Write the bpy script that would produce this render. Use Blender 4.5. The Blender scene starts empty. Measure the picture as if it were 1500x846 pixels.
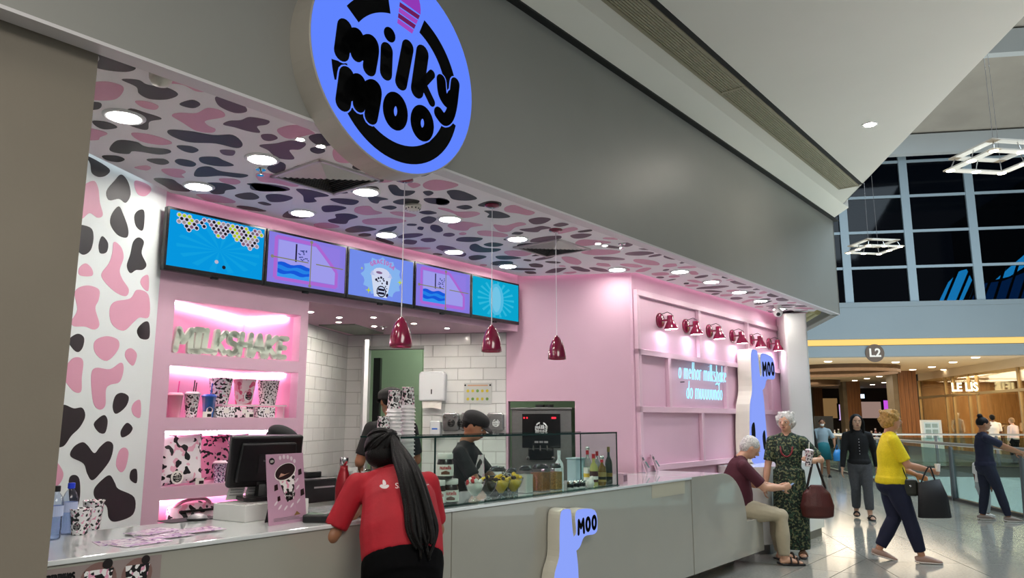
import bpy, bmesh, math, random
from mathutils import Vector, Matrix
random.seed(7)
sc = bpy.context.scene
PI = math.pi
# ---------------------------------------------------------------- camera, world, exposure
FPX, HY, CAMH = 1110.0, 615.5, 1.5          # focal length in pixels, horizon row, eye height
PITCH = math.atan((HY - 423.0) / FPX)
cam_d = bpy.data.cameras.new('camera'); cam = bpy.data.objects.new('camera', cam_d)
sc.collection.objects.link(cam)
cam_d.sensor_width = 36.0; cam_d.lens = FPX / 1500.0 * 36.0; cam_d.clip_start = 0.05; cam_d.clip_end = 300
cam.location = (0, 0, CAMH); cam.rotation_euler = (PI / 2 + PITCH, 0, 0)
sc.camera = cam
world = bpy.data.worlds.new('world'); sc.world = world; world.use_nodes = True
world.node_tree.nodes['Background'].inputs[0].default_value = (0.9, 0.95, 1.0, 1)
world.node_tree.nodes['Background'].inputs[1].default_value = 0.28
sc.view_settings.view_transform = 'Standard'; sc.view_settings.look = 'None'
sc.view_settings.exposure = 0.0; sc.view_settings.gamma = 1.0; sc.view_settings.use_curve_mapping = False
def area_light(name, loc, size, power, col=(1, 1, 1), rot=(0, 0, 0), size_y=None):
    l = bpy.data.lights.new(name, 'AREA'); l.energy = power; l.color = col; l.size = size
    if size_y: l.shape = 'RECTANGLE'; l.size_y = size_y
    o = bpy.data.objects.new(name, l); sc.collection.objects.link(o); o.location = loc; o.rotation_euler = rot
    return o
# atrium ceiling lighting (lamps high above the void) and the concourse lighting above and behind the viewer
area_light('atrium_light', (11.5, 12, 11.6), 7, 2300, (0.70, 0.86, 1.0), size_y=16)
area_light('concourse_light', (2.2, -1.2, 4.4), 3.0, 300, (1.0, 0.96, 0.89), size_y=4.0)
area_light('concourse_light', (-2.4, 0.6, 4.4), 1.6, 60, (1.0, 0.93, 0.82), size_y=1.6)
# ---------------------------------------------------------------- frames
AS = math.radians(90 - 38.7)                 # storefront frame: x along the shopfront, y into the shop
AM = math.radians(-9.0)                      # mall frame: x to the right, y away
ds = Vector((math.cos(AS), math.sin(AS), 0)); ns = Vector((-math.sin(AS), math.cos(AS), 0))
vm = Vector((math.cos(AM), math.sin(AM), 0)); um = Vector((-math.sin(AM), math.cos(AM), 0))
UP = Vector((0, 0, 1))
def W(s, t, z=0): return ds * s + ns * t + UP * z
def WM(v, u, z=0): return vm * v + um * u + UP * z
cp, sp_ = math.cos(PITCH), math.sin(PITCH)
def ray(x, y):
    a = (x - 750) / FPX; b = (423 - y) / FPX
    return Vector((a, cp - b * sp_, sp_ + b * cp))
EYE = Vector((0, 0, CAMH))
def pz(x, y, z): r = ray(x, y); return EYE + r * ((z - CAMH) / r.z)
def pn(x, y, nrm, k): r = ray(x, y); return EYE + r * (k / r.dot(nrm))
def pt(x, y, t): return pn(x, y, ns, t)
def pu(x, y, u): return pn(x, y, um, u)
def pv(x, y, v): return pn(x, y, vm, v)
def st(P): return (P.dot(ds), P.dot(ns), P.z)
def vu(P): return (P.dot(vm), P.dot(um), P.z)
def S_z(x, y, z): return st(pz(x, y, z))
def S_t(x, y, t): return st(pt(x, y, t))
# ---------------------------------------------------------------- materials
def lin(c):
    if isinstance(c, str):
        c = tuple(int(c[i:i + 2], 16) / 255 for i in (0, 2, 4))
        c = tuple(x / 12.92 if x <= 0.04045 else ((x + 0.055) / 1.055) ** 2.4 for x in c)
    return (c[0], c[1], c[2], 1.0)
MATS = {}
def M(name, col='808080', rough=0.5, metal=0.0, emit=0.0, ecol=None, var=0.0, vs=6.0, bump=0.0, bs=60.0, spec=0.5, coat=0.0, trans=0.0, rand=0.0, sub=0.0):
    if name in MATS: return MATS[name]
    m = bpy.data.materials.new(name); m.use_nodes = True; nt = m.node_tree; b = nt.nodes['Principled BSDF']
    c = lin(col)
    b.inputs['Base Color'].default_value = c; b.inputs['Roughness'].default_value = rough
    b.inputs['Metallic'].default_value = metal; b.inputs['Specular IOR Level'].default_value = spec
    b.inputs['Coat Weight'].default_value = coat; b.inputs['Transmission Weight'].default_value = trans
    if emit:
        b.inputs['Emission Color'].default_value = lin(ecol or col); b.inputs['Emission Strength'].default_value = emit
    tc = nt.nodes.new('ShaderNodeTexCoord')
    if var or rand:
        n = nt.nodes.new('ShaderNodeTexNoise'); n.inputs['Scale'].default_value = vs; n.inputs['Detail'].default_value = 5
        nt.links.new(tc.outputs['Object'], n.inputs['Vector'])
        r = nt.nodes.new('ShaderNodeMapRange'); r.inputs['From Min'].default_value = 0.3; r.inputs['From Max'].default_value = 0.7
        r.inputs['To Min'].default_value = 1 - var; r.inputs['To Max'].default_value = 1 + var
        nt.links.new(n.outputs['Fac'], r.inputs['Value'])
        hs = nt.nodes.new('ShaderNodeHueSaturation'); hs.inputs['Color'].default_value = c
        if rand:
            oi = nt.nodes.new('ShaderNodeObjectInfo'); mr = nt.nodes.new('ShaderNodeMapRange')
            mr.inputs['To Min'].default_value = 1 - rand; mr.inputs['To Max'].default_value = 1 + rand
            nt.links.new(oi.outputs['Random'], mr.inputs['Value'])
            mu = nt.nodes.new('ShaderNodeMath'); mu.operation = 'MULTIPLY'
            nt.links.new(r.outputs[0], mu.inputs[0]); nt.links.new(mr.outputs[0], mu.inputs[1]); nt.links.new(mu.outputs[0], hs.inputs['Value'])
        else: nt.links.new(r.outputs[0], hs.inputs['Value'])
        nt.links.new(hs.outputs[0], b.inputs['Base Color'])
    if bump:
        n2 = nt.nodes.new('ShaderNodeTexNoise'); n2.inputs['Scale'].default_value = bs; n2.inputs['Detail'].default_value = 4
        nt.links.new(tc.outputs['Object'], n2.inputs['Vector'])
        bp = nt.nodes.new('ShaderNodeBump'); bp.inputs['Strength'].default_value = bump; bp.inputs['Distance'].default_value = 0.01
        nt.links.new(n2.outputs['Fac'], bp.inputs['Height']); nt.links.new(bp.outputs[0], b.inputs['Normal'])
    MATS[name] = m; return m
def E(name, col, s=1.0):                     # something that gives off light
    if name in MATS: return MATS[name]
    m = bpy.data.materials.new(name); m.use_nodes = True; nt = m.node_tree; nt.nodes.remove(nt.nodes['Principled BSDF'])
    e = nt.nodes.new('ShaderNodeEmission'); e.inputs[0].default_value = lin(col); e.inputs[1].default_value = s
    nt.links.new(e.outputs[0], nt.nodes['Material Output'].inputs[0]); MATS[name] = m; return m
def GLASS(name, tint='e8f4f0', refl=0.08, rough=0.02, rmax=0.6):
    if name in MATS: return MATS[name]
    m = bpy.data.materials.new(name); m.use_nodes = True; nt = m.node_tree; nt.nodes.remove(nt.nodes['Principled BSDF'])
    t = nt.nodes.new('ShaderNodeBsdfTransparent'); t.inputs[0].default_value = lin(tint)
    g = nt.nodes.new('ShaderNodeBsdfGlossy'); g.inputs['Roughness'].default_value = rough
    lw = nt.nodes.new('ShaderNodeLayerWeight'); lw.inputs[0].default_value = 0.12
    mr = nt.nodes.new('ShaderNodeMapRange'); mr.inputs['To Min'].default_value = refl; mr.inputs['To Max'].default_value = rmax
    nt.links.new(lw.outputs['Fresnel'], mr.inputs['Value'])
    mx = nt.nodes.new('ShaderNodeMixShader'); nt.links.new(mr.outputs[0], mx.inputs[0])
    nt.links.new(t.outputs[0], mx.inputs[1]); nt.links.new(g.outputs[0], mx.inputs[2])
    nt.links.new(mx.outputs[0], nt.nodes['Material Output'].inputs[0]); MATS[name] = m; return m
def COW(name, base='f2efee', s1='141214', s2='e7a3bd', scale=28.0, th1=0.57, th2=0.62, rough=0.4):
    # printed cow patches: two thresholded noises over a base colour
    if name in MATS: return MATS[name]
    m = M(name, base, rough); nt = m.node_tree; b = nt.nodes['Principled BSDF']
    tc = nt.nodes.new('ShaderNodeTexCoord'); prev = None
    for k, (col, th) in enumerate(((s2, th2), (s1, th1))):
        mp = nt.nodes.new('ShaderNodeMapping'); mp.inputs['Location'].default_value = (3.7 * k, 1.3 * k, 5.1 * k)
        nt.links.new(tc.outputs['Object'], mp.inputs[0])
        n = nt.nodes.new('ShaderNodeTexNoise'); n.inputs['Scale'].default_value = scale; n.inputs['Detail'].default_value = 0.5
        nt.links.new(mp.outputs[0], n.inputs['Vector'])
        g = nt.nodes.new('ShaderNodeMath'); g.operation = 'GREATER_THAN'; g.inputs[1].default_value = th
        nt.links.new(n.outputs['Fac'], g.inputs[0])
        mx = nt.nodes.new('ShaderNodeMix'); mx.data_type = 'RGBA'
        nt.links.new(g.outputs[0], mx.inputs[0])
        if prev: nt.links.new(prev, mx.inputs[6])
        else: mx.inputs[6].default_value = lin(base)
        mx.inputs[7].default_value = lin(col); prev = mx.outputs[2]
    nt.links.new(prev, b.inputs['Base Color']); return m
def WOOD(name, c1, c2, scale=3.0, rough=0.45, axis=(12, 12, 0.6)):
    if name in MATS: return MATS[name]
    m = M(name, c1, rough); nt = m.node_tree; b = nt.nodes['Principled BSDF']
    tc = nt.nodes.new('ShaderNodeTexCoord'); mp = nt.nodes.new('ShaderNodeMapping'); mp.inputs['Scale'].default_value = axis
    n = nt.nodes.new('ShaderNodeTexNoise'); n.inputs['Scale'].default_value = scale; n.inputs['Detail'].default_value = 6
    cr = nt.nodes.new('ShaderNodeValToRGB'); cr.color_ramp.elements[0].color = lin(c1); cr.color_ramp.elements[1].color = lin(c2)
    cr.color_ramp.elements[0].position = 0.35; cr.color_ramp.elements[1].position = 0.65
    nt.links.new(tc.outputs['Object'], mp.inputs[0]); nt.links.new(mp.outputs[0], n.inputs['Vector'])
    nt.links.new(n.outputs['Fac'], cr.inputs[0]); nt.links.new(cr.outputs[0], b.inputs['Base Color']); return m
# ---------------------------------------------------------------- mesh builder
def catmull(pts, n=5, closed=True):
    out = []; L = len(pts)
    rng = range(L) if closed else range(L - 1)
    for i in rng:
        if closed: p0, p1, p2, p3 = (pts[(i + k - 1) % L] for k in range(4))
        else: p0, p1, p2, p3 = pts[max(i - 1, 0)], pts[i], pts[i + 1], pts[min(i + 2, L - 1)]
        for k in range(n):
            t = k / n
            out.append(tuple(0.5 * (2 * b + (c - a) * t + (2 * a - 5 * b + 4 * c - d) * t * t + (3 * b - a - 3 * c + d) * t ** 3)
                             for a, b, c, d in zip(p0, p1, p2, p3)))
    if not closed: out.append(tuple(pts[-1]))
    return out
class MB:
    def __init__(s): s.v = []; s.f = []; s.m = []; s.mi = 0
    def add(s, vs, fs):
        o = len(s.v); s.v += [tuple(p) for p in vs]
        for f in fs: s.f.append(tuple(i + o for i in f)); s.m.append(s.mi)
        return s
    def box(s, x0, x1, y0, y1, z0, z1):
        return s.add([(x0, y0, z0), (x1, y0, z0), (x1, y1, z0), (x0, y1, z0), (x0, y0, z1), (x1, y0, z1), (x1, y1, z1), (x0, y1, z1)],
                     [(0, 3, 2, 1), (4, 5, 6, 7), (0, 1, 5, 4), (1, 2, 6, 5), (2, 3, 7, 6), (3, 0, 4, 7)])
    def obox(s, c, ax, ay, az, hx, hy, hz):
        c, ax, ay, az = Vector(c), Vector(ax), Vector(ay), Vector(az)
        vs = [c + ax * hx * i + ay * hy * j + az * hz * k for k in (-1, 1) for j in (-1, 1) for i in (-1, 1)]
        return s.add(vs, [(0, 2, 3, 1), (4, 5, 7, 6), (0, 1, 5, 4), (1, 3, 7, 5), (3, 2, 6, 7), (2, 0, 4, 6)])
    def poly(s, pts): return s.add(pts, [tuple(range(len(pts)))])
    def prism(s, pts, a, b, plane='xy'):
        # pts 2D outline, extruded from a to b along the remaining axis
        f = {'xy': lambda p, h: (p[0], p[1], h), 'xz': lambda p, h: (p[0], h, p[1]), 'yz': lambda p, h: (h, p[0], p[1])}[plane]
        n = len(pts)
        return s.add([f(p, a) for p in pts] + [f(p, b) for p in pts],
                     [tuple(range(n - 1, -1, -1)), tuple(range(n, 2 * n))] + [(i, (i + 1) % n, n + (i + 1) % n, n + i) for i in range(n)])
    def lathe(s, prof, n=24, c=(0, 0, 0), axis=None, cap=True):
        c = Vector(c); z = Vector(axis).normalized() if axis else UP
        x = z.orthogonal().normalized() if axis else Vector((1, 0, 0)); y = z.cross(x)
        vs = []; fs = []; k = len(prof)
        for r, h in prof:
            for i in range(n):
                a = 2 * PI * i / n; vs.append(c + z * h + x * (r * math.cos(a)) + y * (r * math.sin(a)))
        for j in range(k - 1):
            for i in range(n): fs.append((j * n + i, j * n + (i + 1) % n, (j + 1) * n + (i + 1) % n, (j + 1) * n + i))
        if cap:
            if prof[0][0] > 1e-5: fs.append(tuple(range(n - 1, -1, -1)))
            if prof[-1][0] > 1e-5: fs.append(tuple(range((k - 1) * n, k * n)))
        return s.add(vs, fs)
    def cyl(s, p0, p1, r0, r1=None, n=12):
        p0, p1 = Vector(p0), Vector(p1); r1 = r0 if r1 is None else r1
        return s.lathe([(r0, 0), (r1, (p1 - p0).length)], n, p0, (p1 - p0))
    def ell(s, c, r, n=14, m=9, rot=None):
        c = Vector(c); vs = []; fs = []
        for j in range(m + 1):
            th = PI * j / m
            for i in range(n):
                a = 2 * PI * i / n
                p = Vector((r[0] * math.sin(th) * math.cos(a), r[1] * math.sin(th) * math.sin(a), r[2] * math.cos(th)))
                if rot: p = rot @ p
                vs.append(c + p)
        for j in range(m):
            for i in range(n): fs.append((j * n + i, (j + 1) * n + i, (j + 1) * n + (i + 1) % n, j * n + (i + 1) % n))
        return s.add(vs, fs)
    def tube(s, pts, r, n=8, side=None, caps=True, closed=False):
        # swept tube; r may be a number, a list, or a list of (rx, ry) with rx along 'side'
        pts = [Vector(p) for p in pts]; L = len(pts)
        rs = [r] * L if not isinstance(r, (list, tuple)) else list(r)
        rs = [(q, q) if not isinstance(q, (list, tuple)) else q for q in rs]
        vs = []; fs = []; ref = Vector(side) if side else None; prevx = None
        for i, p in enumerate(pts):
            if closed: t = pts[(i + 1) % L] - pts[i - 1]
            else: t = pts[min(i + 1, L - 1)] - pts[max(i - 1, 0)]
            t = t.normalized() if t.length > 1e-9 else UP
            x = ref if ref else (prevx if prevx else t.orthogonal())
            x = x - t * x.dot(t)
            x = x.normalized() if x.length > 1e-6 else t.orthogonal().normalized()
            y = t.cross(x); prevx = x
            for k in range(n):
                a = 2 * PI * k / n; vs.append(p + x * (rs[i][0] * math.cos(a)) + y * (rs[i][1] * math.sin(a)))
        for j in range(L if closed else L - 1):
            for k in range(n): fs.append((j * n + k, j * n + (k + 1) % n, ((j + 1) % L) * n + (k + 1) % n, ((j + 1) % L) * n + k))
        if caps and not closed: fs += [tuple(range(n - 1, -1, -1)), tuple(range((L - 1) * n, L * n))]
        return s.add(vs, fs)
    def stroke(s, pts, r, fmap, n=14):
        # flat round-ended brush stroke in 2D, mapped to the surface by fmap(x, y)
        pts = [Vector((p[0], p[1])) for p in pts]
        rs = r if isinstance(r, (list, tuple)) else [r] * len(pts)
        for p, q in zip(pts, rs):
            s.poly([fmap(p.x + q * math.cos(2 * PI * k / n), p.y + q * math.sin(2 * PI * k / n)) for k in range(n)])
        for a, b, q0, q1 in zip(pts, pts[1:], rs, rs[1:]):
            d = (b - a)
            if d.length < 1e-7: continue
            d.normalize(); e = Vector((-d.y, d.x))
            c4 = [a + e * q0, a - e * q0, b - e * q1, b + e * q1]
            s.poly([fmap(c.x, c.y) for c in c4])
        return s
    def build(s, name, mat, parent=None, loc=None, rz=None, smooth=False, bevel=0.0, seg=2, kind=None):
        me = bpy.data.meshes.new(name); me.from_pydata(s.v, [], s.f); 
        mats = mat if isinstance(mat, (list, tuple)) else [mat]
        for q in mats: me.materials.append(q)
        if len(mats) > 1: me.polygons.foreach_set('material_index', s.m)
        if smooth: me.polygons.foreach_set('use_smooth', [True] * len(me.polygons))
        me.update()
        bm = bmesh.new(); bm.from_mesh(me); bmesh.ops.recalc_face_normals(bm, faces=bm.faces); bm.to_mesh(me); bm.free()
        return link(name, me, parent, loc, rz, bevel, seg, kind, smooth)
def link(name, me, parent=None, loc=None, rz=None, bevel=0.0, seg=2, kind=None, smooth=False):
    o = bpy.data.objects.new(name, me); sc.collection.objects.link(o)
    if parent is not None: o.parent = parent
    if loc is not None: o.location = loc
    if rz is not None: o.rotation_euler = (0, 0, rz)
    if bevel:
        b = o.modifiers.new('bevel', 'BEVEL'); b.width = bevel; b.segments = seg; b.limit_method = 'ANGLE'
    if smooth and bevel == 0:
        pass
    if kind: o['kind'] = kind
    return o
def thing(name, label, cat, loc=(0, 0, 0), rz=0.0, group=None):
    o = bpy.data.objects.new(name, None); sc.collection.objects.link(o); o.empty_display_size = 0.05
    o.location = loc; o.rotation_euler = (0, 0, rz); tag(o, label, cat, group); return o
def tag(o, label, cat, group=None):
    o['label'] = label; o['category'] = cat
    if group: o['group'] = group
    return o
def copy_tree(o, parent=None):
    c = o.copy(); sc.collection.objects.link(c)
    if parent is not None: c.parent = parent
    for ch in o.children: copy_tree(ch, c)
    return c
def struct(o): o['kind'] = 'structure'; return o
def ssmooth(o, ang=40):                       # smooth shading with sharp edges kept
    me = o.data
    me.polygons.foreach_set('use_smooth', [True] * len(me.polygons))
    bm = bmesh.new(); bm.from_mesh(me)
    for e in bm.edges:
        if len(e.link_faces) == 2 and e.calc_face_angle(0) > math.radians(ang): e.smooth = False
    bm.to_mesh(me); bm.free(); return o
def text_mesh(txt, size, extrude=0.0, offset=0.0, space=1.0):
    c = bpy.data.curves.new('txt', 'FONT'); c.body = txt; c.size = size; c.extrude = extrude; c.offset = offset
    c.space_character = space; c.align_x = 'CENTER'; c.align_y = 'CENTER'; c.resolution_u = 3
    o = bpy.data.objects.new('txt', c); sc.collection.objects.link(o)
    me = bpy.data.meshes.new_from_object(o.evaluated_get(bpy.context.evaluated_depsgraph_get()))
    bpy.data.objects.remove(o); bpy.data.curves.remove(c); return me
def text_part(name, txt, size, mat, parent, loc, rot=(PI / 2, 0, 0), extrude=0.0, offset=0.0, space=1.0, sx=1.0):
    me = text_mesh(txt, size, extrude, offset, space); me.materials.clear(); me.materials.append(mat)
    o = link(name, me, parent, loc); o.rotation_euler = rot; o.scale = (sx, 1, 1); return o
# ================================================================ the setting
m_grey = M('fascia_paint', '959590', 0.42, var=0.03, vs=1.5)
m_wall = M('mall_wall_paint', '8a8173', 0.6, var=0.05, vs=2.0, bump=0.05)
m_ceil = M('mall_ceiling_paint', 'efebe2', 0.7, var=0.02, vs=1.0)
m_pink = M('pink_paint', 'dcb4c8', 0.5, var=0.03, vs=1.5)
m_pink2 = M('pink_lacquer', 'e0bccd', 0.4, var=0.02, vs=1.5)
m_white = M('white_lacquer', 'e6e6e2', 0.18, var=0.02, vs=2, coat=0.3)
m_counter = M('counter_lacquer', 'a8a69b', 0.16, var=0.04, vs=1.2, coat=0.4)
m_top = M('counter_top_stone', 'dfe3e3', 0.05, var=0.03, vs=3, coat=0.6)
m_print_white = M('wallpaper_white', 'faf7f9', 0.55, var=0.02, vs=1.0)
m_print_wall = M('wallpaper_cool_white', 'e6eeee', 0.5, var=0.02, vs=1.0)
m_black_print = M('print_black', '1c191d', 0.5)
m_pink_print = M('print_pink', 'dca0b8', 0.5)
m_tile = M('white_wall_tile', 'e9eae8', 0.12, var=0.03, vs=3, rand=0.03)
m_grout = M('grout', 'b9bab8', 0.8)
m_steel = M('brushed_steel', '8f8f8e', 0.35, 0.9, var=0.05, vs=30)
m_chrome = M('chrome', 'cfcfcf', 0.15, 1.0)
m_dark = M('dark_plastic', '101012', 0.4)
m_black = M('matte_black', '0a0a0b', 0.6)
m_alu = M('aluminium_trim', 'b9b4b8', 0.35, 0.6)
m_tileg = M('granite_tile', '96958c', 0.12, var=0.14, vs=40, rand=0.05, spec=0.5)
m_joint = M('tile_joint', '4a4944', 0.8)
ZC = 3.02                                     # shop ceiling height
TV_T = 4.97                                   # rear panel plane
def sframe(mb, name, mat, **k): return struct(mb.build(name, mat, rz=AS, **k))
def mframe(mb, name, mat, **k): return struct(mb.build(name, mat, rz=AM, **k))
# ---- floor: sub-floor with a void to the right, tiles on it
mb = MB()
mb.box(-9, 6.15, -4, 60, -0.30, -0.012)
mb.box(6.15, 13.2, 27.2, 60, -0.30, -0.012)
mb.box(13.2, 22, -2, 60, -0.30, -0.012)
floor = mframe(mb, 'floor', m_joint)
floor['label'] = 'polished beige granite concourse floor'
def clip(poly, n, k):                         # keep the side n.p <= k
    out = []
    for i, p in enumerate(poly):
        q = poly[(i + 1) % len(poly)]; a = n[0] * p[0] + n[1] * p[1] - k; b = n[0] * q[0] + n[1] * q[1] - k
        if a <= 0: out.append(p)
        if (a < 0 < b) or (b < 0 < a): r = a / (a - b); out.append((p[0] + (q[0] - p[0]) * r, p[1] + (q[1] - p[1]) * r))
    return out
def tile(poly):
    if len(poly) < 3: return
    cx = sum(p[0] for p in poly) / len(poly); cy = sum(p[1] for p in poly) / len(poly)
    mb = MB(); mb.prism([(p[0] - cx, p[1] - cy) for p in poly], -0.012, 0.0)
    o = mb.build('floor_tile', m_tileg, floor, (cx, cy, 0))
g = 0.004
def rect(x0, x1, y0, y1): return [(x0 + g, y0 + g), (x1 - g, y0 + g), (x1 - g, y1 - g), (x0 + g, y1 - g)]
# mall-frame tiles right of the border line
vs_ = [2.5, 3.4, 4.3, 5.2, 6.15]
us_ = [5.5 + 0.9 * k for k in range(28)]
for a, b in zip(vs_, vs_[1:]):
    for c, d in zip(us_, us_[1:]): tile(rect(a, b, c, d))
# storefront-frame tiles left of it (given in mall-frame coordinates, floor object is in the mall frame)
cs, sn = math.cos(AS - AM), math.sin(AS - AM)
def s2m(p): return (cs * p[0] - sn * p[1], sn * p[0] + cs * p[1])
ts_ = [-1.1, -0.2, 0.7, 1.55, 2.42, 2.80, 3.66]
ss_ = [2.0 + 0.9 * k for k in range(12)]
for a, b in zip(ts_, ts_[1:]):
    for c, d in zip(ss_, ss_[1:]):
        tile(clip([s2m(p) for p in rect(c, d, a, b)], (1, 0), 2.5 - g))
# ---- shop floor inside, slightly raised look is not needed
mb = MB(); mb.box(6.4, 12.5, 27.4, 60, -0.012, 0.0)
o = mb.build('walkway_slab', m_tileg, floor)
mb = MB(); mb.box(-9, 6.15, 30.7, 60, -0.012, 0.0); mb.build('walkway_slab', m_tileg, floor)
mb = MB(); mb.box(13.2, 22, -2, 60, -0.012, 0.0); mb.build('walkway_slab', m_tileg, floor)
# lower level seen through the rail glass
m_low = M('lower_floor_stone', 'b9c4c4', 0.2, var=0.08, vs=1.0)
mb = MB(); mb.box(2, 20, -4, 40, -5.2, -5.0); lf = mframe(mb, 'floor_lower', m_low)
mb = MB(); mb.box(6.15, 6.2, -4, 27.2, -0.6, -0.01); mframe(mb, 'trim_1', m_white)
# ---- left wall (beige pier) and the grey fascia
mb = MB(); mb.box(-5, 1.215, 3.17, 3.62, 0, 3.0); wl = sframe(mb, 'wall_left', m_wall)
mb = MB()
mb.prism([(3.06, 3.0), (3.06, 4.375), (3.5, 4.375), (3.5, 3.06), (3.15, 3.06), (3.15, 3.0)], -5, 11.32, 'yz')
fas = sframe(mb, 'wall_fascia', m_grey)
mb = MB(); mb.box(-2, 11.30, 3.055, 3.15, 2.985, 3.0); sframe(mb, 'trim_2', M('lip_white', 'd9d6d8', .35))          # aluminium lip
mb = MB(); mb.box(-2, 10.9, 3.137, 3.155, 2.99, 3.02); sframe(mb, 'trim_3', M('shutter_slot', 'd9c3cd', 0.5))
# return of the fascia along the mall direction
c0 = W(11.32, 3.06); v0, u0, _ = vu(c0)
mb = MB(); mb.box(v0 - 0.10, v0, u0 - 0.02, u0 + 4.5, 3.0, 4.375); mframe(mb, 'wall_fascia_return', m_grey)
mb = MB(); mb.box(v0 - 0.13, v0 - 0.02, u0 - 0.05, u0 + 4.4, 2.985, 3.0); mframe(mb, 'trim_4', m_alu)
# shop ceiling: outline in storefront coordinates
def cs_t(v, t): return (v + 0.8686 * t) / 0.4955
e1 = S_z(1185, 453, ZC); e2 = S_z(1158, 470, ZC)
CEIL = [(-0.7, 3.155), (cs_t(-3.06, 4.90), 4.90), (6.29, 4.90), (6.87, 3.84), (e2[0], 3.84), (e1[0], 3.155)]
mb = MB(); mb.prism(CEIL, ZC, ZC + 0.03); ceil_shop = sframe(mb, 'ceiling_shop', m_print_white)
mb = MB(); mb.prism([(-1.5, 3.2), (11.0, 3.2), (12.3, 4.4), (12.3, 9), (-1.5, 9)], ZC + 0.12, ZC + 0.16); sframe(mb, 'ceiling_plenum', m_pink2)
# shutter housing at the right end of the shop ceiling
hs = thing('shutter_track', 'cream roller shutter guide bars above the white pier', 'shutter', (0, 0, 0), AS)
m_cream = M('cream_bar', 'd8cf9e', 0.4)
for k, (pa, pb) in enumerate((((1190, 459), (1160, 476)), ((1198, 461), (1166, 480)))):
    a = S_z(*pa, 2.99); b = S_z(*pb, 2.99)
    mb = MB(); mb.cyl((a[0], a[1], 3.04), (b[0], b[1], 3.04), 0.05, n=12); mb.build('guide_bar', m_cream, hs)
# ---- mall ceiling with sloped edge to the fascia
mb = MB()
pts = [(-9, -6), (2.98, -6), (2.98, 11.62), (2.9, 11.66)]
mb.prism([(-9.0, -6.0), (2.98, -6.0), (2.98, vu(W(11.5, 2.80))[1]), vu(W(11.2, 2.80))[:2], vu(W(-6, 2.80))[:2]], 4.5, 4.62)
cm = mframe(mb, 'ceiling_mall', m_ceil)
mb = MB(); mb.prism([(2.80, 4.5), (2.80, 4.6), (3.1, 4.6), (3.1, 4.39), (3.0, 4.39)], -5, 11.2, 'yz'); sframe(mb, 'trim_5', m_ceil)
mb = MB(); mb.box(-5, 11.4, 3.0, 3.3, 4.374, 4.392); sframe(mb, 'trim_shadow_gap', m_black)  # black strip standing in for the shadow gap above the fascia
mb = MB(); mb.box(2.97, 2.99, -6, 11.4, 4.505, 5.4); mframe(mb, 'trim_7', m_ceil)
# ---- slot air diffuser in the mall ceiling
sd = thing('slot_diffuser', 'long slotted air grille recessed in the mall ceiling', 'air vent', W(0, 0, 4.5), AS)
mb = MB(); mb.box(3.6, 10.15, 2.34, 2.39, -0.004, 0.03); mb.build('slot_gap', m_black, sd)
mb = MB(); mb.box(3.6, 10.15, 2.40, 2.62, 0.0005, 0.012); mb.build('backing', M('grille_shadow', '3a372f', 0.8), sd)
me_b = MB()
for k in range(9): me_b.box(3.6, 10.15, 2.405 + k * 0.0235, 2.416 + k * 0.0235, -0.012, 0.0)
gs = me_b.build('grille_slats', M('grille_metal', 'a49b84', 0.5, 0.2), sd, kind='stuff')
mb = MB(); mb.box(3.6, 10.17, 2.615, 2.645, -0.014, 0.0).box(3.6, 10.17, 2.388, 2.404, -0.014, 0.0).box(10.14, 10.17, 2.388, 2.645, -0.014, 0).box(6.36, 6.40, 2.388, 2.645, -0.015, 0)
mb.build('frame', MATS['grille_metal'], sd)
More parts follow.
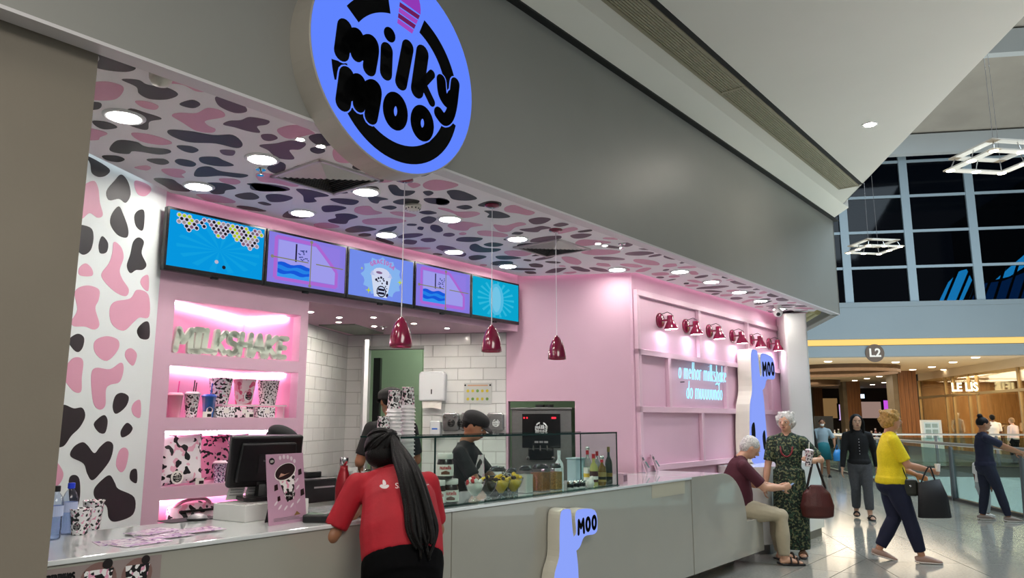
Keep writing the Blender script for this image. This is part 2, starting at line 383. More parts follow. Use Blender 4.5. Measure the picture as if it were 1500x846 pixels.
# ---- patterned side wall (mall direction) and its printed patches
mb = MB(); mb.box(-3.30, -3.11, 2.2, 4.56, 0, ZC + 0.1).box(-3.30, -3.2, 4.56, 8.2, 0, ZC + 0.1); cw = mframe(mb, 'wall_side', m_print_wall)
BW = []                                        # traced patches: (colour, outline in crop pixels)
A1 = lambda p: (60 + p[0] / 3.0222, 220 + p[1] / 3.0222)
A2 = lambda p: (60 + p[0] / 2.8222, 480 + p[1] / 2.8222)
for col, fn, pts in (
 ('k', A1, [(205, 25), (300, 80), (290, 110), (255, 118), (225, 100), (218, 60)]),
 ('k', A1, [(175, 70), (183, 95), (176, 118), (160, 120), (150, 90)]),
 ('p', A1, [(228, 135), (252, 165), (260, 230), (273, 285), (250, 298), (215, 278), (180, 304), (152, 300), (150, 210), (165, 172)]),
 ('k', A1, [(355, 107), (385, 140), (396, 195), (375, 232), (345, 215), (300, 220), (290, 180), (325, 135)]),
 ('p', A1, [(415, 135), (470, 150), (488, 175), (460, 203), (425, 190)]),
 ('k', A1, [(343, 248), (362, 280), (385, 345), (380, 385), (340, 375), (308, 330), (312, 285)]),
 ('k', A1, [(432, 265), (456, 268), (456, 330), (446, 356), (420, 335), (413, 290)]),
 ('k', A1, [(140, 332), (215, 340), (232, 380), (220, 440), (185, 462), (150, 430), (130, 400)]),
 ('k', A1, [(270, 380), (296, 410), (290, 450), (262, 455), (255, 420)]),
 ('k', A1, [(432, 385), (455, 405), (445, 455), (466, 505), (450, 528), (420, 530), (395, 543), (380, 510), (395, 460), (408, 405)]),
 ('p', A1, [(323, 405), (355, 430), (365, 475), (348, 530), (360, 570), (388, 615), (375, 645), (330, 628), (280, 580), (268, 545), (300, 500), (315, 455)]),
 ('p', A1, [(197, 500), (225, 525), (225, 555), (172, 553), (168, 522)]),
 ('p', A1, [(200, 598), (255, 615), (255, 660), (240, 700), (258, 770), (235, 793), (195, 780), (145, 778), (135, 755), (160, 705), (150, 625)]),
 ('p', A1, [(425, 617), (475, 640), (478, 735), (435, 740), (410, 760), (365, 798), (315, 770), (303, 710), (325, 670), (395, 655)]),
 ('p', A1, [(450, 560), (475, 555), (475, 620), (455, 612), (440, 585)]),
 ('k', A1, [(455, 760), (478, 765), (478, 830), (440, 832), (425, 795)]),
 ('k', A2, [(150, 24), (177, 40), (172, 80), (152, 100), (128, 82), (114, 50)]),
 ('p', A2, [(270, 34), (318, 50), (318, 90), (272, 136), (225, 105), (222, 55)]),
 ('p', A2, [(373, 84), (396, 110), (380, 156), (350, 125), (350, 95)]),
 ('p', A2, [(155, 121), (174, 140), (168, 205), (165, 262), (135, 262), (98, 215), (96, 175), (125, 130)]),
 ('p', A2, [(330, 143), (341, 170), (325, 222), (285, 235), (268, 255), (265, 320), (240, 337), (215, 305), (207, 200), (225, 165), (285, 170)]),
 ('k', A2, [(335, 268), (362, 285), (350, 325), (310, 355), (296, 325), (308, 280)]),
 ('p', A2, [(385, 308), (410, 300), (410, 368), (385, 362), (374, 335)]),
 ('k', A2, [(95, 317), (135, 332), (170, 330), (182, 365), (160, 410), (125, 445), (90, 490), (40, 485), (38, 430), (75, 405), (88, 370), (78, 335)]),
 ('k', A2, [(262, 360), (275, 385), (265, 432), (240, 432), (218, 400), (235, 375)]),
 ('k', A2, [(355, 392), (378, 412), (365, 438), (335, 452), (330, 425)]),
 ('k', A2, [(170, 472), (192, 485), (220, 517), (245, 490), (275, 468), (298, 485), (285, 545), (240, 605), (210, 629), (190, 600), (175, 560), (122, 530), (135, 492)]),
 ('p', A2, [(345, 494), (361, 515), (350, 575), (330, 596), (310, 565), (322, 510)]),
 ('p', A2, [(30, 530), (70, 560), (92, 605), (70, 650), (20, 660), (10, 580)]),
 ('k', A2, [(135, 607), (158, 625), (160, 700), (140, 760), (120, 730), (115, 630)]),
 ('k', A2, [(285, 609), (305, 640), (320, 665), (385, 700), (380, 770), (310, 800), (280, 785), (270, 735), (225, 705), (220, 665), (255, 625)]),
 ('k', A2, [(405, 0), (425, 0), (425, 42), (410, 42), (397, 20)]),
 ('k', A2, [(372, 590), (395, 585), (395, 640), (368, 625)])):
    P = [vu(pv(*fn(p), -3.11)) for p in pts]
    BW.append((col, catmull([(q[1], q[2]) for q in P], 5)))
for colk, nm, mt in (('k', 'black_print', m_black_print), ('p', 'pink_print', m_pink_print)):
    mb = MB()
    for c, poly in BW:
        if c == colk:
            poly = [(y, min(z, ZC + 0.09)) for y, z in poly]
            mb.prism(poly, -3.112, -3.1085, 'yz')
    mb.build(nm, mt, cw, kind='stuff')
# ---- ceiling patches: traced near the viewer, scattered beyond
CB = []
A4 = lambda p: (120 + p[0] / 3.5267, 60 + p[1] / 3.5267)
A5 = lambda p: (370 + p[0] / 3.5267, 180 + p[1] / 3.5267)
A6 = lambda p: (640 + p[0] / 4.1667, 240 + p[1] / 4.1667)
for col, fn, pts in (
 ('k', A4, [(90, 60), (180, 92), (265, 120), (275, 145), (225, 158), (130, 150), (68, 132), (90, 95)]),
 ('p', A4, [(120, 208), (205, 230), (212, 262), (170, 300), (80, 305), (25, 290), (30, 225)]),
 ('k', A4, [(205, 198), (290, 200), (340, 225), (440, 240), (497, 275), (440, 300), (350, 298), (295, 270), (280, 235)]),
 ('p', A4, [(360, 165), (430, 185), (490, 200), (560, 220), (640, 258), (590, 258), (520, 225), (430, 215), (370, 200)]),
 ('p', A4, [(275, 310), (340, 312), (395, 335), (375, 354), (310, 340)]),
 ('k', A4, [(570, 303), (612, 325), (580, 345), (530, 338), (505, 322)]),
 ('p', A4, [(650, 345), (720, 360), (735, 390), (640, 410), (650, 435), (690, 455), (670, 472), (590, 462), (520, 420), (465, 385), (500, 370), (590, 372)]),
 ('m', A4, [(690, 288), (760, 300), (830, 325), (852, 362), (790, 370), (710, 335)]),
 ('m', A4, [(870, 392), (965, 410), (955, 430), (905, 440), (920, 472), (860, 465), (790, 445), (730, 430), (760, 412), (820, 408)]),
 ('k', A4, [(460, 457), (560, 465), (680, 485), (780, 485), (830, 530), (800, 552), (690, 528), (560, 522), (480, 498), (442, 472)]),
 ('k', A4, [(0, 318), (80, 315), (103, 330), (80, 352), (0, 352)]),
 ('k', A4, [(240, 350), (330, 370), (412, 400), (350, 415), (340, 455), (290, 450), (230, 420)]),
 ('k', A4, [(55, 412), (130, 418), (183, 445), (120, 455), (75, 440)]),
 ('p', A4, [(10, 450), (90, 460), (132, 478), (95, 495), (80, 510), (0, 505)]),
 ('p', A4, [(255, 475), (340, 480), (430, 505), (465, 528), (400, 535), (300, 515)]),
 ('k', A4, [(185, 512), (280, 520), (330, 545), (440, 558), (458, 575), (400, 585), (310, 572), (260, 568), (240, 582), (170, 575), (142, 555)]),
 ('k', A4, [(105, 592), (180, 592), (221, 610), (190, 624), (130, 615)]),
 ('k', A4, [(335, 610), (420, 608), (451, 627), (420, 638), (370, 630)]),
 ('k', A4, [(490, 540), (560, 542), (603, 562), (570, 577), (520, 565)]),
 ('m', A4, [(715, 562), (788, 565), (780, 590), (730, 585)]),
 ('k', A4, [(610, 600), (690, 598), (730, 615), (785, 642), (700, 645), (620, 628)]),
 ('p', A4, [(270, 652), (330, 642), (357, 655), (330, 667)]),
 ('p', A4, [(415, 660), (500, 660), (537, 675), (515, 690), (528, 705), (470, 700), (425, 680)]),
 ('k', A4, [(600, 655), (660, 648), (720, 672), (855, 690), (820, 705), (720, 695), (640, 700), (580, 695)]),
 ('p', A4, [(710, 710), (790, 712), (820, 728), (790, 740), (730, 730)]),
 ('k', A4, [(370, 710), (460, 712), (500, 735), (560, 775), (470, 770), (430, 750)]),
 ('k', A4, [(640, 735), (740, 735), (797, 760), (745, 770), (730, 788), (670, 785)]),
 ('p', A4, [(595, 790), (700, 795), (790, 825), (770, 836), (660, 828), (610, 805)]),
 ('k', A4, [(790, 795), (870, 782), (916, 805), (890, 818), (830, 815)]),
 ('k', A4, [(855, 735), (960, 738), (1060, 755), (1060, 772), (920, 775), (880, 750)]),
 ('k', A5, [(290, 70), (350, 55), (430, 80), (415, 110), (370, 118), (320, 105)]),
 ('k', A5, [(300, 130), (350, 122), (375, 145), (340, 158), (305, 148)]),
 ('p', A5, [(415, 140), (470, 120), (550, 180), (500, 205), (430, 195)]),
 ('m', A5, [(35, 115), (120, 105), (200, 90), (275, 105), (245, 135), (190, 140), (215, 185), (130, 180), (80, 140)]),
 ('p', A5, [(130, 30), (230, 10), (320, 50), (290, 60), (200, 80), (150, 65)]),
 ('m', A5, [(45, 60), (100, 58), (130, 78), (90, 92), (55, 85)]),
 ('k', A5, [(75, 230), (130, 200), (170, 215), (160, 250), (110, 258)]),
 ('p', A5, [(20, 260), (110, 265), (235, 315), (210, 328), (120, 310), (40, 300)]),
 ('k', A5, [(0, 310), (100, 322), (180, 345), (130, 352), (0, 345)]),
 ('k', A5, [(515, 230), (545, 205), (630, 240), (560, 245)]),
 ('p', A5, [(560, 262), (660, 260), (720, 280), (770, 275), (700, 305), (600, 300)]),
 ('k', A5, [(225, 340), (310, 348), (395, 375), (320, 385), (330, 405), (270, 408), (260, 375)]),
 ('k', A5, [(70, 372), (140, 368), (208, 385), (160, 405), (90, 405)]),
 ('k', A5, [(400, 392), (480, 390), (548, 402), (520, 422), (450, 415)]),
 ('k', A5, [(360, 430), (430, 425), (485, 438), (430, 455), (370, 458)]),
 ('p', A5, [(535, 435), (600, 428), (630, 450), (670, 465), (590, 475), (530, 460)]),
 ('k', A5, [(430, 470), (500, 468), (545, 485), (500, 500), (480, 520), (410, 515), (390, 500), (430, 490)]),
 ('k', A5, [(700, 325), (740, 320), (770, 345), (840, 352), (800, 375), (730, 370)]),
 ('k', A5, [(725, 405), (790, 390), (860, 400), (840, 418), (760, 420)]),
 ('k', A5, [(600, 375), (700, 392), (660, 400), (645, 415), (610, 405)]),
 ('p', A5, [(800, 315), (840, 308), (868, 320), (830, 335)]),
 ('p', A5, [(885, 310), (950, 292), (1060, 315), (1030, 335), (950, 348), (890, 335)]),
 ('k', A5, [(880, 355), (915, 350), (935, 362), (905, 375)]),
 ('k', A5, [(885, 390), (960, 388), (1018, 405), (980, 420), (910, 412)]),
 ('k', A5, [(665, 435), (710, 426), (745, 435), (715, 447)]),
 ('p', A5, [(710, 460), (770, 458), (845, 475), (810, 485), (740, 475)]),
 ('p', A5, [(570, 500), (650, 490), (730, 490), (795, 505), (730, 520), (640, 525), (580, 520)]),
 ('k', A5, [(870, 495), (910, 482), (950, 495), (920, 518), (880, 512)]),
 ('k', A5, [(860, 460), (910, 452), (952, 465), (900, 472)]),
 ('k', A5, [(480, 548), (550, 530), (640, 548), (580, 560), (500, 565)]),
 ('p', A5, [(320, 520), (390, 515), (450, 535), (390, 543), (330, 538)]),
 ('k', A6, [(62, 165), (120, 158), (190, 178), (245, 210), (180, 223), (100, 215), (75, 190)]),
 ('k', A6, [(0, 208), (60, 215), (77, 235), (50, 250), (0, 245)]),
 ('k', A6, [(118, 262), (180, 250), (217, 265), (170, 277)]),
 ('k', A6, [(250, 250), (320, 225), (390, 235), (380, 262), (300, 262)]),
 ('k', A6, [(290, 285), (380, 290), (448, 320), (390, 330), (310, 325), (320, 305)]),
 ('p', A6, [(415, 265), (470, 250), (540, 275), (598, 295), (560, 312), (490, 300), (420, 290)]),
 ('p', A6, [(5, 270), (60, 270), (120, 290), (230, 290), (262, 305), (200, 325), (140, 325), (100, 300)]),
 ('p', A6, [(65, 375), (120, 352), (200, 355), (283, 372), (210, 385), (180, 405), (110, 400)]),
 ('m', A6, [(560, 340), (630, 325), (695, 335), (650, 362), (590, 366)]),
 ('m', A6, [(710, 372), (760, 358), (805, 368), (750, 382)]),
 ('m', A6, [(505, 398), (580, 390), (640, 378), (697, 390), (640, 400), (610, 415), (540, 410)]),
 ('p', A6, [(345, 370), (420, 375), (500, 355), (545, 368), (480, 385), (440, 412), (380, 410)]),
 ('p', A6, [(250, 410), (330, 408), (430, 430), (410, 445), (320, 440), (260, 432)]),
 ('k', A6, [(205, 495), (240, 487), (290, 510), (390, 518), (350, 535), (250, 537), (203, 520)]),
 ('k', A6, [(285, 490), (340, 478), (405, 490), (370, 503), (320, 503)]),
 ('k', A6, [(195, 565), (250, 555), (303, 565), (260, 582), (210, 585)]),
 ('k', A6, [(360, 562), (440, 560), (515, 573), (440, 582), (380, 580)]),
 ('p', A6, [(410, 535), (480, 527), (580, 540), (540, 560), (450, 560)]),
 ('m', A6, [(815, 435), (880, 424), (945, 430), (900, 450), (840, 453)]),
 ('p', A6, [(845, 480), (900, 460), (1060, 475), (1000, 488), (880, 500)]),
 ('p', A6, [(880, 540), (960, 520), (1115, 530), (1080, 548), (960, 555)]),
 ('p', A6, [(760, 400), (830, 385), (860, 398), (800, 415), (740, 425)])):
    P = [S_z(*fn(p), ZC) for p in pts]
    CB.append((col, catmull([(q[0], q[1]) for q in P], 5)))
def inside(p, poly):
    c = False
    for i in range(len(poly)):
        a, b = poly[i], poly[i - 1]
        if (a[1] > p[1]) != (b[1] > p[1]) and p[0] < (b[0] - a[0]) * (p[1] - a[1]) / (b[1] - a[1]) + a[0]: c = not c
    return c
def blob(cx, cy, r, rnd):
    k = rnd.choice((6, 7, 8)); el = rnd.uniform(1.0, 2.0); th = rnd.uniform(0, PI); out = []
    lobes = rnd.uniform(0, 2 * PI); q = rnd.uniform(0.12, 0.4)
    for i in range(k):
        a = 2 * PI * i / k; rr = r * (1 + q * math.cos(2 * a + lobes) * rnd.uniform(0.4, 1) + rnd.uniform(-0.1, 0.1))
        x, y = rr * el * math.cos(a), rr * math.sin(a) / el ** 0.5
        out.append((cx + x * math.cos(th) - y * math.sin(th), cy + x * math.sin(th) + y * math.cos(th)))
    return catmull(out, 4)
occ = [(sum(p[0] for p in b) / len(b), sum(p[1] for p in b) / len(b), max(math.dist((p[0], p[1]), (sum(q[0] for q in b) / len(b), sum(q[1] for q in b) / len(b))) for p in b)) for _, b in CB]
pts_all = [p for _, b in CB for p in b[::2]]
rnd = random.Random(11); tries = 0
while tries < 5000:
    tries += 1
    r = rnd.uniform(0.055, 0.125) * (1.0 if tries < 2500 else 0.62); cx, cy = rnd.uniform(0.8, 11.2), rnd.uniform(3.15, 4.95)
    b = blob(cx, cy, r, rnd)
    if not all(inside(p, CEIL) for p in b): continue
    if any(math.dist(p, q) < 0.035 for p in b[::2] for q in pts_all if abs(q[0] - cx) < 0.5): continue
    if any(inside(p, bb) for _, bb in CB for p in (b[0], b[len(b) // 2])) or any(inside(bb[0], b) for _, bb in CB): continue
    CB.append((rnd.choice('kkkmp' if cx < 6 else 'kmmppp'), b)); pts_all += b[::2]
m_mauve = M('print_dark_mauve', '54404f', 0.5)
for colk, nm, mt in (('k', 'black_print', m_black_print), ('p', 'pink_print', m_pink_print), ('m', 'mauve_print', m_mauve)):
    mb = MB()
    for c, poly in CB:
        if c == colk: mb.prism(poly, ZC - 0.0015, ZC + 0.001)
    mb.build(nm, mt, ceil_shop, kind='stuff')
# ---- cove light strips above the wall heads (pink LED line)
m_cove = E('pink_led', 'ffbfd9', 4.5)
def led(name, a, b, z, mat, label, w=0.02):
    a, b = Vector(a), Vector(b); mb = MB(); d = (b - a); L = d.length
    o = mb.box(0, L, -w / 2, w / 2, -0.005, 0.005).build(name, mat, None, W(a.x, a.y, z), AS + math.atan2(d.y, d.x))
    return tag(o, label, 'light strip')
led('cove_light', (cs_t(-3.085, 3.9), 3.9), (cs_t(-3.085, 4.85), 4.85), ZC + 0.07, E('white_led', 'e8fbff', 4.0), 'white light line along the top of the patterned side wall')
led('cove_light', (2.5, 4.935), (6.28, 4.935), ZC + 0.07, m_cove, 'pink light line above the row of menu screens')
led('cove_light', (6.33, 4.88), (6.90, 3.86), ZC + 0.07, m_cove, 'pink light line at the top of the plain pink wall')
led('cove_light', (6.95, 3.885), (11.3, 3.885), ZC + 0.07, m_cove, 'pink light line above the wall with red lamps')
# ---- rear pink panel: face frame with four triangular display niches, lintel over the kitchen opening
NS0, NS1 = 2.54, 3.56; PS0, PS1 = 2.40, 3.63
NZ = [(1.95, 2.31), (1.52, 1.865), (1.07, 1.43), (0.62, 0.985)]
mb = MB(); T0, T1 = TV_T, TV_T + 0.04
mb.box(PS0, NS0, T0, T1, 0, 2.43).box(NS1, PS1, T0, T1, 0, 2.43)
zz = [2.43] + [z for p in NZ for z in (p[1], p[0])] + [0]
for a, b in zip(zz[0::2], zz[1::2]): mb.box(NS0, NS1, T0, T1, b, a)
mb.box(PS0, 6.30, T0, T1, 2.43, ZC + 0.1)
wr = sframe(mb, 'wall_rear', m_pink)
mb = MB(); mb.box(3.58, PS1, T1, T1 + 0.12, 0, 2.43); sframe(mb, 'trim_8', m_pink)
cor = (3.42, 5.54)                             # rear corner of the niches
for k, (z0, z1) in enumerate(NZ):
    mb = MB()
    for zb in (z0 - 0.03, z1): mb.prism([(PS0 + 0.02, T1), (PS1 - 0.02, T1), cor], zb, zb + 0.03)
    mb.build('shelf', m_pink2, wr)
    mb = MB()
    mb.add([(PS0 + 0.02, T1, z0), cor + (z0,), cor + (z1,), (PS0 + 0.02, T1, z1)], [(0, 1, 2, 3)])
    mb.add([(PS1 - 0.02, T1, z0), cor + (z0,), cor + (z1,), (PS1 - 0.02, T1, z1)], [(0, 3, 2, 1)])
    mb.build('niche_back', M('niche_pink', 'f2a9cb', 0.45), wr)
    mb = MB()
    def strip(a, b):
        a, b = Vector(a), Vector(b); d = (b - a).normalized(); n_ = Vector((d.y, -d.x)) if d.x > 0 and d.y > 0 else Vector((-abs(d.y), -abs(d.x)))
        q = [a + d * 0.03 + n_ * 0.012, b - d * 0.02 + n_ * 0.012, b - d * 0.02 + n_ * 0.022, a + d * 0.03 + n_ * 0.022]
        mb.prism([(p.x, p.y) for p in q], z1 - 0.014, z1 - 0.002)
    strip((PS0 + 0.10, T1 + 0.042), cor); 
    mb.build('led_strip', E('niche_led', 'ffe6f3', 30.0), wr)
    mb = MB(); strip((PS1 - 0.06, T1 + 0.11), cor); mb.build('led_strip', MATS['niche_led'], wr)
# ---- wall across the back (mall direction): tiled inside the kitchen, pink beyond; doorway and machine opening
UB = 7.97
m_kitw = M('kitchen_plaster', 'd9dbd8', 0.6)
mb = MB()
dv0, dv1, dz = -2.87, -2.23, 2.27             # doorway
mv0, mv1, mz = -1.30, -0.60, 1.70             # machine opening
mb.box(-3.3, dv0, UB, UB + 0.12, 0, 2.46).box(dv0, dv1, UB, UB + 0.12, dz, 2.46).box(dv1, -1.32, UB, UB + 0.12, 0, 2.46)
wk = mframe(mb, 'wall_kitchen', m_grout)
mb = MB()
mb.box(-1.32, -1.30, UB - 0.02, UB + 0.12, 0, ZC + 0.1).box(-1.30, mv1, UB - 0.02, UB + 0.12, mz, ZC + 0.1).box(mv1, 0.0, UB - 0.02, UB + 0.12, 0, ZC + 0.1)
mb.box(-1.30, mv1, UB - 0.02, UB + 0.12, 0, 0.75)
wd = mframe(mb, 'wall_diagonal', m_pink)
# tiles on the kitchen wall and on the side wall inside the kitchen
tw, tk = 0.278, 0.1245
def tile_wall(parent, x0, x1, z0, z1, put, holes=()):
    row = 0; z = z1; cache = {}
    while z - tk > z0:
        x = x0 - (tw / 2 if row % 2 else 0)
        while x < x1:
            a, b = max(x, x0), min(x + tw, x1)
            if b - a > 0.03 and not any(a < h1 - 0.005 and b > h0 + 0.005 and z - tk < hz for h0, h1, hz in holes):
                w = round(b - a, 3)
                if w not in cache:
                    mb = MB(); mb.box(0.003, w - 0.003, -0.008, 0, 0.003, tk - 0.003); o = mb.build('tile', m_tile, parent); cache[w] = o.data
                else: o = link('tile', cache[w], parent)
                put(o, a, z - tk)
            elif b - a > 0.03:
                for h0, h1, hz in holes:      # cut pieces beside the doorway
                    for c, d in ((a, min(b, h0)), (max(a, h1), b)):
                        if d - c > 0.02 and z - tk < hz:
                            mb = MB(); mb.box(0.003, d - c - 0.003, -0.008, 0, 0.003, tk - 0.003); o = mb.build('tile', m_tile, parent); put(o, c, z - tk)
            x += tw
        z -= tk; row += 1
def putk(o, x, z): o.location = (x, UB, z)
tile_wall(wk, -3.10, -1.325, 0.85, 2.425, putk, holes=((dv0, dv1, dz),))
u_c = vu(W(*cor))[1]
def putl(o, x, z): o.location = (-3.105, x, z); o.rotation_euler = (0, 0, PI / 2)
tile_wall(cw, u_c + 0.02, UB - 0.01, 0.85, 2.425, putl)
mb = MB(); mb.box(-3.112, -3.105, u_c, UB, 0.0, 2.43); mframe(mb, 'trim_9', m_grout)
# kitchen ceiling
mb = MB(); mb.prism([(PS0 + 0.2, TV_T + 0.04), (6.32, TV_T + 0.04), (5.3, 6.8)], 2.43, 2.46); sframe(mb, 'ceiling_kitchen', m_pink)
# room behind the doorway (greenish) and behind the machine
m_green = M('green_wall_panel', 'b7cfae', 0.4, var=0.03, vs=2)
mb = MB(); mb.box(-4.2, -0.1, 9.2, 9.3, 0, 2.9); gw = mframe(mb, 'wall_back_room', m_green)
for k in range(5):
    for j in range(3):
        mb = MB(); mb.box(0.004, 0.756, -0.02, 0, 0.004, 0.896); mb.build('wall_panel', m_green, gw, (-4.1 + k * 0.76, 9.2, j * 0.9))
mb = MB(); mb.box(-4.2, -0.1, 8.1, 9.3, 2.9, 2.95); mframe(mb, 'ceiling_back_room', m_kitw)
mb = MB(); mb.box(-4.25, -4.2, 8.0, 9.3, 0, 2.9).box(-0.1, -0.05, 8.1, 9.3, 0, 2.9); mframe(mb, 'wall_back_room_side', m_green)
mb = MB(); mb.box(dv0 - 0.03, dv0 + 0.05, UB + 0.3, UB + 0.36, 0, 2.2); tag(mb.build('door_frame_post', m_dark, rz=AM), 'dark door frame post inside the back room', 'door frame')
area_light('back_room_light', tuple(WM(-2.2, 8.6, 2.85)), 0.6, 9, (0.92, 1.0, 0.88))
# open door leaf
hinge = WM(-2.90, UB - 0.02)
do = thing('door_1', 'white tiled-face door standing open in the kitchen', 'door', hinge, AM - math.radians(68)); do['kind'] = 'structure'; del do['category']
mb = MB(); mb.box(0, 0.74, -0.02, 0.02, 0.01, 2.30); mb.build('door_leaf', M('door_white', 'e7e9ea', 0.3), do)
mb = MB(); mb.tube([(0.67, 0.02, 1.02), (0.67, 0.065, 1.02), (0.57, 0.065, 1.02)], 0.009); mb.build('door_handle', m_chrome, do)
mb = MB(); mb.box(0.65, 0.69, 0.018, 0.024, 0.93, 1.12); mb.build('lock_plate', m_chrome, do)
for zz_ in (0.4, 1.2, 2.0):
    mb = MB(); mb.cyl((0, 0.026, zz_), (0, 0.026, zz_ + 0.1), 0.008); mb.build('hinge', m_steel, do)
# ---- wall with red lamps: plain wall and raised battens
LT = 3.92
mb = MB(); mb.box(6.90, 11.9, LT, LT + 0.15, 0, ZC + 0.1); lw = sframe(mb, 'wall_lamps', m_pink)
def s_at(x, y): return S_t(x, y, LT)[0]
def batten(s0, s1, z0, z1):
    mb = MB(); mb.box(s0, s1, LT - 0.045, LT, z0, z1); mb.build('batten', m_pink2, lw, bevel=0.003)
hb = [(2.80, 2.86), (2.175, 2.235), (1.585, 1.645), (0.985, 1.045)]
for z0, z1 in hb: batten(6.93, 11.62, z0, z1)
sA = s_at(1021, 490); sB = s_at(1093, 510); sC = s_at(977, 560); sD = s_at(1060, 560); sE = s_at(1126, 560); sF = s_at(1026, 640)
for x in (6.93, 11.56): batten(x, x + 0.06, 1.045, 2.80)
for x in (sA, sB): batten(x - 0.03, x + 0.03, 2.235, 2.80)
for x in (sC, sD, sE): batten(x - 0.03, x + 0.03, 1.645, 2.175)
for x in (sF, 10.2): batten(x - 0.03, x + 0.03, 1.045, 1.585)
# ---- white rounded pier at the right end with low plinth
def rounded(x0, x1, y0, y1, r, n=8):
    out = []
    for cx, cy, a0 in ((x1 - r, y0 + r, -PI / 2), (x1 - r, y1 - r, 0), (x0 + r, y1 - r, PI / 2), (x0 + r, y0 + r, PI)):
        out += [(cx + r * math.cos(a0 + PI / 2 * k / n), cy + r * math.sin(a0 + PI / 2 * k / n)) for k in range(n + 1)]
    return out
mb = MB(); mb.prism(rounded(2.13, 2.43, 11.05, 13.4, 0.035), 0.0, 2.985); pier = ssmooth(mframe(mb, 'wall_pier', M('pier_paint', 'cfd0cd', 0.6, var=.02, vs=2)))
mb = MB(); mb.prism(rounded(8.72, 10.98, 3.30, 3.95, 0.25), 0.11, 0.97); ssmooth(sframe(mb, 'trim_10', m_white))
mb = MB(); mb.prism(rounded(8.75, 10.95, 3.33, 3.95, 0.25), 0.0, 0.11); sframe(mb, 'baseboard_plinth', m_steel)
# ================================================================ shop fixtures
m_disc = E('downlight_lens', 'fffaf2', 80.0)
m_rim = M('downlight_rim', 'e9e9ea', 0.4)
proto = None
DL = [(182, 170, 'large round ceiling downlight nearest the beige wall'), (384, 232, 'round ceiling downlight left of the square air vent'),
      (291, 272, 'round ceiling downlight above the first menu screen'), (443, 311, 'round ceiling downlight above the second menu screen'),
      (536, 280, 'round ceiling downlight right beside the square air vent'), (566, 343, 'round ceiling downlight above the third menu screen'),
      (659, 320, 'round ceiling downlight between the first two pendant lamps'), (665, 368, 'round ceiling downlight above the fourth menu screen'),
      (758, 349, 'round ceiling downlight between the second and third pendant lamps'), (744, 389, 'round ceiling downlight above the last menu screen'),
      (904, 394, 'round ceiling downlight over the inner corner of the pink walls'), (996, 397, 'nearest of the five downlights along the red lamp wall'),
      (1042, 412, 'second of the five downlights along the red lamp wall'), (1083, 427, 'middle of the five downlights along the red lamp wall'),
      (1114, 440, 'fourth of the five downlights along the red lamp wall'), (1141, 452, 'farthest of the five downlights along the red lamp wall')]
for x, y, lab in DL:
    P = pz(x, y, ZC)
    if proto is None:
        proto = thing('downlight', lab, 'downlight', P, 0, 'round shop downlights')
        MB().lathe([(0.078, -0.006), (0.078, -0.010), (0.094, -0.012), (0.102, -0.004), (0.102, 0.0)], 32, cap=False).build('rim', m_rim, proto, smooth=True)
        MB().lathe([(0.0, -0.010), (0.08, -0.010), (0.08, -0.004)], 32).build('lens', m_disc, proto)
    else:
        o = copy_tree(proto); o.location = P; o['label'] = lab
def small_spot(P, lab, r=0.028, grp=None, strength=None):
    t = thing('spotlight', lab, 'spotlight', P, 0, grp)
    MB().lathe([(r * 0.72, -0.006), (r, -0.008), (r * 1.05, 0.0)], 20, cap=False).build('rim', m_rim, t)
    MB().lathe([(0.0, -0.005), (r * 0.75, -0.005), (r * 0.75, -0.002)], 20).build('lens', E('spot_lens', 'fff6e8', 600.0), t)
small_spot(pz(440, 203, ZC), 'small recessed spotlight left of the big round sign')
small_spot(pz(470, 213, ZC), 'small recessed spotlight touching the edge of the big round sign')
small_spot(pz(876, 356, ZC), 'left one of two small spotlights beyond the third pendant')
small_spot(pz(886, 359, ZC), 'right one of two small spotlights beyond the third pendant')
small_spot(pz(1274, 182, 4.5), 'single bright downlight in the plain mall ceiling', 0.075)
for x, y in ((455, 456), (497, 464), (496, 471), (547, 464), (548, 477), (606, 473), (655, 480)):
    small_spot(pz(x, y, 2.43), {455: 'leftmost small spotlight in the pink kitchen ceiling, by the shelves', 497: 'upper small spotlight beside the kitchen vent panel', 496: 'lower small spotlight beside the kitchen vent panel', 547: 'upper small spotlight left of the first pendant shade', 548: 'lower small spotlight left of the first pendant shade', 606: 'small kitchen spotlight just right of the first pendant shade', 655: 'rightmost small kitchen spotlight, under the fourth menu screen'}[x], 0.03, 'kitchen ceiling spotlights')
mb = MB(); a = [S_z(x, y, 2.43) for x, y in ((467, 475), (520, 474), (562, 487), (520, 489))]
mb.prism([(p[0], p[1]) for p in a], 2.418, 2.432); tag(mb.build('access_panel', M('vent_grey', '8a8f86', 0.6), rz=AS), 'grey ventilation panel set in the kitchen ceiling', 'vent')
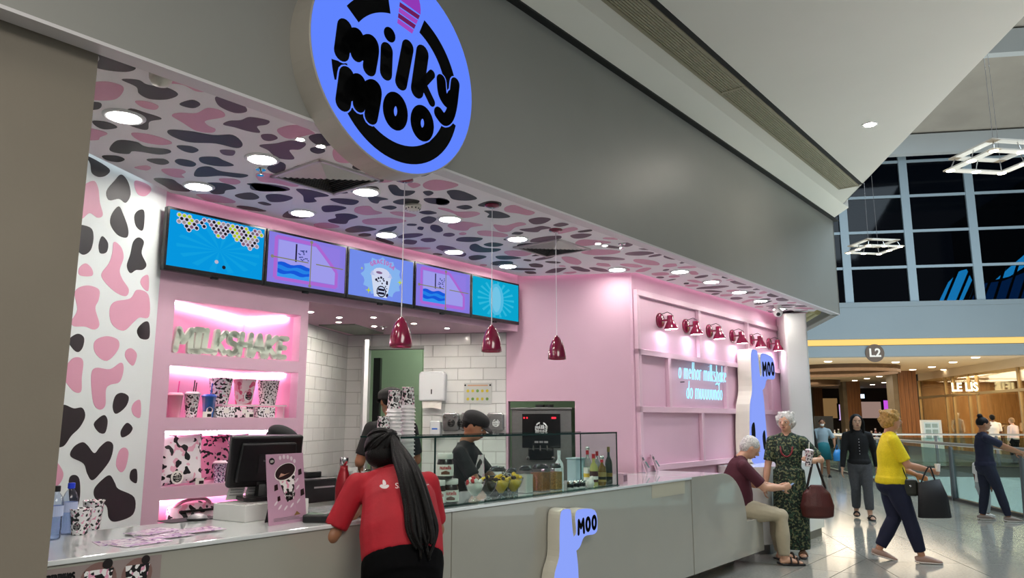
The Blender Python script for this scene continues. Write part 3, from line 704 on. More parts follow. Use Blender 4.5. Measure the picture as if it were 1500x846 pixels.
# ---- square air diffusers
def diffuser(cs_, ct, lab):
    t = thing('air_diffuser', lab, 'air vent', W(cs_, ct, ZC), AS, 'square ceiling air diffusers')
    m_vent = M('vent_metal', 'c9c4c2', 0.4, 0.3)
    MB().box(-0.235, 0.235, -0.235, 0.235, -0.004, 0).build('backing', M('vent_dark', '2b2a2c', 0.8), t)
    mb = MB()
    for q in ((-0.25, 0.25, -0.25, -0.228), (-0.25, 0.25, 0.228, 0.25), (-0.25, -0.228, -0.25, 0.25), (0.228, 0.25, -0.25, 0.25)): mb.box(*q, -0.014, 0)
    mb.build('frame', m_vent, t)
    for k in range(8):
        r0 = 0.215 - k * 0.026; h = 0.012
        if r0 < 0.02: break
        for (ax, ay) in ((1, 0), (-1, 0), (0, 1), (0, -1)):
            mb = MB(); px, py = -ay, ax
            a = [(ax * r0 + px * r0 * w_, ay * r0 + py * r0 * w_) for w_ in (-1, 1)]
            b = [(ax * (r0 - 0.016) + px * (r0 - 0.016) * w_, ay * (r0 - 0.016) + py * (r0 - 0.016) * w_) for w_ in (1, -1)]
            mb.add([(a[0][0], a[0][1], -0.005), (a[1][0], a[1][1], -0.005), (b[0][0], b[0][1], -0.005 - h), (b[1][0], b[1][1], -0.005 - h)], [(0, 1, 2, 3)])
            mb.build('louvre', m_vent, t)
diffuser(2.87, 3.80, 'square louvred air vent beside the big round sign')
diffuser(5.38, 3.85, 'square louvred air vent near the third pendant lamp')
# ---- smoke detector, sprinklers, dome camera
t = thing('smoke_detector', 'round cream smoke detector behind the first pendant cord', 'smoke detector', pz(605, 300, ZC))
MB().lathe([(0.06, 0), (0.06, -0.02), (0.045, -0.035), (0.03, -0.04), (0.0, -0.04)], 24).build('body', M('cream_plastic', 'e3dfd2', 0.4), t, smooth=True)
for k in range(12):
    MB().obox((0.05 * math.cos(k * PI / 6), 0.05 * math.sin(k * PI / 6), -0.028), (1, 0, 0), (0, 1, 0), UP, 0.004, 0.004, 0.006).build('vent_slot', m_dark, t)
def sprinkler(P, lab):
    t = thing('sprinkler', lab, 'sprinkler', P, 0, 'ceiling sprinklers')
    MB().lathe([(0.035, 0), (0.03, -0.008), (0.0, -0.008)], 16).build('escutcheon', m_chrome, t)
    MB().cyl((0, 0, -0.005), (0, 0, -0.04), 0.008).cyl((0, 0, -0.04), (0, 0, -0.043), 0.02).build('head', m_chrome, t)
sprinkler(pz(382, 247, ZC), 'chrome sprinkler head left of the square air vent'); sprinkler(pz(911, 357, ZC), 'chrome sprinkler head over the pink wall corner')
sprinkler(pz(562, 478, 2.43), 'sprinkler head in the kitchen ceiling')
t = thing('dome_sensor', 'small white half-dome sensor by the beige wall', 'sensor', pz(236, 110, ZC))
MB().lathe([(0.05, 0), (0.048, -0.02), (0.035, -0.045), (0.0, -0.055)], 20).build('body', M('cream_plastic'), t, smooth=True)
t = thing('security_camera', 'white ball security camera hanging near the white pier', 'camera', pz(1139, 447, ZC))
MB().lathe([(0.05, 0), (0.05, -0.02), (0.03, -0.04), (0.03, -0.06)], 20).build('mount', m_white, t)
MB().ell((0, 0, -0.10), (0.062, 0.062, 0.062)).build('housing', m_white, t, smooth=True)
MB().ell((-0.01, -0.035, -0.12), (0.03, 0.03, 0.03)).build('lens', m_dark, t, smooth=True)
# ---- big round sign
SG = (2.64, 3.40); ST = 2.90
sg = thing('round_sign', 'large round blue lit shop sign with black bubble lettering', 'sign', W(SG[0], ST, SG[1]), AS)
R0 = 0.59
MB().lathe([(R0, 0.0), (R0 + 0.004, 0.004), (R0 + 0.004, 0.16)], 72, axis=(0, 1, 0), cap=True).build('rim', M('sign_case', 'b7b2a8', 0.45, 0.2), sg)
MB().lathe([(0, -0.002), (R0 - 0.004, -0.002), (R0 - 0.004, 0.004)], 72, axis=(0, 1, 0)).build('lit_face', E('sign_blue', '6084ff', 1.0), sg)
A3 = lambda p: (440 + p[0] / 3.2538, p[1] / 3.2538)
def L3(p):
    q = S_t(*A3(p), ST); return ((q[0] - SG[0]) / R0, (q[2] - SG[1]) / R0)
RL = 0.083
LOGO = []                                      # strokes in units of the sign radius: (letter, points, radius)
for ch, r, pts in (
 ('m', 1.0, [(208, 135), (193, 250)]), ('m', .86, [(222, 215), (245, 180), (266, 172), (270, 200), (265, 260)]), ('m', .92, [(282, 250), (305, 215), (332, 205), (340, 235), (325, 325)]),
 ('i', .85, [(421, 166), (422, 168)]), ('i', .88, [(408, 240), (404, 348)]),
 ('l', .9, [(508, 227), (476, 395)]),
 ('k', 1.0, [(578, 255), (553, 430)]), ('k', .55, [(622, 355), (580, 400)]), ('k', .55, [(580, 400), (622, 488)]),
 ('y', .78, [(667, 385), (674, 450), (700, 488), (718, 460)]), ('y', .78, [(734, 400), (722, 500), (705, 555), (680, 570), (655, 540)]),
 ('m', 1.0, [(217, 362), (200, 488)]), ('m', .86, [(228, 445), (255, 400), (275, 390), (280, 420), (276, 500)]), ('m', .92, [(292, 480), (320, 430), (347, 420), (352, 450), (333, 555)])):
    LOGO.append((ch, catmull([L3(p) for p in pts], 4, False) if len(pts) > 2 else [L3(p) for p in pts], RL * r))
for cx, cy, rx, ry in ((449, 531, 34, 58), (577, 588, 32, 54)):
    LOGO.append(('o', [L3((cx + rx * math.cos(a * PI / 10) , cy + ry * math.sin(a * PI / 10) + 0.3 * rx * math.cos(a * PI / 10))) for a in range(21)], RL * 0.8))
RC = (0.0, -0.127); RR = 0.70; RW = 0.168
def arc_band(mb, a0, a1, fmap, r=RR, w=RW, n=26, c=RC):
    for k in range(n):
        x0 = math.radians(a0 + (a1 - a0) * k / n); x1 = math.radians(a0 + (a1 - a0) * (k + 1) / n)
        q = [(c[0] + rr * math.cos(x), c[1] + rr * math.sin(x)) for rr, x in ((r - w / 2, x0), (r + w / 2, x0), (r + w / 2, x1), (r - w / 2, x1))]
        mb.poly([fmap(*p) for p in q])
ARCS = ((10, 68), (103, 145), (187, 200), (220, 345))
def logo_faces(mb, fmap, ring=True, grow=0.0):
    if ring:
        for a0, a1 in ARCS: arc_band(mb, a0, a1, fmap)
    for ch, pts, r in LOGO: mb.stroke(pts, r + grow, fmap, 10)
fm = lambda d: (lambda x, y: (x * R0, d, y * R0))
m_sign_k = M('sign_black', '030304', 0.7, spec=.1)
mb = MB()
for a0, a1 in ARCS: arc_band(mb, a0, a1, fm(-0.004))
mb.build('ring', m_sign_k, sg, kind='stuff')
mb = MB()
for ch, pts, r in LOGO: mb.stroke(pts, r + 0.014, fm(-0.0055), 14)
mb.build('letter_halo', MATS['sign_blue'], sg, kind='stuff')
for ch, pts, r in LOGO: MB().stroke(pts, r, fm(-0.007), 18).build('letter_stroke', m_sign_k, sg)
cup = [L3(p) for p in ((470, 10), (566, 75), (527, 165), (457, 115))]
def lerp(a, b, t): return (a[0] + (b[0] - a[0]) * t, a[1] + (b[1] - a[1]) * t)
for k in range(4):
    a0, a1 = k / 4 + 0.02, (k + 1) / 4 - 0.03
    q = [lerp(cup[0], cup[3], a0), lerp(cup[1], cup[2], a0), lerp(cup[1], cup[2], a1), lerp(cup[0], cup[3], a1)]
    MB().poly([fm(-0.0075)(*p) for p in q]).build('cup_stripe', E('sign_magenta' if k % 2 else 'sign_plum', 'b04fd0' if k % 2 else '7a2060', 0.8), sg)
dome = [L3(p) for p in ((470, 0), (568, 72))]; cc = lerp(dome[0], dome[1], 0.5); dx, dy = dome[1][0] - dome[0][0], dome[1][1] - dome[0][1]
MB().poly([fm(-0.0075)(cc[0] + dx / 2 * math.cos(a * PI / 12) - dy * 0.5 * math.sin(a * PI / 12) * 1.3, cc[1] + dy / 2 * math.cos(a * PI / 12) + abs(dx) * 0.75 * math.sin(a * PI / 12)) for a in range(13)]).build('cup_dome', E('sign_violet', 'a040c8', 0.8), sg)
# ---- menu screens
TVT = 4.86; TVW, TVH = 0.755, 0.432
m_bez = M('screen_bezel', '08080a', 0.25)
def circ(x, y, r, n=14): return [(x + r * math.cos(2 * PI * k / n), y + r * math.sin(2 * PI * k / n)) for k in range(n)]
def make_tv(s0, lab, art):
    t = thing('menu_screen', lab, 'screen', W(s0, TVT, 2.483), AS, 'menu screens above the kitchen opening')
    MB().box(0, TVW, 0.0, 0.045, 0, TVH).build('bezel', m_bez, t, bevel=0.004)
    MB().box(TVW / 2 - 0.025, TVW / 2 + 0.025, 0.01, 0.03, -0.012, 0.0).build('logo_tab', m_bez, t)
    MB().box(TVW / 2 - 0.2, TVW / 2 + 0.2, 0.045, TV_T - TVT, 0.1, 0.3).build('wall_bracket', m_dark, t)
    mats = []; idx = {}; mb = MB(); lay = [0]
    x0, z0, w, h = 0.017, 0.032, TVW - 0.034, TVH - 0.050
    def put(poly, col, s=0.85):
        key = (col, s)
        if key not in idx: idx[key] = len(mats); mats.append(E('screen_' + col + '_%d' % int(s * 100), col, s))
        mb.mi = idx[key]; lay[0] += 1
        mb.poly([(x0 + p[0] * w, -0.0012 - lay[0] * 0.00004, z0 + p[1] * h) for p in poly])
    put([(0, 0), (1, 0), (1, 1), (0, 1)], art[0]); art[1](put)
    mb.build('screen', mats, t)
rs = random.Random(3)
def art_bubbles(put):
    for k in range(14):
        a = k * 2 * PI / 14; put([(0.52, 0.42), (0.52 + 0.44 * math.cos(a), 0.42 + 0.4 * math.sin(a)), (0.52 + 0.44 * math.cos(a + .16), 0.42 + 0.4 * math.sin(a + .16))] , '12abf0')
    rows = [(0.93, range(1, 19)), (0.87, range(1, 19)), (0.81, range(1, 18)), (0.75, [1, 2, 3, 4, 8, 9, 10, 12, 13, 14, 15, 16, 17]), (0.69, [3, 9, 10, 11, 13, 14, 15, 16, 17]), (0.63, [14, 15, 16, 17, 11]), (0.57, [16])]
    for j, (z, xs) in enumerate(rows):
        for i in xs:
            x = 0.04 + i * 0.05 + (0.025 if j % 2 else 0)
            if x > 0.97 or rs.random() < 0.10: continue
            c = rs.choice(['23202a', '6f6a78', '8a5f7c', '23202a', 'b8d420', 'a89a9c'])
            put([(p[0], 0 + (p[1] - z) * 1.75 + z) for p in circ(x, z, 0.026)], 'd8d4ea'); put([(p[0], (p[1] - z) * 1.75 + z) for p in circ(x, z, 0.017)], c)
    for x, z, c in ((0.49, 0.2, 'c9c4da'), (0.57, 0.12, '23202a')): put([(p[0], (p[1] - z) * 1.75 + z) for p in circ(x, z, 0.02)], c)
def line(put, a, b, wd, col):
    dx, dy = b[0] - a[0], (b[1] - a[1]) * 0.55; L = max(math.hypot(dx, dy), 1e-6); nx, ny = -dy / L * wd, dx / L * wd / 0.55
    put([(a[0] + nx, a[1] + ny), (a[0] - nx, a[1] - ny), (b[0] - nx, b[1] - ny), (b[0] + nx, b[1] + ny)], col)
def art_map(put):
    put([(0.08, 0.08), (0.92, 0.08), (0.92, 0.93), (0.08, 0.93)], '9a84f0')
    fr = [(0.09, 0.1), (0.09, 0.92), (0.60, 0.92), (0.88, 0.42), (0.88, 0.1)]
    put([(0.12, 0.15), (0.86, 0.15), (0.86, 0.44), (0.59, 0.87), (0.12, 0.87)], 'a9a6fb')
    for a, b in zip(fr, fr[1:] + fr[:1]): line(put, a, b, 0.02, 'b86fe0')
    for k, c in enumerate(('1b5fe8', '2a8cf6', '1b5fe8', '3aa0ff')):
        z1 = 0.42 - k * 0.07; pts = [(0.12 + 0.40 * i / 10, z1 + 0.02 * math.sin(i * 1.1 + k)) for i in range(11)]
        put([(0.12, 0.13)] + [(0.52, 0.13)] + pts[::-1], c)
    put([(0.33, 0.48), (0.35, 0.48), (0.35, 0.85), (0.33, 0.85)], '241f3c')
    for k in range(22): put([(p[0], p[1]) for p in circ(0.37 + 0.15 * rs.random(), 0.5 + 0.28 * rs.random(), 0.012, 7)], '3f4a8c')
    for a, b in (((0.05, 0.51), (0.50, 0.51)), ((0.60, 0.51), (0.97, 0.51)), ((0.53, 0.04), (0.53, 0.95))): line(put, a, b, 0.006, '8a8868')
    for x, z in ((0.05, 0.51), (0.53, 0.95), (0.53, 0.04)): put([(p[0], (p[1] - z) * 1.7 + z) for p in circ(x, z, 0.02)], '8f8d78')
FONT = {}
def arc(cx, cy, rx, ry, a0, a1, n=9): return [(cx + rx * math.cos(math.radians(a0 + (a1 - a0) * k / n)), cy + ry * math.sin(math.radians(a0 + (a1 - a0) * k / n))) for k in range(n + 1)]
# round brush alphabet: strokes in a box of height 1 (capitals), small letters 0.62 high
FONT.update({
 'M': (0.95, [[(0.1, 0), (0.15, 0.95), (0.45, 0.4), (0.78, 0.95), (0.85, 0)]]), 'I': (0.5, [[(0.25, 0), (0.25, 1)], [(0.08, 1), (0.42, 1)], [(0.08, 0), (0.42, 0)]]),
 'L': (0.6, [[(0.15, 1), (0.12, 0.05), (0.52, 0.05)]]), 'K': (0.75, [[(0.12, 0), (0.15, 1)], [(0.62, 0.98), (0.2, 0.5), (0.65, 0.02)]]),
 'S': (0.65, [arc(0.33, 0.75, 0.22, 0.25, 40, 270, 9)[:] + arc(0.33, 0.25, 0.24, 0.25, 90, -140, 9)]), 'H': (0.8, [[(0.12, 0), (0.15, 1)], [(0.65, 0), (0.68, 1)], [(0.02, 0.5), (0.68, 0.5)]]),
 'A': (0.8, [[(0.08, 0), (0.4, 1), (0.7, 0)], [(0.2, 0.35), (0.6, 0.35)]]), 'E': (0.65, [[(0.55, 0.97), (0.15, 0.97), (0.13, 0.03), (0.52, 0.03)], [(0.14, 0.5), (0.46, 0.5)]]),
 'O': (0.75, [arc(0.37, 0.5, 0.25, 0.45, 0, 360, 16)]), 'G': (0.75, [arc(0.38, 0.5, 0.28, 0.45, 40, 340, 12) + [(0.62, 0.45), (0.42, 0.45)]]),
 'R': (0.7, [[(0.13, 0), (0.13, 1)], [(0.13, 0.97)] + arc(0.32, 0.74, 0.22, 0.24, 90, -90, 6) + [(0.15, 0.5), (0.6, 0)]]), 'C': (0.7, [arc(0.4, 0.5, 0.28, 0.45, 50, 310, 12)]),
 'Q': (0.8, [arc(0.37, 0.5, 0.27, 0.45, 0, 360, 16), [(0.45, 0.25), (0.7, -0.05)]]), 'U': (0.75, [[(0.12, 1), (0.12, 0.35)] + arc(0.37, 0.3, 0.25, 0.26, 180, 360, 8) + [(0.62, 1)]]),
 'D': (0.75, [[(0.13, 0), (0.13, 1), (0.3, 0.98)] + arc(0.33, 0.5, 0.28, 0.47, 80, -80, 8) + [(0.13, 0)]]), 'N': (0.8, [[(0.12, 0), (0.12, 1), (0.62, 0), (0.62, 1)]]),
 'o': (0.55, [arc(0.27, 0.31, 0.19, 0.29, 0, 360, 14)]), 'm': (0.85, [[(0.1, 0), (0.1, 0.6)], [(0.1, 0.4)] + arc(0.26, 0.42, 0.15, 0.18, 180, 0, 6) + [(0.41, 0)], [(0.41, 0.42)] + arc(0.57, 0.42, 0.15, 0.18, 180, 0, 6) + [(0.72, 0)]]),
 'e': (0.52, [[(0.1, 0.33), (0.42, 0.36)] + arc(0.26, 0.32, 0.17, 0.28, 10, 310, 11)]), 'l': (0.28, [[(0.14, 0), (0.14, 1)]]), 'i': (0.28, [[(0.14, 0), (0.14, 0.6)], [(0.14, 0.86), (0.14, 0.88)]]),
 'h': (0.55, [[(0.1, 0), (0.1, 1)], [(0.1, 0.4)] + arc(0.26, 0.42, 0.16, 0.18, 180, 0, 6) + [(0.42, 0)]]), 'r': (0.42, [[(0.1, 0), (0.1, 0.6)], [(0.1, 0.42)] + arc(0.26, 0.42, 0.16, 0.18, 170, 50, 4)]),
 'k': (0.52, [[(0.1, 0), (0.1, 1)], [(0.42, 0.62), (0.13, 0.3), (0.45, 0)]]), 's': (0.45, [arc(0.21, 0.46, 0.14, 0.14, 40, 260, 6) + arc(0.21, 0.16, 0.15, 0.15, 80, -150, 6)]),
 'a': (0.55, [arc(0.26, 0.3, 0.18, 0.28, 0, 360, 12), [(0.45, 0.6), (0.45, 0)]]), 'd': (0.58, [arc(0.26, 0.3, 0.18, 0.28, 0, 360, 12), [(0.45, 1), (0.45, 0)]]),
 'u': (0.52, [[(0.09, 0.6), (0.09, 0.22)] + arc(0.24, 0.2, 0.15, 0.19, 180, 360, 6) + [(0.39, 0.6)]]), 'n': (0.52, [[(0.1, 0), (0.1, 0.6)], [(0.1, 0.4)] + arc(0.25, 0.42, 0.15, 0.18, 180, 0, 6) + [(0.4, 0)]]),
 't': (0.4, [[(0.18, 0.9), (0.18, 0.05), (0.32, 0.03)], [(0.03, 0.62), (0.34, 0.62)]]), ' ': (0.35, []), '~': (0.0, [])})
def layout(txt, h, gap=0.02, mono=None):
    x = 0; out = []
    for c in txt:
        if c == '~': out.append((c, [[(x - 0.40 * h, 0.78 * h), (x - 0.3 * h, 0.86 * h), (x - 0.2 * h, 0.78 * h), (x - 0.1 * h, 0.86 * h)]])); continue
        w, strokes = FONT[c]
        out.append((c, [[(x + p[0] * h, p[1] * h) for p in s_] for s_ in strokes])); x += (w + gap) * h
    return out, x
def art_gracious(put):
    c = (0.5, 0.5); pts = []
    for k in range(36):
        r = 0.40 if k % 3 else 0.46; pts.append((c[0] + r * 0.72 * math.cos(k * PI / 18), c[1] + r * 1.02 * math.sin(k * PI / 18)))
    put(pts, '8fc0ff')
    put([(0.38, 0.05), (0.58, 0.05), (0.64, 0.52), (0.33, 0.52)], 'dfe8ff')
    put([(0.31, 0.52), (0.66, 0.52), (0.63, 0.62), (0.34, 0.62)], 'c3cdf8'); put([(p[0], (p[1] - .6) * 0.9 + .6) for p in circ(0.485, 0.6, 0.13)], 'dfe4ff'); put([(p[0], (p[1] - .6) * 0.6 + .6) for p in circ(0.45, 0.6, 0.05)], '8c6a96')
    for k in range(26):
        z = 0.1 + 0.40 * rs.random(); put([(p[0], (p[1] - z) * 1.6 + z) for p in circ(0.40 + 0.19 * rs.random(), z, rs.uniform(0.008, 0.02), 6)], '201a38')
    put([(p[0], (p[1] - .18) * 1.75 + .18) for p in circ(0.49, 0.18, 0.075)], '151228'); put([(p[0], (p[1] - .18) * 1.75 + .18) for p in circ(0.49, 0.18, 0.06)], 'cfdcff')
    for kk, wd in enumerate(('milk', 'moo')):
        pass
    line(put, (0.44, 0.22), (0.54, 0.22), 0.014, '151228'); line(put, (0.44, 0.14), (0.54, 0.14), 0.014, '151228')
    out, wtot = layout('GRACIOSA', 0.1, 0.08)
    for ch, ss in out:
        for s_ in ss:
            cx = s_[0][0]
            for a, b in zip(s_, s_[1:]):
                def mp(p):
                    x = p[0] / wtot; ang = (0.5 - x) * 1.5; r = 0.40 + p[1] * 0.9
                    return (0.5 + r * 0.62 * math.sin(-ang) , 0.42 + r * 0.98 * math.cos(ang))
                line(put, mp(a), mp(b), 0.009, 'c07fd0')
    for x, z, q in ((0.78, 0.46, 0.045), (0.29, 0.16, 0.045), (0.18, 0.62, 0.022), (0.82, 0.06, 0.02)):
        put([(x + q * (1 if k % 2 == 0 else 0.3) * math.cos(k * PI / 4), z + 1.75 * q * (1 if k % 2 == 0 else 0.3) * math.sin(k * PI / 4)) for k in range(8)], 'c8e038')
def art_rays(put):
    for k in range(18):
        a = k * 2 * PI / 18; put([(0.5, 0.5), (0.5 + 0.40 * math.cos(a), 0.5 + 0.48 * math.sin(a)), (0.5 + 0.40 * math.cos(a + .13), 0.5 + 0.48 * math.sin(a + .13))], '35c4ea')
    put([(0.5 + 0.16 * math.cos(k * PI / 14), 0.5 + 0.42 * math.sin(k * PI / 14)) for k in range(28)], '58c8f0')
    put([(0.5 + 0.1 * math.cos(k * PI / 14), 0.5 + 0.34 * math.sin(k * PI / 14)) for k in range(28)], '7ad2f5')
for k, (lab, art) in enumerate((('leftmost menu screen, cyan with rows of bubbles along its top', ('08a2ee', art_bubbles)),
                                ('lilac menu screen with pink map outline, next to the bubble screen', ('9084ee', art_map)),
                                ('middle menu screen, pale blue with a cow-print cup', ('7b96fa', art_gracious)),
                                ('lilac menu screen with pink map outline, right of the cup screen', ('9084ee', art_map)),
                                ('rightmost menu screen, plain turquoise with pale rays', ('0cb0dc', art_rays)))):
    make_tv(2.385 + k * 0.762, lab, art)
# ---- pendant lamps
m_wine = M('wine_enamel', '7d0f38', 0.15, coat=0.6)
for k, (x, yt, yb, lab) in enumerate(((593, 262, 508, 'wine-red pendant lamp nearest the big round sign'), (721, 300, 515, 'middle one of three wine-red pendant lamps'), (814, 336, 526, 'farthest wine-red pendant lamp, before the plain pink wall'))):
    P = pz(x, yt, ZC); d = P.y; xb = {593: 586, 721: 718, 814: 814}[x]
    r = ray(xb, yb); zb = CAMH + r.z * (d / r.y); L = ZC - zb - 0.0
    t = thing('pendant_lamp', lab, 'lamp', P, 0, 'wine-red pendant lamps')
    MB().lathe([(0.055, 0), (0.055, -0.012), (0.02, -0.022), (0, -0.022)], 24).build('canopy', m_wine, t, smooth=True)
    h = 0.185; z0 = -L
    MB().cyl((0, 0, -0.02), (0, 0, z0 + h), 0.003, n=8).build('cord', M('cord_white', 'e6e2e6', 0.5), t)
    o = MB().lathe([(0.072, z0), (0.071, z0 + 0.02), (0.066, z0 + 0.06), (0.056, z0 + 0.105), (0.040, z0 + 0.145), (0.022, z0 + 0.172), (0.008, z0 + 0.188), (0.0, z0 + 0.19)], 32, cap=False).build('shade', m_wine, t, smooth=True)
    sm = o.modifiers.new('solid', 'SOLIDIFY'); sm.thickness = 0.003
    MB().lathe([(0, z0 + 0.012), (0.068, z0 + 0.012), (0.066, z0 + 0.02)], 32).build('bulb_glow', E('pendant_glow', 'ff4fa0', 2.2), t)
# ---- wall lamps over the panelled wall
proto = None
for k, (x, y, lab) in enumerate(((966, 468, 'first red wall lamp from the pink wall corner'), (1004, 478, 'second red wall lamp from the pink wall corner'), (1038, 484, 'third red wall lamp, above the lit blue-white script'),
                            (1072, 493, 'fourth red wall lamp, left of the tall lit sign'), (1100, 500, 'fifth red wall lamp, just above the tall lit sign'), (1126, 507, 'last red wall lamp, nearest the white pier'))):
    q = S_t(x, y, LT); P = W(q[0], LT, 2.585)
    if proto is None:
        t = proto = thing('wall_lamp', lab, 'lamp', P, AS, 'red wall lamps')
        MB().lathe([(0.085, 0), (0.085, -0.018), (0.07, -0.028), (0, -0.03)], 24, axis=(0, 1, 0)).build('wall_plate', m_wine, t, smooth=True)
        MB().tube([(0, -0.02, 0), (0.01, -0.09, 0.0), (0.02, -0.13, 0.0)], 0.011).build('arm', m_wine, t)
        ax = Vector((0.04, -0.04, -1)).normalized(); c0 = Vector((0.02, -0.12, 0.05))
        MB().lathe([(0.0, -0.005), (0.036, 0.0), (0.038, 0.065), (0.048, 0.08), (0.072, 0.13), (0.078, 0.155)], 24, c=c0, axis=ax, cap=False).build('shade', m_wine, t, smooth=True)
        MB().lathe([(0, 0.145), (0.073, 0.145), (0.073, 0.15)], 24, c=c0, axis=ax).build('bulb', E('lamp_bulb', 'f4f0ff', 40.0), t)
        MB().tube([(0.0, -0.03, 0.07), (0.02, -0.09, 0.09), (0.03, -0.14, 0.06)], 0.004).build('cable', m_dark, t)
    else:
        o = copy_tree(proto); o.location = P; o['label'] = lab
# ---- neon script
nn = thing('neon_script', 'glowing blue-white neon script on the pink panelled wall', 'neon sign', W(0, LT, 0), AS)
m_neon = E('neon_tube', '9fe4ff', 1.5)
for txt, h, z, sc0, sc1 in (('o melhor milkshake', 0.20, 1.965, 7.80, 9.12), ('do muuuuundo', 0.20, 1.745, 7.98, 8.98)):
    out, wtot = layout(txt, h, 0.03); k = (sc1 - sc0) / wtot
    for i, (ch, ss) in enumerate(out):
        if not ss: continue
        mb = MB()
        for s_ in ss: mb.tube([(sc0 + p[0] * k + p[1] * 0.12, -0.05, z + p[1]) for p in s_], 0.005, n=6)
        if txt.startswith('do') and i == len(out) - 1: pass
        mb.build('letter_tube', m_neon, nn)
tl = [(8.80, 1.93), (8.84, 1.95), (8.87, 1.93), (8.91, 1.95)]
MB().tube([(p[0], -0.05, p[1]) for p in tl], 0.008, n=6).build('letter_tube', m_neon, nn)
for s_ in (7.95, 8.9): MB().cyl((s_, -0.05, 1.93), (s_, 0, 1.93), 0.005).build('stand_off', m_dark, nn)
# ---- lit lightboxes (plain tall shape with a tab lettered MOO)
def lightbox(name, lab, origin, H, depth, back):
    t = thing(name, lab, 'sign', origin, AS)
    body = [(-0.20, 0), (0.17, 0), (0.18, 0.40), (0.155, 0.62), (0.10, 0.80), (0.075, 0.97), (0.045, 1.0), (-0.045, 1.0), (-0.085, 0.96), (-0.10, 0.80), (-0.11, 0.62), (-0.19, 0.44)]
    tab = [(0.10, 0.74), (0.15, 0.79), (0.14, 0.93), (0.20, 0.98), (0.46, 0.95), (0.50, 0.80), (0.45, 0.745), (0.28, 0.74), (0.20, 0.66), (0.12, 0.64)]
    for nm, pl in (('body_panel', body), ('tab_panel', tab)):
        pl = catmull([(p[0] * H, p[1] * H) for p in pl], 4)
        cx = sum(p[0] for p in pl) / len(pl); cz = sum(p[1] for p in pl) / len(pl)
        MB().prism(pl, -depth, back, 'xz').build(nm, M('lightbox_side', 'dcd8c8', 0.4), t)
        f = [(cx + (p[0] - cx) * 0.97, cz + (p[1] - cz) * 0.985) for p in pl]
        MB().prism(f, -depth - 0.004, -depth + 0.001, 'xz').build('lit_face', E('lightbox_blue', '8fa6ff', 0.95), t)
    for pl in ([(-0.17, 0.30), (-0.10, 0.34), (-0.09, 0.22), (-0.13, 0.10), (-0.17, 0.14)], [(0.08, 0.22), (0.14, 0.27), (0.15, 0.15), (0.10, 0.10)]):
        pl = catmull([(p[0] * H, p[1] * H) for p in pl], 4); MB().prism(pl, -depth - 0.006, -depth, 'xz').build('dark_patch', m_sign_k, t)
    out, w_ = layout('MOO', 0.115 * H, 0.12)
    for ch, ss in out:
        mb = MB()
        for s_ in ss: mb.stroke([(p[0] + 0.165 * H, p[1] + 0.775 * H + p[0] * 0.05) for p in s_], 0.017 * H, lambda x, y: (x, -depth - 0.008, y), 10)
        mb.build('letter', m_sign_k, t)
    return t
lightbox('lit_wall_sign', 'tall blue lit sign with MOO lettering on the panelled wall', W(9.66, LT - 0.10, 0.99), 1.42, 0.12, 0.06)
lightbox('lit_counter_sign', 'blue lit sign with MOO lettering on the counter front', W(4.45, 3.19, 0.10), 0.80, 0.10, 0.0)
# ================================================================ counter and everything on it
CT, CZ = 3.20, 0.985
sc_ = thing('service_counter', 'long glossy greige service counter with flat front panels', 'counter', W(0, 0, 0), AS)
for a, b in ((0.6, 3.42), (3.426, 6.622)):
    MB().box(a, b, CT, CT + 0.66, 0.13, CZ - 0.022).build('front_panel', m_counter, sc_, bevel=0.003)
MB().box(0.6, 7.2, CT + 0.23, CT + 0.66, 0, 0.13).build('toe_kick', m_steel, sc_)
MB().box(0.6, 6.626, CT - 0.012, CT + 0.70, CZ - 0.02, CZ).build('worktop', m_top, sc_, bevel=0.004)
hq = [S_t(*p, CT - 0.001) for p in ((955, 709), (1003, 702), (1003, 722), (955, 730))]
MB().prism([(p[0], p[2]) for p in hq], CT - 0.002, CT + 0.002, 'xz').build('cover_plate', M('plate_cream', 'bdb7a2', 0.25), sc_)
bn = thing('bench_end', 'curved white end of the counter forming a low bench seat', 'bench', W(0, 0, 0), AS)
prof = [(6.63, CZ - 0.001), (7.32, CZ - 0.001)] + [(7.32 + 0.57 * math.sin(a * PI / 20), 0.47 + 0.514 * math.cos(a * PI / 20)) for a in range(1, 11)] + [(8.27, 0.47), (8.31, 0.455), (8.325, 0.42), (8.325, 0.13), (6.63, 0.13)]
MB().prism(prof, CT - 0.004, 3.90, 'xz').build('bench_body', m_counter, bn, bevel=0.004)
MB().box(6.632, 7.33, CT - 0.003, 3.90, CZ - 0.0008, CZ + 0.0008).build('top_slab', m_top, bn)
MB().box(7.21, 8.05, CT + 0.23, 3.85, 0, 0.13).build('toe_kick', m_steel, bn)
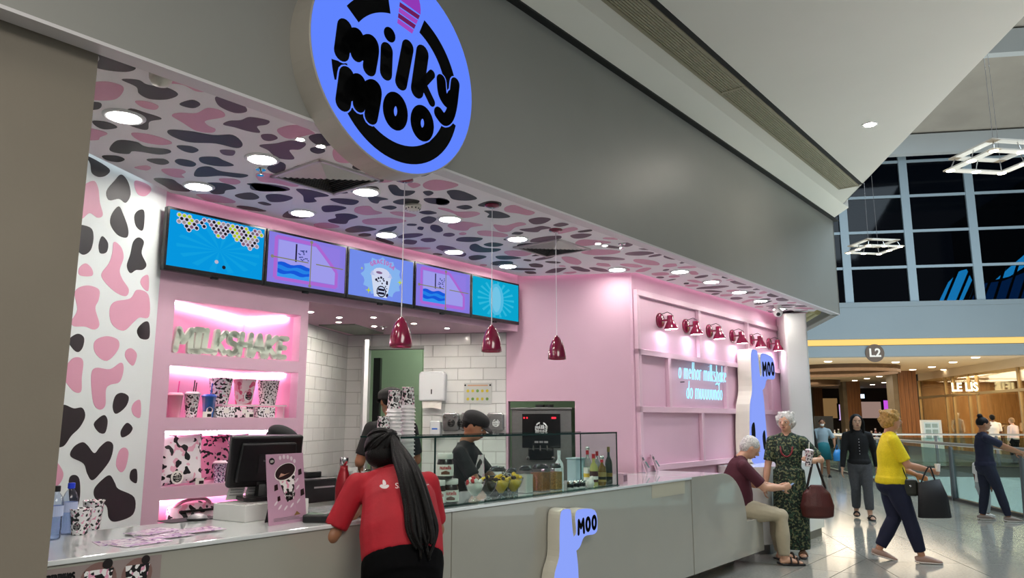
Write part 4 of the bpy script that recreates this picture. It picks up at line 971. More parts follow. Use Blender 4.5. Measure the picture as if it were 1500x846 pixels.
# printed sheet on the counter front, lower left
ps = thing('front_poster', 'printed sheet with cup pictures stuck on the counter front', 'poster', W(0, CT - 0.002, 0), AS)
MB().box(1.16, 1.66, -0.001, 0.001, 0.50, 0.952).build('sheet', M('sheet_grey_pink', '9a8b88', 0.3), ps)
for (x, z, r) in ((S_t(143, 850, CT)[0], S_t(143, 850, CT)[2], 0.07), (S_t(200, 840, CT)[0], S_t(200, 840, CT)[2], 0.062)):
    MB().lathe([(0, 0), (r, 0)], 24, c=(x, -0.0025, z), axis=(0, -1, 0), cap=False).build('picture_ground', M('poster_brown', '85655f', 0.4), ps)
    MB().prism([(x - r * .6, z - r * 1.1), (x + r * .5, z - r * 1.1), (x + r * .8, z + r * .6), (x - r * .8, z + r * .6)], -0.0045, -0.0035, 'xz').build('cup_picture', COW('cow_dense', scale=60, th1=0.52, th2=0.6), ps)
    MB().lathe([(0, 0), (r * 0.28, 0)], 20, c=(x + 0.03, -0.0055, z + r * .85), axis=(0, -1, 0), cap=False).build('topping_picture', M('poster_dark', '1d1515', 0.4), ps)
out, w_ = layout('QUERIDINHOS', 0.028, 0.1)
for ch, ss in out:
    mb = MB()
    for s_ in ss: mb.stroke([(p[0] * 0.55 + 1.19, p[1] * .9 + 0.905) for p in s_], 0.0035, lambda x, y: (x, -0.004, y), 8)
    mb.build('letter', m_black_print, ps)
for k in range(3): MB().box(1.185, 1.29, -0.003, -0.002, 0.885 - k * 0.018, 0.891 - k * 0.018).build('text_line', m_black_print, ps)
# ---- glass display case
m_glass = GLASS('case_glass', 'f3faf7', 0.02)
m_edge = M('glass_edge', '16302b', 0.15)
gc = thing('glass_display_case', 'clear glass sneeze guard case along the counter', 'display case', W(0, 0, CZ), AS)
G0, G1, GT0, GT1, GH = 3.06, 5.44, 3.27, 3.62, 0.415
MB().box(G0, G1, GT0 - 0.004, GT0 + 0.004, 0.002, GH).build('front_pane', m_glass, gc)
MB().box(G0, G1, GT0, GT1, GH, GH + 0.008).build('top_pane', m_glass, gc)
for x in (G1,): MB().box(x - 0.004, x + 0.004, GT0, GT1, 0.002, GH).build('side_pane', m_glass, gc)
MB().box(G0, G1 + 0.005, GT0 - 0.006, GT0 + 0.001, GH - 0.003, GH + 0.009).build('edge_strip', m_edge, gc)
MB().box(G0, G1 + 0.005, GT1 - 0.003, GT1 + 0.003, GH - 0.001, GH + 0.009).build('edge_strip', m_edge, gc)
for x in (3.34, G1): MB().box(x - 0.005, x + 0.005, GT0 - 0.005, GT0 + 0.001, 0.002, GH).build('edge_strip', m_edge, gc)
MB().box(G1 - 0.004, G1 + 0.004, GT1 - 0.004, GT1 + 0.002, 0.002, GH).build('edge_strip', m_edge, gc)
MB().box(G0, G1, GT0 - 0.02, GT0 + 0.03, 0.0, 0.006).build('base_strip', GLASS('base_glass', 'bfd8d0', 0.1), gc)
def at_counter(x, y, z=CZ): return pz(x, y, z)
# ---- jars of spread
m_cream2 = M('lid_white', 'ece9e4', 0.35); m_choc = M('chocolate', '2a1410', 0.25, coat=0.6); m_red = M('label_red', 'c41f2c', 0.5); m_lab = M('paper_label', 'efebe4', 0.5)
def jar_spread(P, lab):
    t = thing('spread_jar', lab, 'jar', P, AS, 'jars of chocolate spread stacked at the case end'); t.scale = (1.2, 1.2, 1.35)
    MB().lathe([(0.036, 0), (0.042, 0.006), (0.044, 0.04), (0.042, 0.075), (0.037, 0.088), (0.036, 0.094)], 28).build('jar_body', m_choc, t, smooth=True)
    MB().lathe([(0.039, 0.09), (0.041, 0.094), (0.041, 0.112), (0.038, 0.115), (0, 0.115)], 28).build('lid', m_cream2, t, smooth=True)
    MB().lathe([(0.0446, 0.015), (0.0452, 0.04), (0.044, 0.066)], 28, cap=False).build('paper_label', m_lab, t, smooth=True)
    me = text_mesh('nutella', 0.024, 0.0, 0.0006); me.materials.clear(); me.materials.append(m_red)
    for v in me.vertices:
        a = v.co.x / 0.0455 - 0.75; v.co = Vector((0.0458 * math.sin(a), -0.0458 * math.cos(a), 0.052 + v.co.y))
    link('label_text', me, t)
    mb = MB()
    for k in range(10):
        a0 = -1.25 + k * 0.1; mb.poly([(0.0457 * math.sin(a), -0.0457 * math.cos(a), z) for a, z in ((a0, 0.022), (a0 + .1, 0.022), (a0 + .1, 0.040 - 0.008 * abs(k - 5) / 5), (a0, 0.040 - 0.008 * abs(k - 4) / 5))])
    mb.build('label_picture', M('spread_picture', '6b3a1e', 0.5), t)
q = S_z(666, 742, CZ); base = W(q[0], 3.36, CZ)
q = (q[0] + 0.05, 0, 0); jar_spread(W(q[0] - 0.075, 3.36, CZ), 'chocolate spread jar half hidden beside the red shirt'); jar_spread(W(q[0] + 0.04, 3.36, CZ), 'lower right chocolate spread jar under the top one'); jar_spread(W(q[0] - 0.01, 3.36, CZ + 0.157), 'chocolate spread jar stacked on top of two others')
# ---- leaf shaped glass dessert dishes
m_jarglass = GLASS('jar_glass', 'f1f6f5', 0.10)
def boat(P, lab, fill, bits, seed):
    t = thing('dessert_dish', lab, 'dessert', P, AS, 'glass dessert dishes in the display case'); t.scale = (1.25, 1.25, 1.4)
    mb = MB()
    mb.lathe([(0.022, 0), (0.02, 0.006), (0.008, 0.014), (0.012, 0.022), (0.040, 0.05), (0.056, 0.09)], 20, cap=False); mb.build('dish', m_jarglass, t, smooth=True)
    mb = MB(); mb.lathe([(0.010, 0.024), (0.036, 0.052), (0.045, 0.075), (0.03, 0.082), (0, 0.084)], 18); mb.build('filling', fill, t, smooth=True)
    r_ = random.Random(seed)
    for k in range(16):
        a = r_.uniform(0, 2 * PI); rr = r_.uniform(0, 0.043)
        c = (rr * math.cos(a), rr * math.sin(a), 0.084 + r_.uniform(0, 0.024) * (1 - rr / .06))
        MB().ell(c, (r_.uniform(.008, .016), r_.uniform(.008, .014), r_.uniform(.006, .012)), 8, 6, Matrix.Rotation(r_.uniform(0, 3), 3, 'X')).build('topping', bits[k % len(bits)], t, smooth=True)
m_ban = M('banana', 'e8c23c', 0.5); m_whip = M('whipped_cream', 'f1ece6', 0.5); m_str = M('strawberry', 'c8202a', 0.35); m_cook = M('cookie', '3a2417', 0.7)
for x, lab, f, b in ((677, 'dessert dish of whipped cream with red fruit bits', m_whip, (m_whip, m_whip, m_str)), (698, 'dessert dish of dark chocolate pieces beside the cream one', m_cook, (m_cook, m_ban, m_choc)),
                     (718, 'dessert dish of banana slices next to the chocolate one', m_ban, (m_ban, m_ban, m_choc)), (738, 'rightmost dessert dish, heaped with banana slices', m_ban, (m_ban, m_ban, m_ban, m_cook))):
    q = S_z(x, 733 - (x - 677) * 0.11, CZ); boat(W(q[0] + .03, 3.36, CZ), lab, f, b, x)
# ---- topping jars with domed lids
def topjar(x, y, w, h, fill, lab, dz=0):
    q = S_z(x, y, CZ); t = thing('topping_jar', lab, 'jar', W(q[0] + .10, 3.45, CZ + dz), AS, 'square topping jars in the display case')
    MB().prism(rounded(-w, w, -w, w, w * 0.3), 0.0, h).build('jar_body', m_jarglass, t)
    MB().prism(rounded(-w + .004, w - .004, -w + .004, w - .004, w * 0.25), 0.004, h * 0.82).build('filling', fill, t)
    MB().lathe([(w * 1.02, h), (w * 1.04, h + 0.012), (w * 0.7, h + 0.03), (0, h + 0.036)], 20).build('lid', M('lid_black', '141416', 0.15, coat=.5), t, smooth=True)
    MB().box(-0.006, 0.006, -w * 1.0, -w * 0.2, h + 0.022, h + 0.034).build('lid_clip', m_chrome, t)
m_nut = M('chopped_nuts', 'a86a32', 0.7, var=0.5, vs=160); m_sprk = COW('sprinkles', 'efe6dc', '2a1a14', '2a1a14', 160, 0.52, 0.56); m_rain = M('cereal_rings', 'b8894a', 0.7, var=0.6, vs=120)
for x, y, w, h, f, lab in ((748, 731, 0.058, 0.17, m_choc, 'tall topping jar full of dark chocolate'), (766, 728, 0.035, 0.15, m_sprk, 'narrow topping jar of black and white sprinkles'), (782, 725, 0.045, 0.16, m_whip, 'topping jar of white flakes beside the nut jar'),
                           (802, 722, 0.058, 0.165, m_nut, 'wide topping jar of golden chopped nuts'), (820, 719, 0.045, 0.16, m_rain, 'topping jar of brown cereal beside the silver capsules')):
    topjar(x, y, w, h, f, lab)
for k, x in enumerate((830, 840, 849)):
    q = S_z(x, 716 - k, CZ); t = thing('metal_canister', ('left', 'middle', 'right')[k] + ' one of three small silver canisters in the glass case', 'canister', W(q[0], 3.36, CZ), AS, 'small silver canisters')
    MB().lathe([(0.024, 0), (0.026, 0.004), (0.026, 0.05), (0.02, 0.062), (0, 0.064)], 20).build('can', m_chrome, t, smooth=True); MB().lathe([(0.0265, 0.016), (0.0265, 0.04)], 20, cap=False).build('band', m_dark, t)
q = S_z(858, 713, CZ); t = thing('sugar_bag', 'small crumpled white bag in front of the bottles', 'bag', W(q[0], 3.34, CZ), AS)
mb = MB(); mb.ell((0, 0, 0.03), (0.045, 0.03, 0.034), 12, 8).ell((0.02, 0.0, 0.055), (0.02, 0.02, 0.022), 10, 6); mb.build('bag_body', m_whip, t, smooth=True)
MB().ell((0.032, 0, 0.074), (0.012, 0.012, 0.012)).build('knot', m_whip, t, smooth=True)
def bottle(P, lab, h, r, body, cap, capm, label=None, labcol=None, ball=False, grp='bottles at the end of the glass case'):
    t = thing('bottle', lab, 'bottle', P, AS, grp)
    nk = r * 0.34
    MB().lathe([(r * .92, 0), (r, 0.006), (r, h * .55), (r * .85, h * .63), (nk, h * .74), (nk, h * .9)], 24).build('glass_body', body, t, smooth=True)
    if ball: MB().ell((0, 0, h * .96), (r * .55, r * .55, r * .55), 16, 10).build('stopper', capm, t, smooth=True); MB().lathe([(nk * 1.15, h * .80), (nk * 1.15, h * .91)], 16).build('neck_band', m_red, t)
    else: MB().lathe([(nk * 1.2, h * .86), (nk * 1.2, h), (0, h)], 16).build('cap', capm, t)
    if label: MB().lathe([(r * 1.015, h * .12), (r * 1.015, h * .46)], 24, cap=False).build('paper_label', label, t, smooth=True)
    if labcol: MB().lathe([(r * 1.02, h * .2), (r * 1.02, h * .3)], 24, cap=False).build('label_band', labcol, t)
m_gold = M('gold_foil', 'b08a3a', 0.3, 0.8); m_amber = M('amber_liquor', '7a5a1c', 0.1, coat=.6); m_dkbot = M('dark_bottle', '15120c', 0.08, coat=.7); m_clear = GLASS('bottle_clear', 'dcebe4', 0.12); m_olive = M('pale_liquor', 'b9b56a', 0.1, coat=.6)
for x, y, t_, h, r, b, cm_, lb, lc, ball, lab in ((861, 708, 3.50, 0.30, 0.034, m_clear, m_chrome, m_lab, m_ban, True, 'clear bottle with a silver ball stopper and pale label'), (870, 709, 3.40, 0.25, 0.034, m_olive, m_red, M('label_dark', '4a1418', 0.5), m_lab, False, 'bottle with a red cap and dark red label'),
      (875, 706, 3.52, 0.26, 0.03, m_clear, m_red, None, None, False, 'clear bottle with red cap behind the others'), (882, 707, 3.38, 0.225, 0.034, m_amber, m_chrome, M('label_tan', 'b39a5a', 0.5), m_dark, True, 'amber square-shouldered bottle with ball stopper and tan label'),
      (892, 706, 3.40, 0.30, 0.030, m_dkbot, m_gold, m_dkbot, m_gold, False, 'dark bottle with gold cap nearest the case end')):
    q = S_t(x, y - 10, t_); bottle(W(q[0], t_, CZ), lab, h, r, b, None, cm_, lb, lc, ball)
q = S_t(819, 690, 3.72); bottle(W(q[0], 3.72, CZ), 'white conical plastic bottle behind the topping jars', 0.27, 0.036, M('milky_plastic', 'd8e4e6', 0.4), None, M('milky_plastic'), grp=None)
q = S_t(844, 690, 3.75); t = thing('ice_bin', 'pale blue square plastic container behind the jars', 'container', W(q[0], 3.75, CZ), AS)
MB().box(-0.07, 0.07, -0.05, 0.05, 0, 0.19).build('tub', M('pale_blue_plastic', 'a9c2c8', 0.4), t, bevel=0.01); MB().box(-0.074, 0.074, -0.054, 0.054, 0.19, 0.20).build('lid', M('pale_blue_plastic'), t)
q = S_t(807, 690, 3.66); t = thing('pink_card', 'small pink tent card behind the topping jars', 'card', W(q[0], 3.66, CZ), AS)
MB().add([(-.05, -.03, 0), (.05, -.03, 0), (.05, 0, .09), (-.05, 0, .09), (-.05, .03, 0), (.05, .03, 0)], [(0, 1, 2, 3), (3, 2, 5, 4)]).build('folded_card', m_pink_print, t)
# small cow cup and straw near the worker's hands
def cow_cup(P, lab, h=0.11, r0=0.032, r1=0.045, mat=None, grp=None, cat='cup', lid=None, straw=None, logo=True, rz=None, name='paper_cup', inv=False, face=0.0, logocol=None):
    t = thing(name, lab, cat, P, AS if rz is None else rz, grp)
    a, b = (r1, r0) if inv else (r0, r1)
    MB().lathe([(a * .97, 0), (a, 0.003), (b, h), (b + 0.002, h + 0.001), (b + 0.002, h - 0.004)], 28).build('cup_wall', mat or COW('cow_cup', scale=75, th1=0.55, th2=0.62), t, smooth=True)
    if logo:
        hh = h * 0.52 if inv else h * 0.36; sc0 = r0 * 0.62
        def fmap(d):
            def f(x, y):
                z = hh + y * sc0; rr = a + (b - a) * z / h + d; an = x * sc0 / rr + face
                return (rr * math.sin(an), -rr * math.cos(an), z)
            return f
        MB().poly([fmap(0.0012)(1.1 * math.cos(k * PI / 12), RC[1] + 1.1 * math.sin(k * PI / 12)) for k in range(24)]).build('logo_ground', logocol or M('logo_white', 'f2f0f0', 0.5), t)
        mb = MB(); logo_faces(mb, fmap(0.002)); mb.build('logo', M('logo_black', '111014', 0.5), t, kind='stuff')
    if lid: MB().lathe([(b + .004, h - .004), (b + .004, h + .006), (b * .9, h + .008), (b * .85, h + .016), (0, h + .018)], 28).build('lid', lid, t, smooth=True)
    if straw:
        for k, (sx, m_) in enumerate(straw): MB().cyl((sx, 0, h * 0.5), (sx + 0.012, 0, h + 0.095 - 0.015 * k), 0.0042, n=8).build('straw', m_, t)
    return t
q = S_t(743, 690, 3.68); cow_cup(W(q[0], 3.68, CZ + 0.09), 'short cow-print cup beside the worker\'s hands', 0.06, 0.035, 0.045, logo=False)
MB_ = MB().box(-0.12, 0.12, -0.1, 0.1, 0, 0.09); o = MB_.build('prep_box', m_steel, None, W(q[0], 3.68, CZ), AS, bevel=0.004); tag(o, 'low steel prep tray under the short cow-print cup', 'tray')
# ---- stacks of upside-down cups
m_cupw = M('cup_white', 'e9e8e8', 0.4)
for k, (x, yt, lab) in enumerate(((578, 572, 'left tower of nested white cups, topped with a cow-print cup'), (598, 567, 'right tower of nested white cups, topped with a cow-print cup'))):
    q = S_t(x, yt, 3.74); t = thing('cup_stack', lab, 'cups', W(q[0], 3.74, CZ), AS, 'towers of nested cups'); top = q[2] - CZ
    hh = 0.115; n_ = int((top - hh) / 0.024)
    for j in range(n_): MB().lathe([(0.053, 0), (0.053, 0.006), (0.046, 0.009), (0.0445, 0.030)], 24, cap=False).build('nested_cup', m_cupw, t, (0, 0, (top - hh) - (j + 1) * 0.024), smooth=True)
    c = cow_cup((0, 0, 0), 'x', hh, 0.037, 0.047, inv=True, face=-0.5); 
    for ch in list(c.children): ch.parent = t; ch.location = (0, 0, top - hh)
    bpy.data.objects.remove(c)
q = S_t(562, 612, 3.74); cow_cup(W(q[0], 3.74, q[2] - 0.10), 'small cow-print cup just left of the cup towers', 0.11, 0.035, 0.045, inv=True, logo=False)
mb = MB().box(-0.05, 0.05, -0.05, 0.05, 0, q[2] - 0.10 - CZ); tag(mb.build('cup_riser', m_steel, None, W(q[0], 3.74, CZ), AS, bevel=0.003), 'steel riser under the small cow-print cup', 'stand')
# ---- till area: white box, monitor, poster, printer, terminal, flask
bx = thing('till_box', 'low white box under the monitor base', 'box', at_counter(382, 757), AS + math.radians(8))
MB().box(-0.20, 0.24, -0.11, 0.14, 0, 0.085).build('box_body', m_white, bx, bevel=0.004)
MB().box(-0.18, 0.22, -0.09, 0.12, 0.085, 0.0875).build('lid_recess', M('grey_lid', 'c9c6c6', 0.3), bx)
mp = thing('till_monitor', 'black flat till monitor seen from behind on its foot', 'monitor', Vector(at_counter(382, 757)) + Vector((0, 0, 0.0885)) + ns * 0.02 + ds * 0.03, AS + math.radians(-14))
rotm = Matrix.Rotation(math.radians(10), 3, 'X')
def tilt(pts, piv=(0, 0, 0.18)): return [tuple(rotm @ (Vector(p) - Vector(piv)) + Vector(piv)) for p in pts]
m_mon = M('monitor_black', '0b0b0c', 0.35)
mb = MB(); mb.box(-0.20, 0.20, 0, 0.05, 0.065, 0.345); mb.v = tilt(mb.v); mb.build('housing', m_mon, mp, bevel=0.012)
mb = MB(); mb.prism([(-0.17, 0.10), (0.17, 0.10), (0.15, 0.31), (-0.15, 0.31)], -0.03, 0.0, 'xz'); mb.v = tilt(mb.v); mb.build('rear_cover', m_mon, mp, bevel=0.008)
mb = MB(); mb.box(-0.055, 0.055, -0.034, -0.03, 0.15, 0.25); mb.v = tilt(mb.v); mb.build('rear_plate', M('plate_black', '1a1a1c', 0.3), mp)
o = text_part('rear_lettering', 'bematech', 0.016, M('logo_grey', '8a8d90', 0.4), mp, (0.0, -0.042, 0.21)); o.rotation_euler = (PI / 2 + math.radians(10), 0, 0)
mb = MB(); mb.tube([(0, 0.02, 0.18), (0, 0.02, 0.08), (0, 0.0, 0.01)], [(0.05, 0.02), (0.045, 0.02), (0.06, 0.03)], side=(1, 0, 0)); mb.build('stem', m_mon, mp)
MB().prism(rounded(-0.13, 0.13, -0.09, 0.12, 0.05), 0.0, 0.022).build('foot', m_mon, mp, bevel=0.006)
MB().tube(catmull([(0.02, -0.03, 0.12), (0.08, -0.07, 0.05), (0.16, -0.06, 0.03), (0.22, 0.0, 0.02)], 5, False), 0.004).build('cable', m_dark, mp)
for k, (dx_, c_) in enumerate(((-0.17, 'd9d9d4'), (-0.07, 'cfcfca'))):
    t = thing('paper_note', ('left' if k == 0 else 'right') + ' printed note hanging below the monitor', 'note', Vector(mp.location), mp.rotation_euler.z)
    MB().add([(dx_, 0.052, 0.10), (dx_ + .085, 0.052, 0.10), (dx_ + .075, 0.085, 0.001), (dx_ - .015, 0.085, 0.001)], [(0, 1, 2, 3)]).build('sheet', M('note_paper', 'dcdcd6', 0.7), t)
    for j in range(5): MB().box(dx_ + 0.008 - j * .002, dx_ + .07, 0.0520 + j * .0045, 0.0525 + j * .0045, 0.082 - j * 0.014, 0.085 - j * 0.014).build('text_line', M('print_grey', '6b6b6b', .6), t)
A, B = at_counter(394, 770), at_counter(449, 762); d_ = (B - A); wp = d_.length; az = math.atan2(d_.y, d_.x)
po = thing('counter_poster', 'upright pink poster of a chocolate shake cup on the counter', 'poster', A, az)
hp = 0.345; ln = 0.05
def pp(x, y, d=0.0): return (x * wp, y * ln - d, y * hp)
MB().add([pp(0, 0), pp(1, 0), pp(1, 1), pp(0, 1), (0, .004, 0), (wp, .004, 0), (wp, ln + .004, hp), (0, ln + .004, hp)], [(0, 1, 2, 3), (4, 7, 6, 5), (0, 4, 5, 1), (3, 2, 6, 7), (0, 3, 7, 4), (1, 5, 6, 2)]).build('board', M('poster_pink', 'c39ab2', 0.35), po)
MB().add([(wp * .3, .004, 0), (wp * .7, .004, 0), (wp * .7, ln, hp * .8), (wp * .3, ln, hp * .8), (wp * .3, .12, 0), (wp * .7, .12, 0)], [(2, 3, 4, 5)]).build('easel_back', m_dark, po)
def ellp(cx, cy, rx, ry, n=24, rot=0.0): return [(cx + rx * math.cos(2 * PI * k / n) * math.cos(rot) - ry * math.sin(2 * PI * k / n) * math.sin(rot), cy + (rx * math.cos(2 * PI * k / n) * math.sin(rot) + ry * math.sin(2 * PI * k / n) * math.cos(rot)) * 0.65) for k in range(n)]
def pput(nm, pts, m_, d): MB().poly([pp(x, y, d) for x, y in pts]).build(nm, m_, po)
m_dkc = M('shake_chocolate', '241013', 0.4)
pput('cup_picture', [(0.30, 0.62), (0.74, 0.70), (0.68, 0.34), (0.50, 0.30)], COW('cow_poster', scale=50, th1=0.52), 0.001)
pput('cup_rim', ellp(0.48, 0.735, 0.30, 0.185, rot=0.35), m_lab, 0.0016); pput('shake_picture', ellp(0.48, 0.74, 0.28, 0.165, rot=0.35), m_dkc, 0.002)
pput('swirl', [(0.30, 0.66), (0.42, 0.68), (0.60, 0.72), (0.46, 0.70), (0.36, 0.72)], M('cream_swirl', 'c79a86', .5), 0.0024)
for x, y, r in ((0.22, 0.52, 0.05), (0.28, 0.36, 0.04), (0.88, 0.72, 0.05), (0.92, 0.42, 0.055)):
    pput('chocolate_piece', [(x - r, y - r), (x + r, y - r * .6), (x + r * .8, y + r), (x - r * .9, y + r * .7)], m_dkc, 0.002)
pput('biscuit_picture', [(0.66, 0.10), (0.74, 0.16), (0.84, 0.11)], M('biscuit', '8a6a3c', .6), 0.002)
pput('corner_badge', ellp(0.14, 0.90, 0.075, 0.075), m_dark, 0.0016)
mb = MB(); logo_faces(mb, lambda x, y: pp(0.58 + x * 0.17, 0.40 + (y - RC[1]) * 0.11, 0.0026), ring=False); mb.build('logo', M('logo_black'), po, kind='stuff')
mb = MB(); logo_faces(mb, lambda x, y: pp(0.14 + x * 0.06, 0.90 + (y - RC[1]) * 0.04, 0.0026), ring=False); mb.build('badge_lettering', m_lab, po, kind='stuff')
for k in range(5): 
    a = 1.9 - k * 0.28; cx, cy = 0.48 + 0.37 * math.cos(a), 0.72 + 0.235 * math.sin(a) ; pput('title_mark', ellp(cx, cy, 0.035, 0.05, 10), M('title_white', 'e4d6de', .5), 0.0018)
for k in range(3): pput('text_line', [(0.12, 0.045 + k * 0.018), (0.9 - 0.1 * k, 0.05 + k * 0.018), (0.9 - .1 * k, 0.056 + k * 0.018), (0.12, 0.051 + k * 0.018)], M('print_grey'), 0.0016)
for k, (x, y) in enumerate(((0.30, 0.24), (0.45, 0.22), (0.62, 0.25), (0.80, 0.30), (0.2, 0.30), (0.78, 0.60), (0.80, 0.50))): pput('outline_petal', ellp(x, y, 0.07, 0.022, 10, 0.8), M('title_white'), 0.0017)
q = at_counter(466, 764); t = thing('card_terminal', 'small dark card terminal with pale screen on the counter', 'card terminal', q, AS + 0.6)
MB().box(-0.045, 0.045, -0.07, 0.07, 0, 0.04).build('body', m_dark, t, bevel=0.008); MB().box(-0.035, 0.035, -0.055, 0.055, 0.0405, 0.042).build('screen', M('lcd', '5f7a66', 0.3), t)
for k in range(3): MB().box(-0.026 + k * 0.02, -0.012 + k * 0.02, -0.05, -0.03, 0.042, 0.044).build('key', m_alu, t)
q = at_counter(463, 735); t = thing('receipt_printer', 'black receipt printer behind the pink poster', 'printer', Vector(q) + ns * 0.05, AS)
MB().box(-0.13, 0.13, -0.09, 0.09, 0, 0.15).build('body', m_dark, t, bevel=0.012); MB().box(-0.05, 0.11, -0.092, -0.085, 0.09, 0.1).build('paper_slot', m_alu, t); MB().box(-0.06, 0.06, -0.02, 0.03, 0.15, 0.19).build('roll_cover', m_dark, t, bevel=0.008)
q = at_counter(501, 762); t = thing('flask', 'matte red metal flask with silver cap on the counter', 'flask', q, AS)
MB().lathe([(0.038, 0), (0.041, 0.004), (0.041, 0.165), (0.037, 0.20), (0.026, 0.245), (0.021, 0.262), (0.021, 0.282)], 28).build('body', M('flask_red', '8e0d1c', 0.35, 0.2), t, smooth=True)
MB().lathe([(0.0225, 0.282), (0.0225, 0.318), (0.02, 0.322), (0, 0.322)], 24).build('cap', m_chrome, t, smooth=True)
q = at_counter(518, 742); t = thing('spray_bottle', 'clear pink spray bottle behind the red flask', 'bottle', Vector(q), AS)
MB().lathe([(0.032, 0), (0.034, 0.01), (0.034, 0.13), (0.014, 0.17), (0.014, 0.19)], 20).build('body', M('pink_liquid', 'd9a9b4', 0.2, trans=0.3), t, smooth=True); MB().lathe([(0.016, 0.19), (0.016, 0.215), (0.01, 0.22)], 16).build('spray_head', m_white, t); MB().box(-0.05, 0.015, -0.008, 0.008, 0.215, 0.235).build('nozzle', m_white, t)
# mouse, mat, leaflets
q = at_counter(283, 761); t = thing('mouse_mat', 'thin black mouse mat on the counter', 'mouse mat', q, AS)
MB().prism(rounded(-0.15, 0.14, -0.05, 0.10, 0.02), 0.0, 0.003).build('mat', m_black, t)
q = at_counter(289, 762); t = thing('computer_mouse', 'silver and black computer mouse on the black mat', 'mouse', Vector(q) + UP * 0.003, AS + 1.0)
MB().ell((0, 0, 0.008), (0.03, 0.05, 0.026), 16, 10).build('shell', m_alu, t, smooth=True); MB().ell((0, 0, 0.004), (0.033, 0.053, 0.014), 16, 8).build('base', m_dark, t, smooth=True); MB().cyl((-0.004, 0.025, 0.032), (0.004, 0.025, 0.032), 0.008).build('wheel', m_dark, t)
m_leaf = COW('leaflet_print', 'e3c8e0', '9a78aa', 'f2e8f2', 40, 0.58, 0.5, 0.15)
for k, (x, y, r_, lab) in enumerate(((180, 793, -0.2, 'pink leaflet nearest the cow-print cups'), (205, 795, 0.1, 'pink leaflet at the front edge of the spread'), (240, 786, -0.05, 'large pink leaflet in the middle of the spread'), (262, 781, 0.15, 'pink leaflet under the mouse mat edge'), (290, 778, -0.1, 'rightmost pink leaflet pointing to the white box'), (225, 781, 0.3, 'pink leaflet at the back of the spread'))):
    o = MB().box(-0.105, 0.105, -0.074, 0.074, 0, 0.0015).build('leaflet', m_leaf, None, Vector(at_counter(x, y)) + UP * (0.0005 + 0.0018 * k), AS + r_); tag(o, lab, 'leaflet', 'pink leaflets spread on the counter')
    MB().box(-0.09, 0.09, -0.055, -0.04, 0.0015, 0.0022).build('print_band', M('leaf_lilac', 'b48ac0', .3), o)
# water bottles and cups by the wall
def water(P, lab, capm):
    t = thing('water_bottle', lab, 'bottle', P, AS, 'clear water bottles by the beige wall')
    MB().lathe([(0.028, 0), (0.032, 0.008), (0.030, 0.03), (0.033, 0.05), (0.030, 0.09), (0.033, 0.13), (0.033, 0.16), (0.024, 0.185), (0.013, 0.20), (0.013, 0.212)], 24).build('body', GLASS('water_glass', 'e9f0fb', 0.08), t, smooth=True)
    MB().lathe([(0.028, 0.004), (0.0305, 0.012), (0.0285, 0.03), (0.031, 0.05), (0.0285, 0.09), (0.031, 0.128)], 20).build('water', GLASS('water_fill', 'dde7fa', 0.03), t, smooth=True)
    MB().lathe([(0.0155, 0.205), (0.0155, 0.228), (0.013, 0.23), (0, 0.23)], 20).build('cap', capm, t)
    MB().lathe([(0.0338, 0.10), (0.0338, 0.145)], 24, cap=False).build('label_sleeve', M('label_film', 'b9c6e6', 0.3), t)
water(at_counter(76, 790), 'water bottle with dark cap close to the beige wall', m_dark); water(at_counter(98, 782), 'water bottle with bright blue cap beside the cow-print cups', M('cap_blue', '1c3fd0', 0.4))
cow_cup(at_counter(116, 782), 'front cow-print paper cup with black logo by the bottles', 0.115, 0.034, 0.046, face=-0.75, grp='cow-print cups by the bottles'); cow_cup(at_counter(134, 775), 'rear cow-print paper cup behind the front one', 0.135, 0.034, 0.047, logo=False, grp='cow-print cups by the bottles')
# card holders on the far worktop
for x, y, lab in ((949, 692, 'left small leaning card stand on the far worktop'), (964, 690, 'right small leaning card stand on the far worktop')):
    t = thing('card_stand', lab, 'card stand', at_counter(x, y), AS + 0.25, 'small card stands')
    MB().add([(-.045, 0, 0), (.045, 0, 0), (.045, .06, .17), (-.045, .06, .17), (-.045, .01, 0), (.045, .01, 0), (.045, .07, .17), (-.045, .07, .17)], [(0, 1, 2, 3), (4, 7, 6, 5), (0, 4, 5, 1), (3, 2, 6, 7), (0, 3, 7, 4), (1, 5, 6, 2)]).build('card', M('card_pink', 'c9a3b4', .4), t)
    MB().add([(-.03, -.0, .05), (.03, 0, .05), (.03, .035, .11), (-.03, .035, .11)], [(0, 1, 2, 3)]).build('card_print', M('card_teal', '4a6a68', .5), t, (0, -0.014, 0)); MB().box(-.03, .03, 0.0, .08, 0, 0.004).build('foot', GLASS('acrylic', 'eef2f2', .1), t)
    MB().add([(-.03, 0, .12), (.03, 0, .12), (.03, .01, .15), (-.03, .01, .15)], [(0, 1, 2, 3)]).build('card_heading', M('card_grey', '57555c', .5), t, (0, 0.038, 0))
t = thing('tip_box', 'small pink printed box beside the glass case end', 'box', at_counter(911, 708), AS + 0.2)
MB().box(-.05, .06, -.03, .03, 0, .085).build('box_body', M('card_pink'), t); MB().box(-.04, .045, -.032, -.03, .02, .07).build('print_panel', M('card_mauve', '7d5a6c', .5), t)
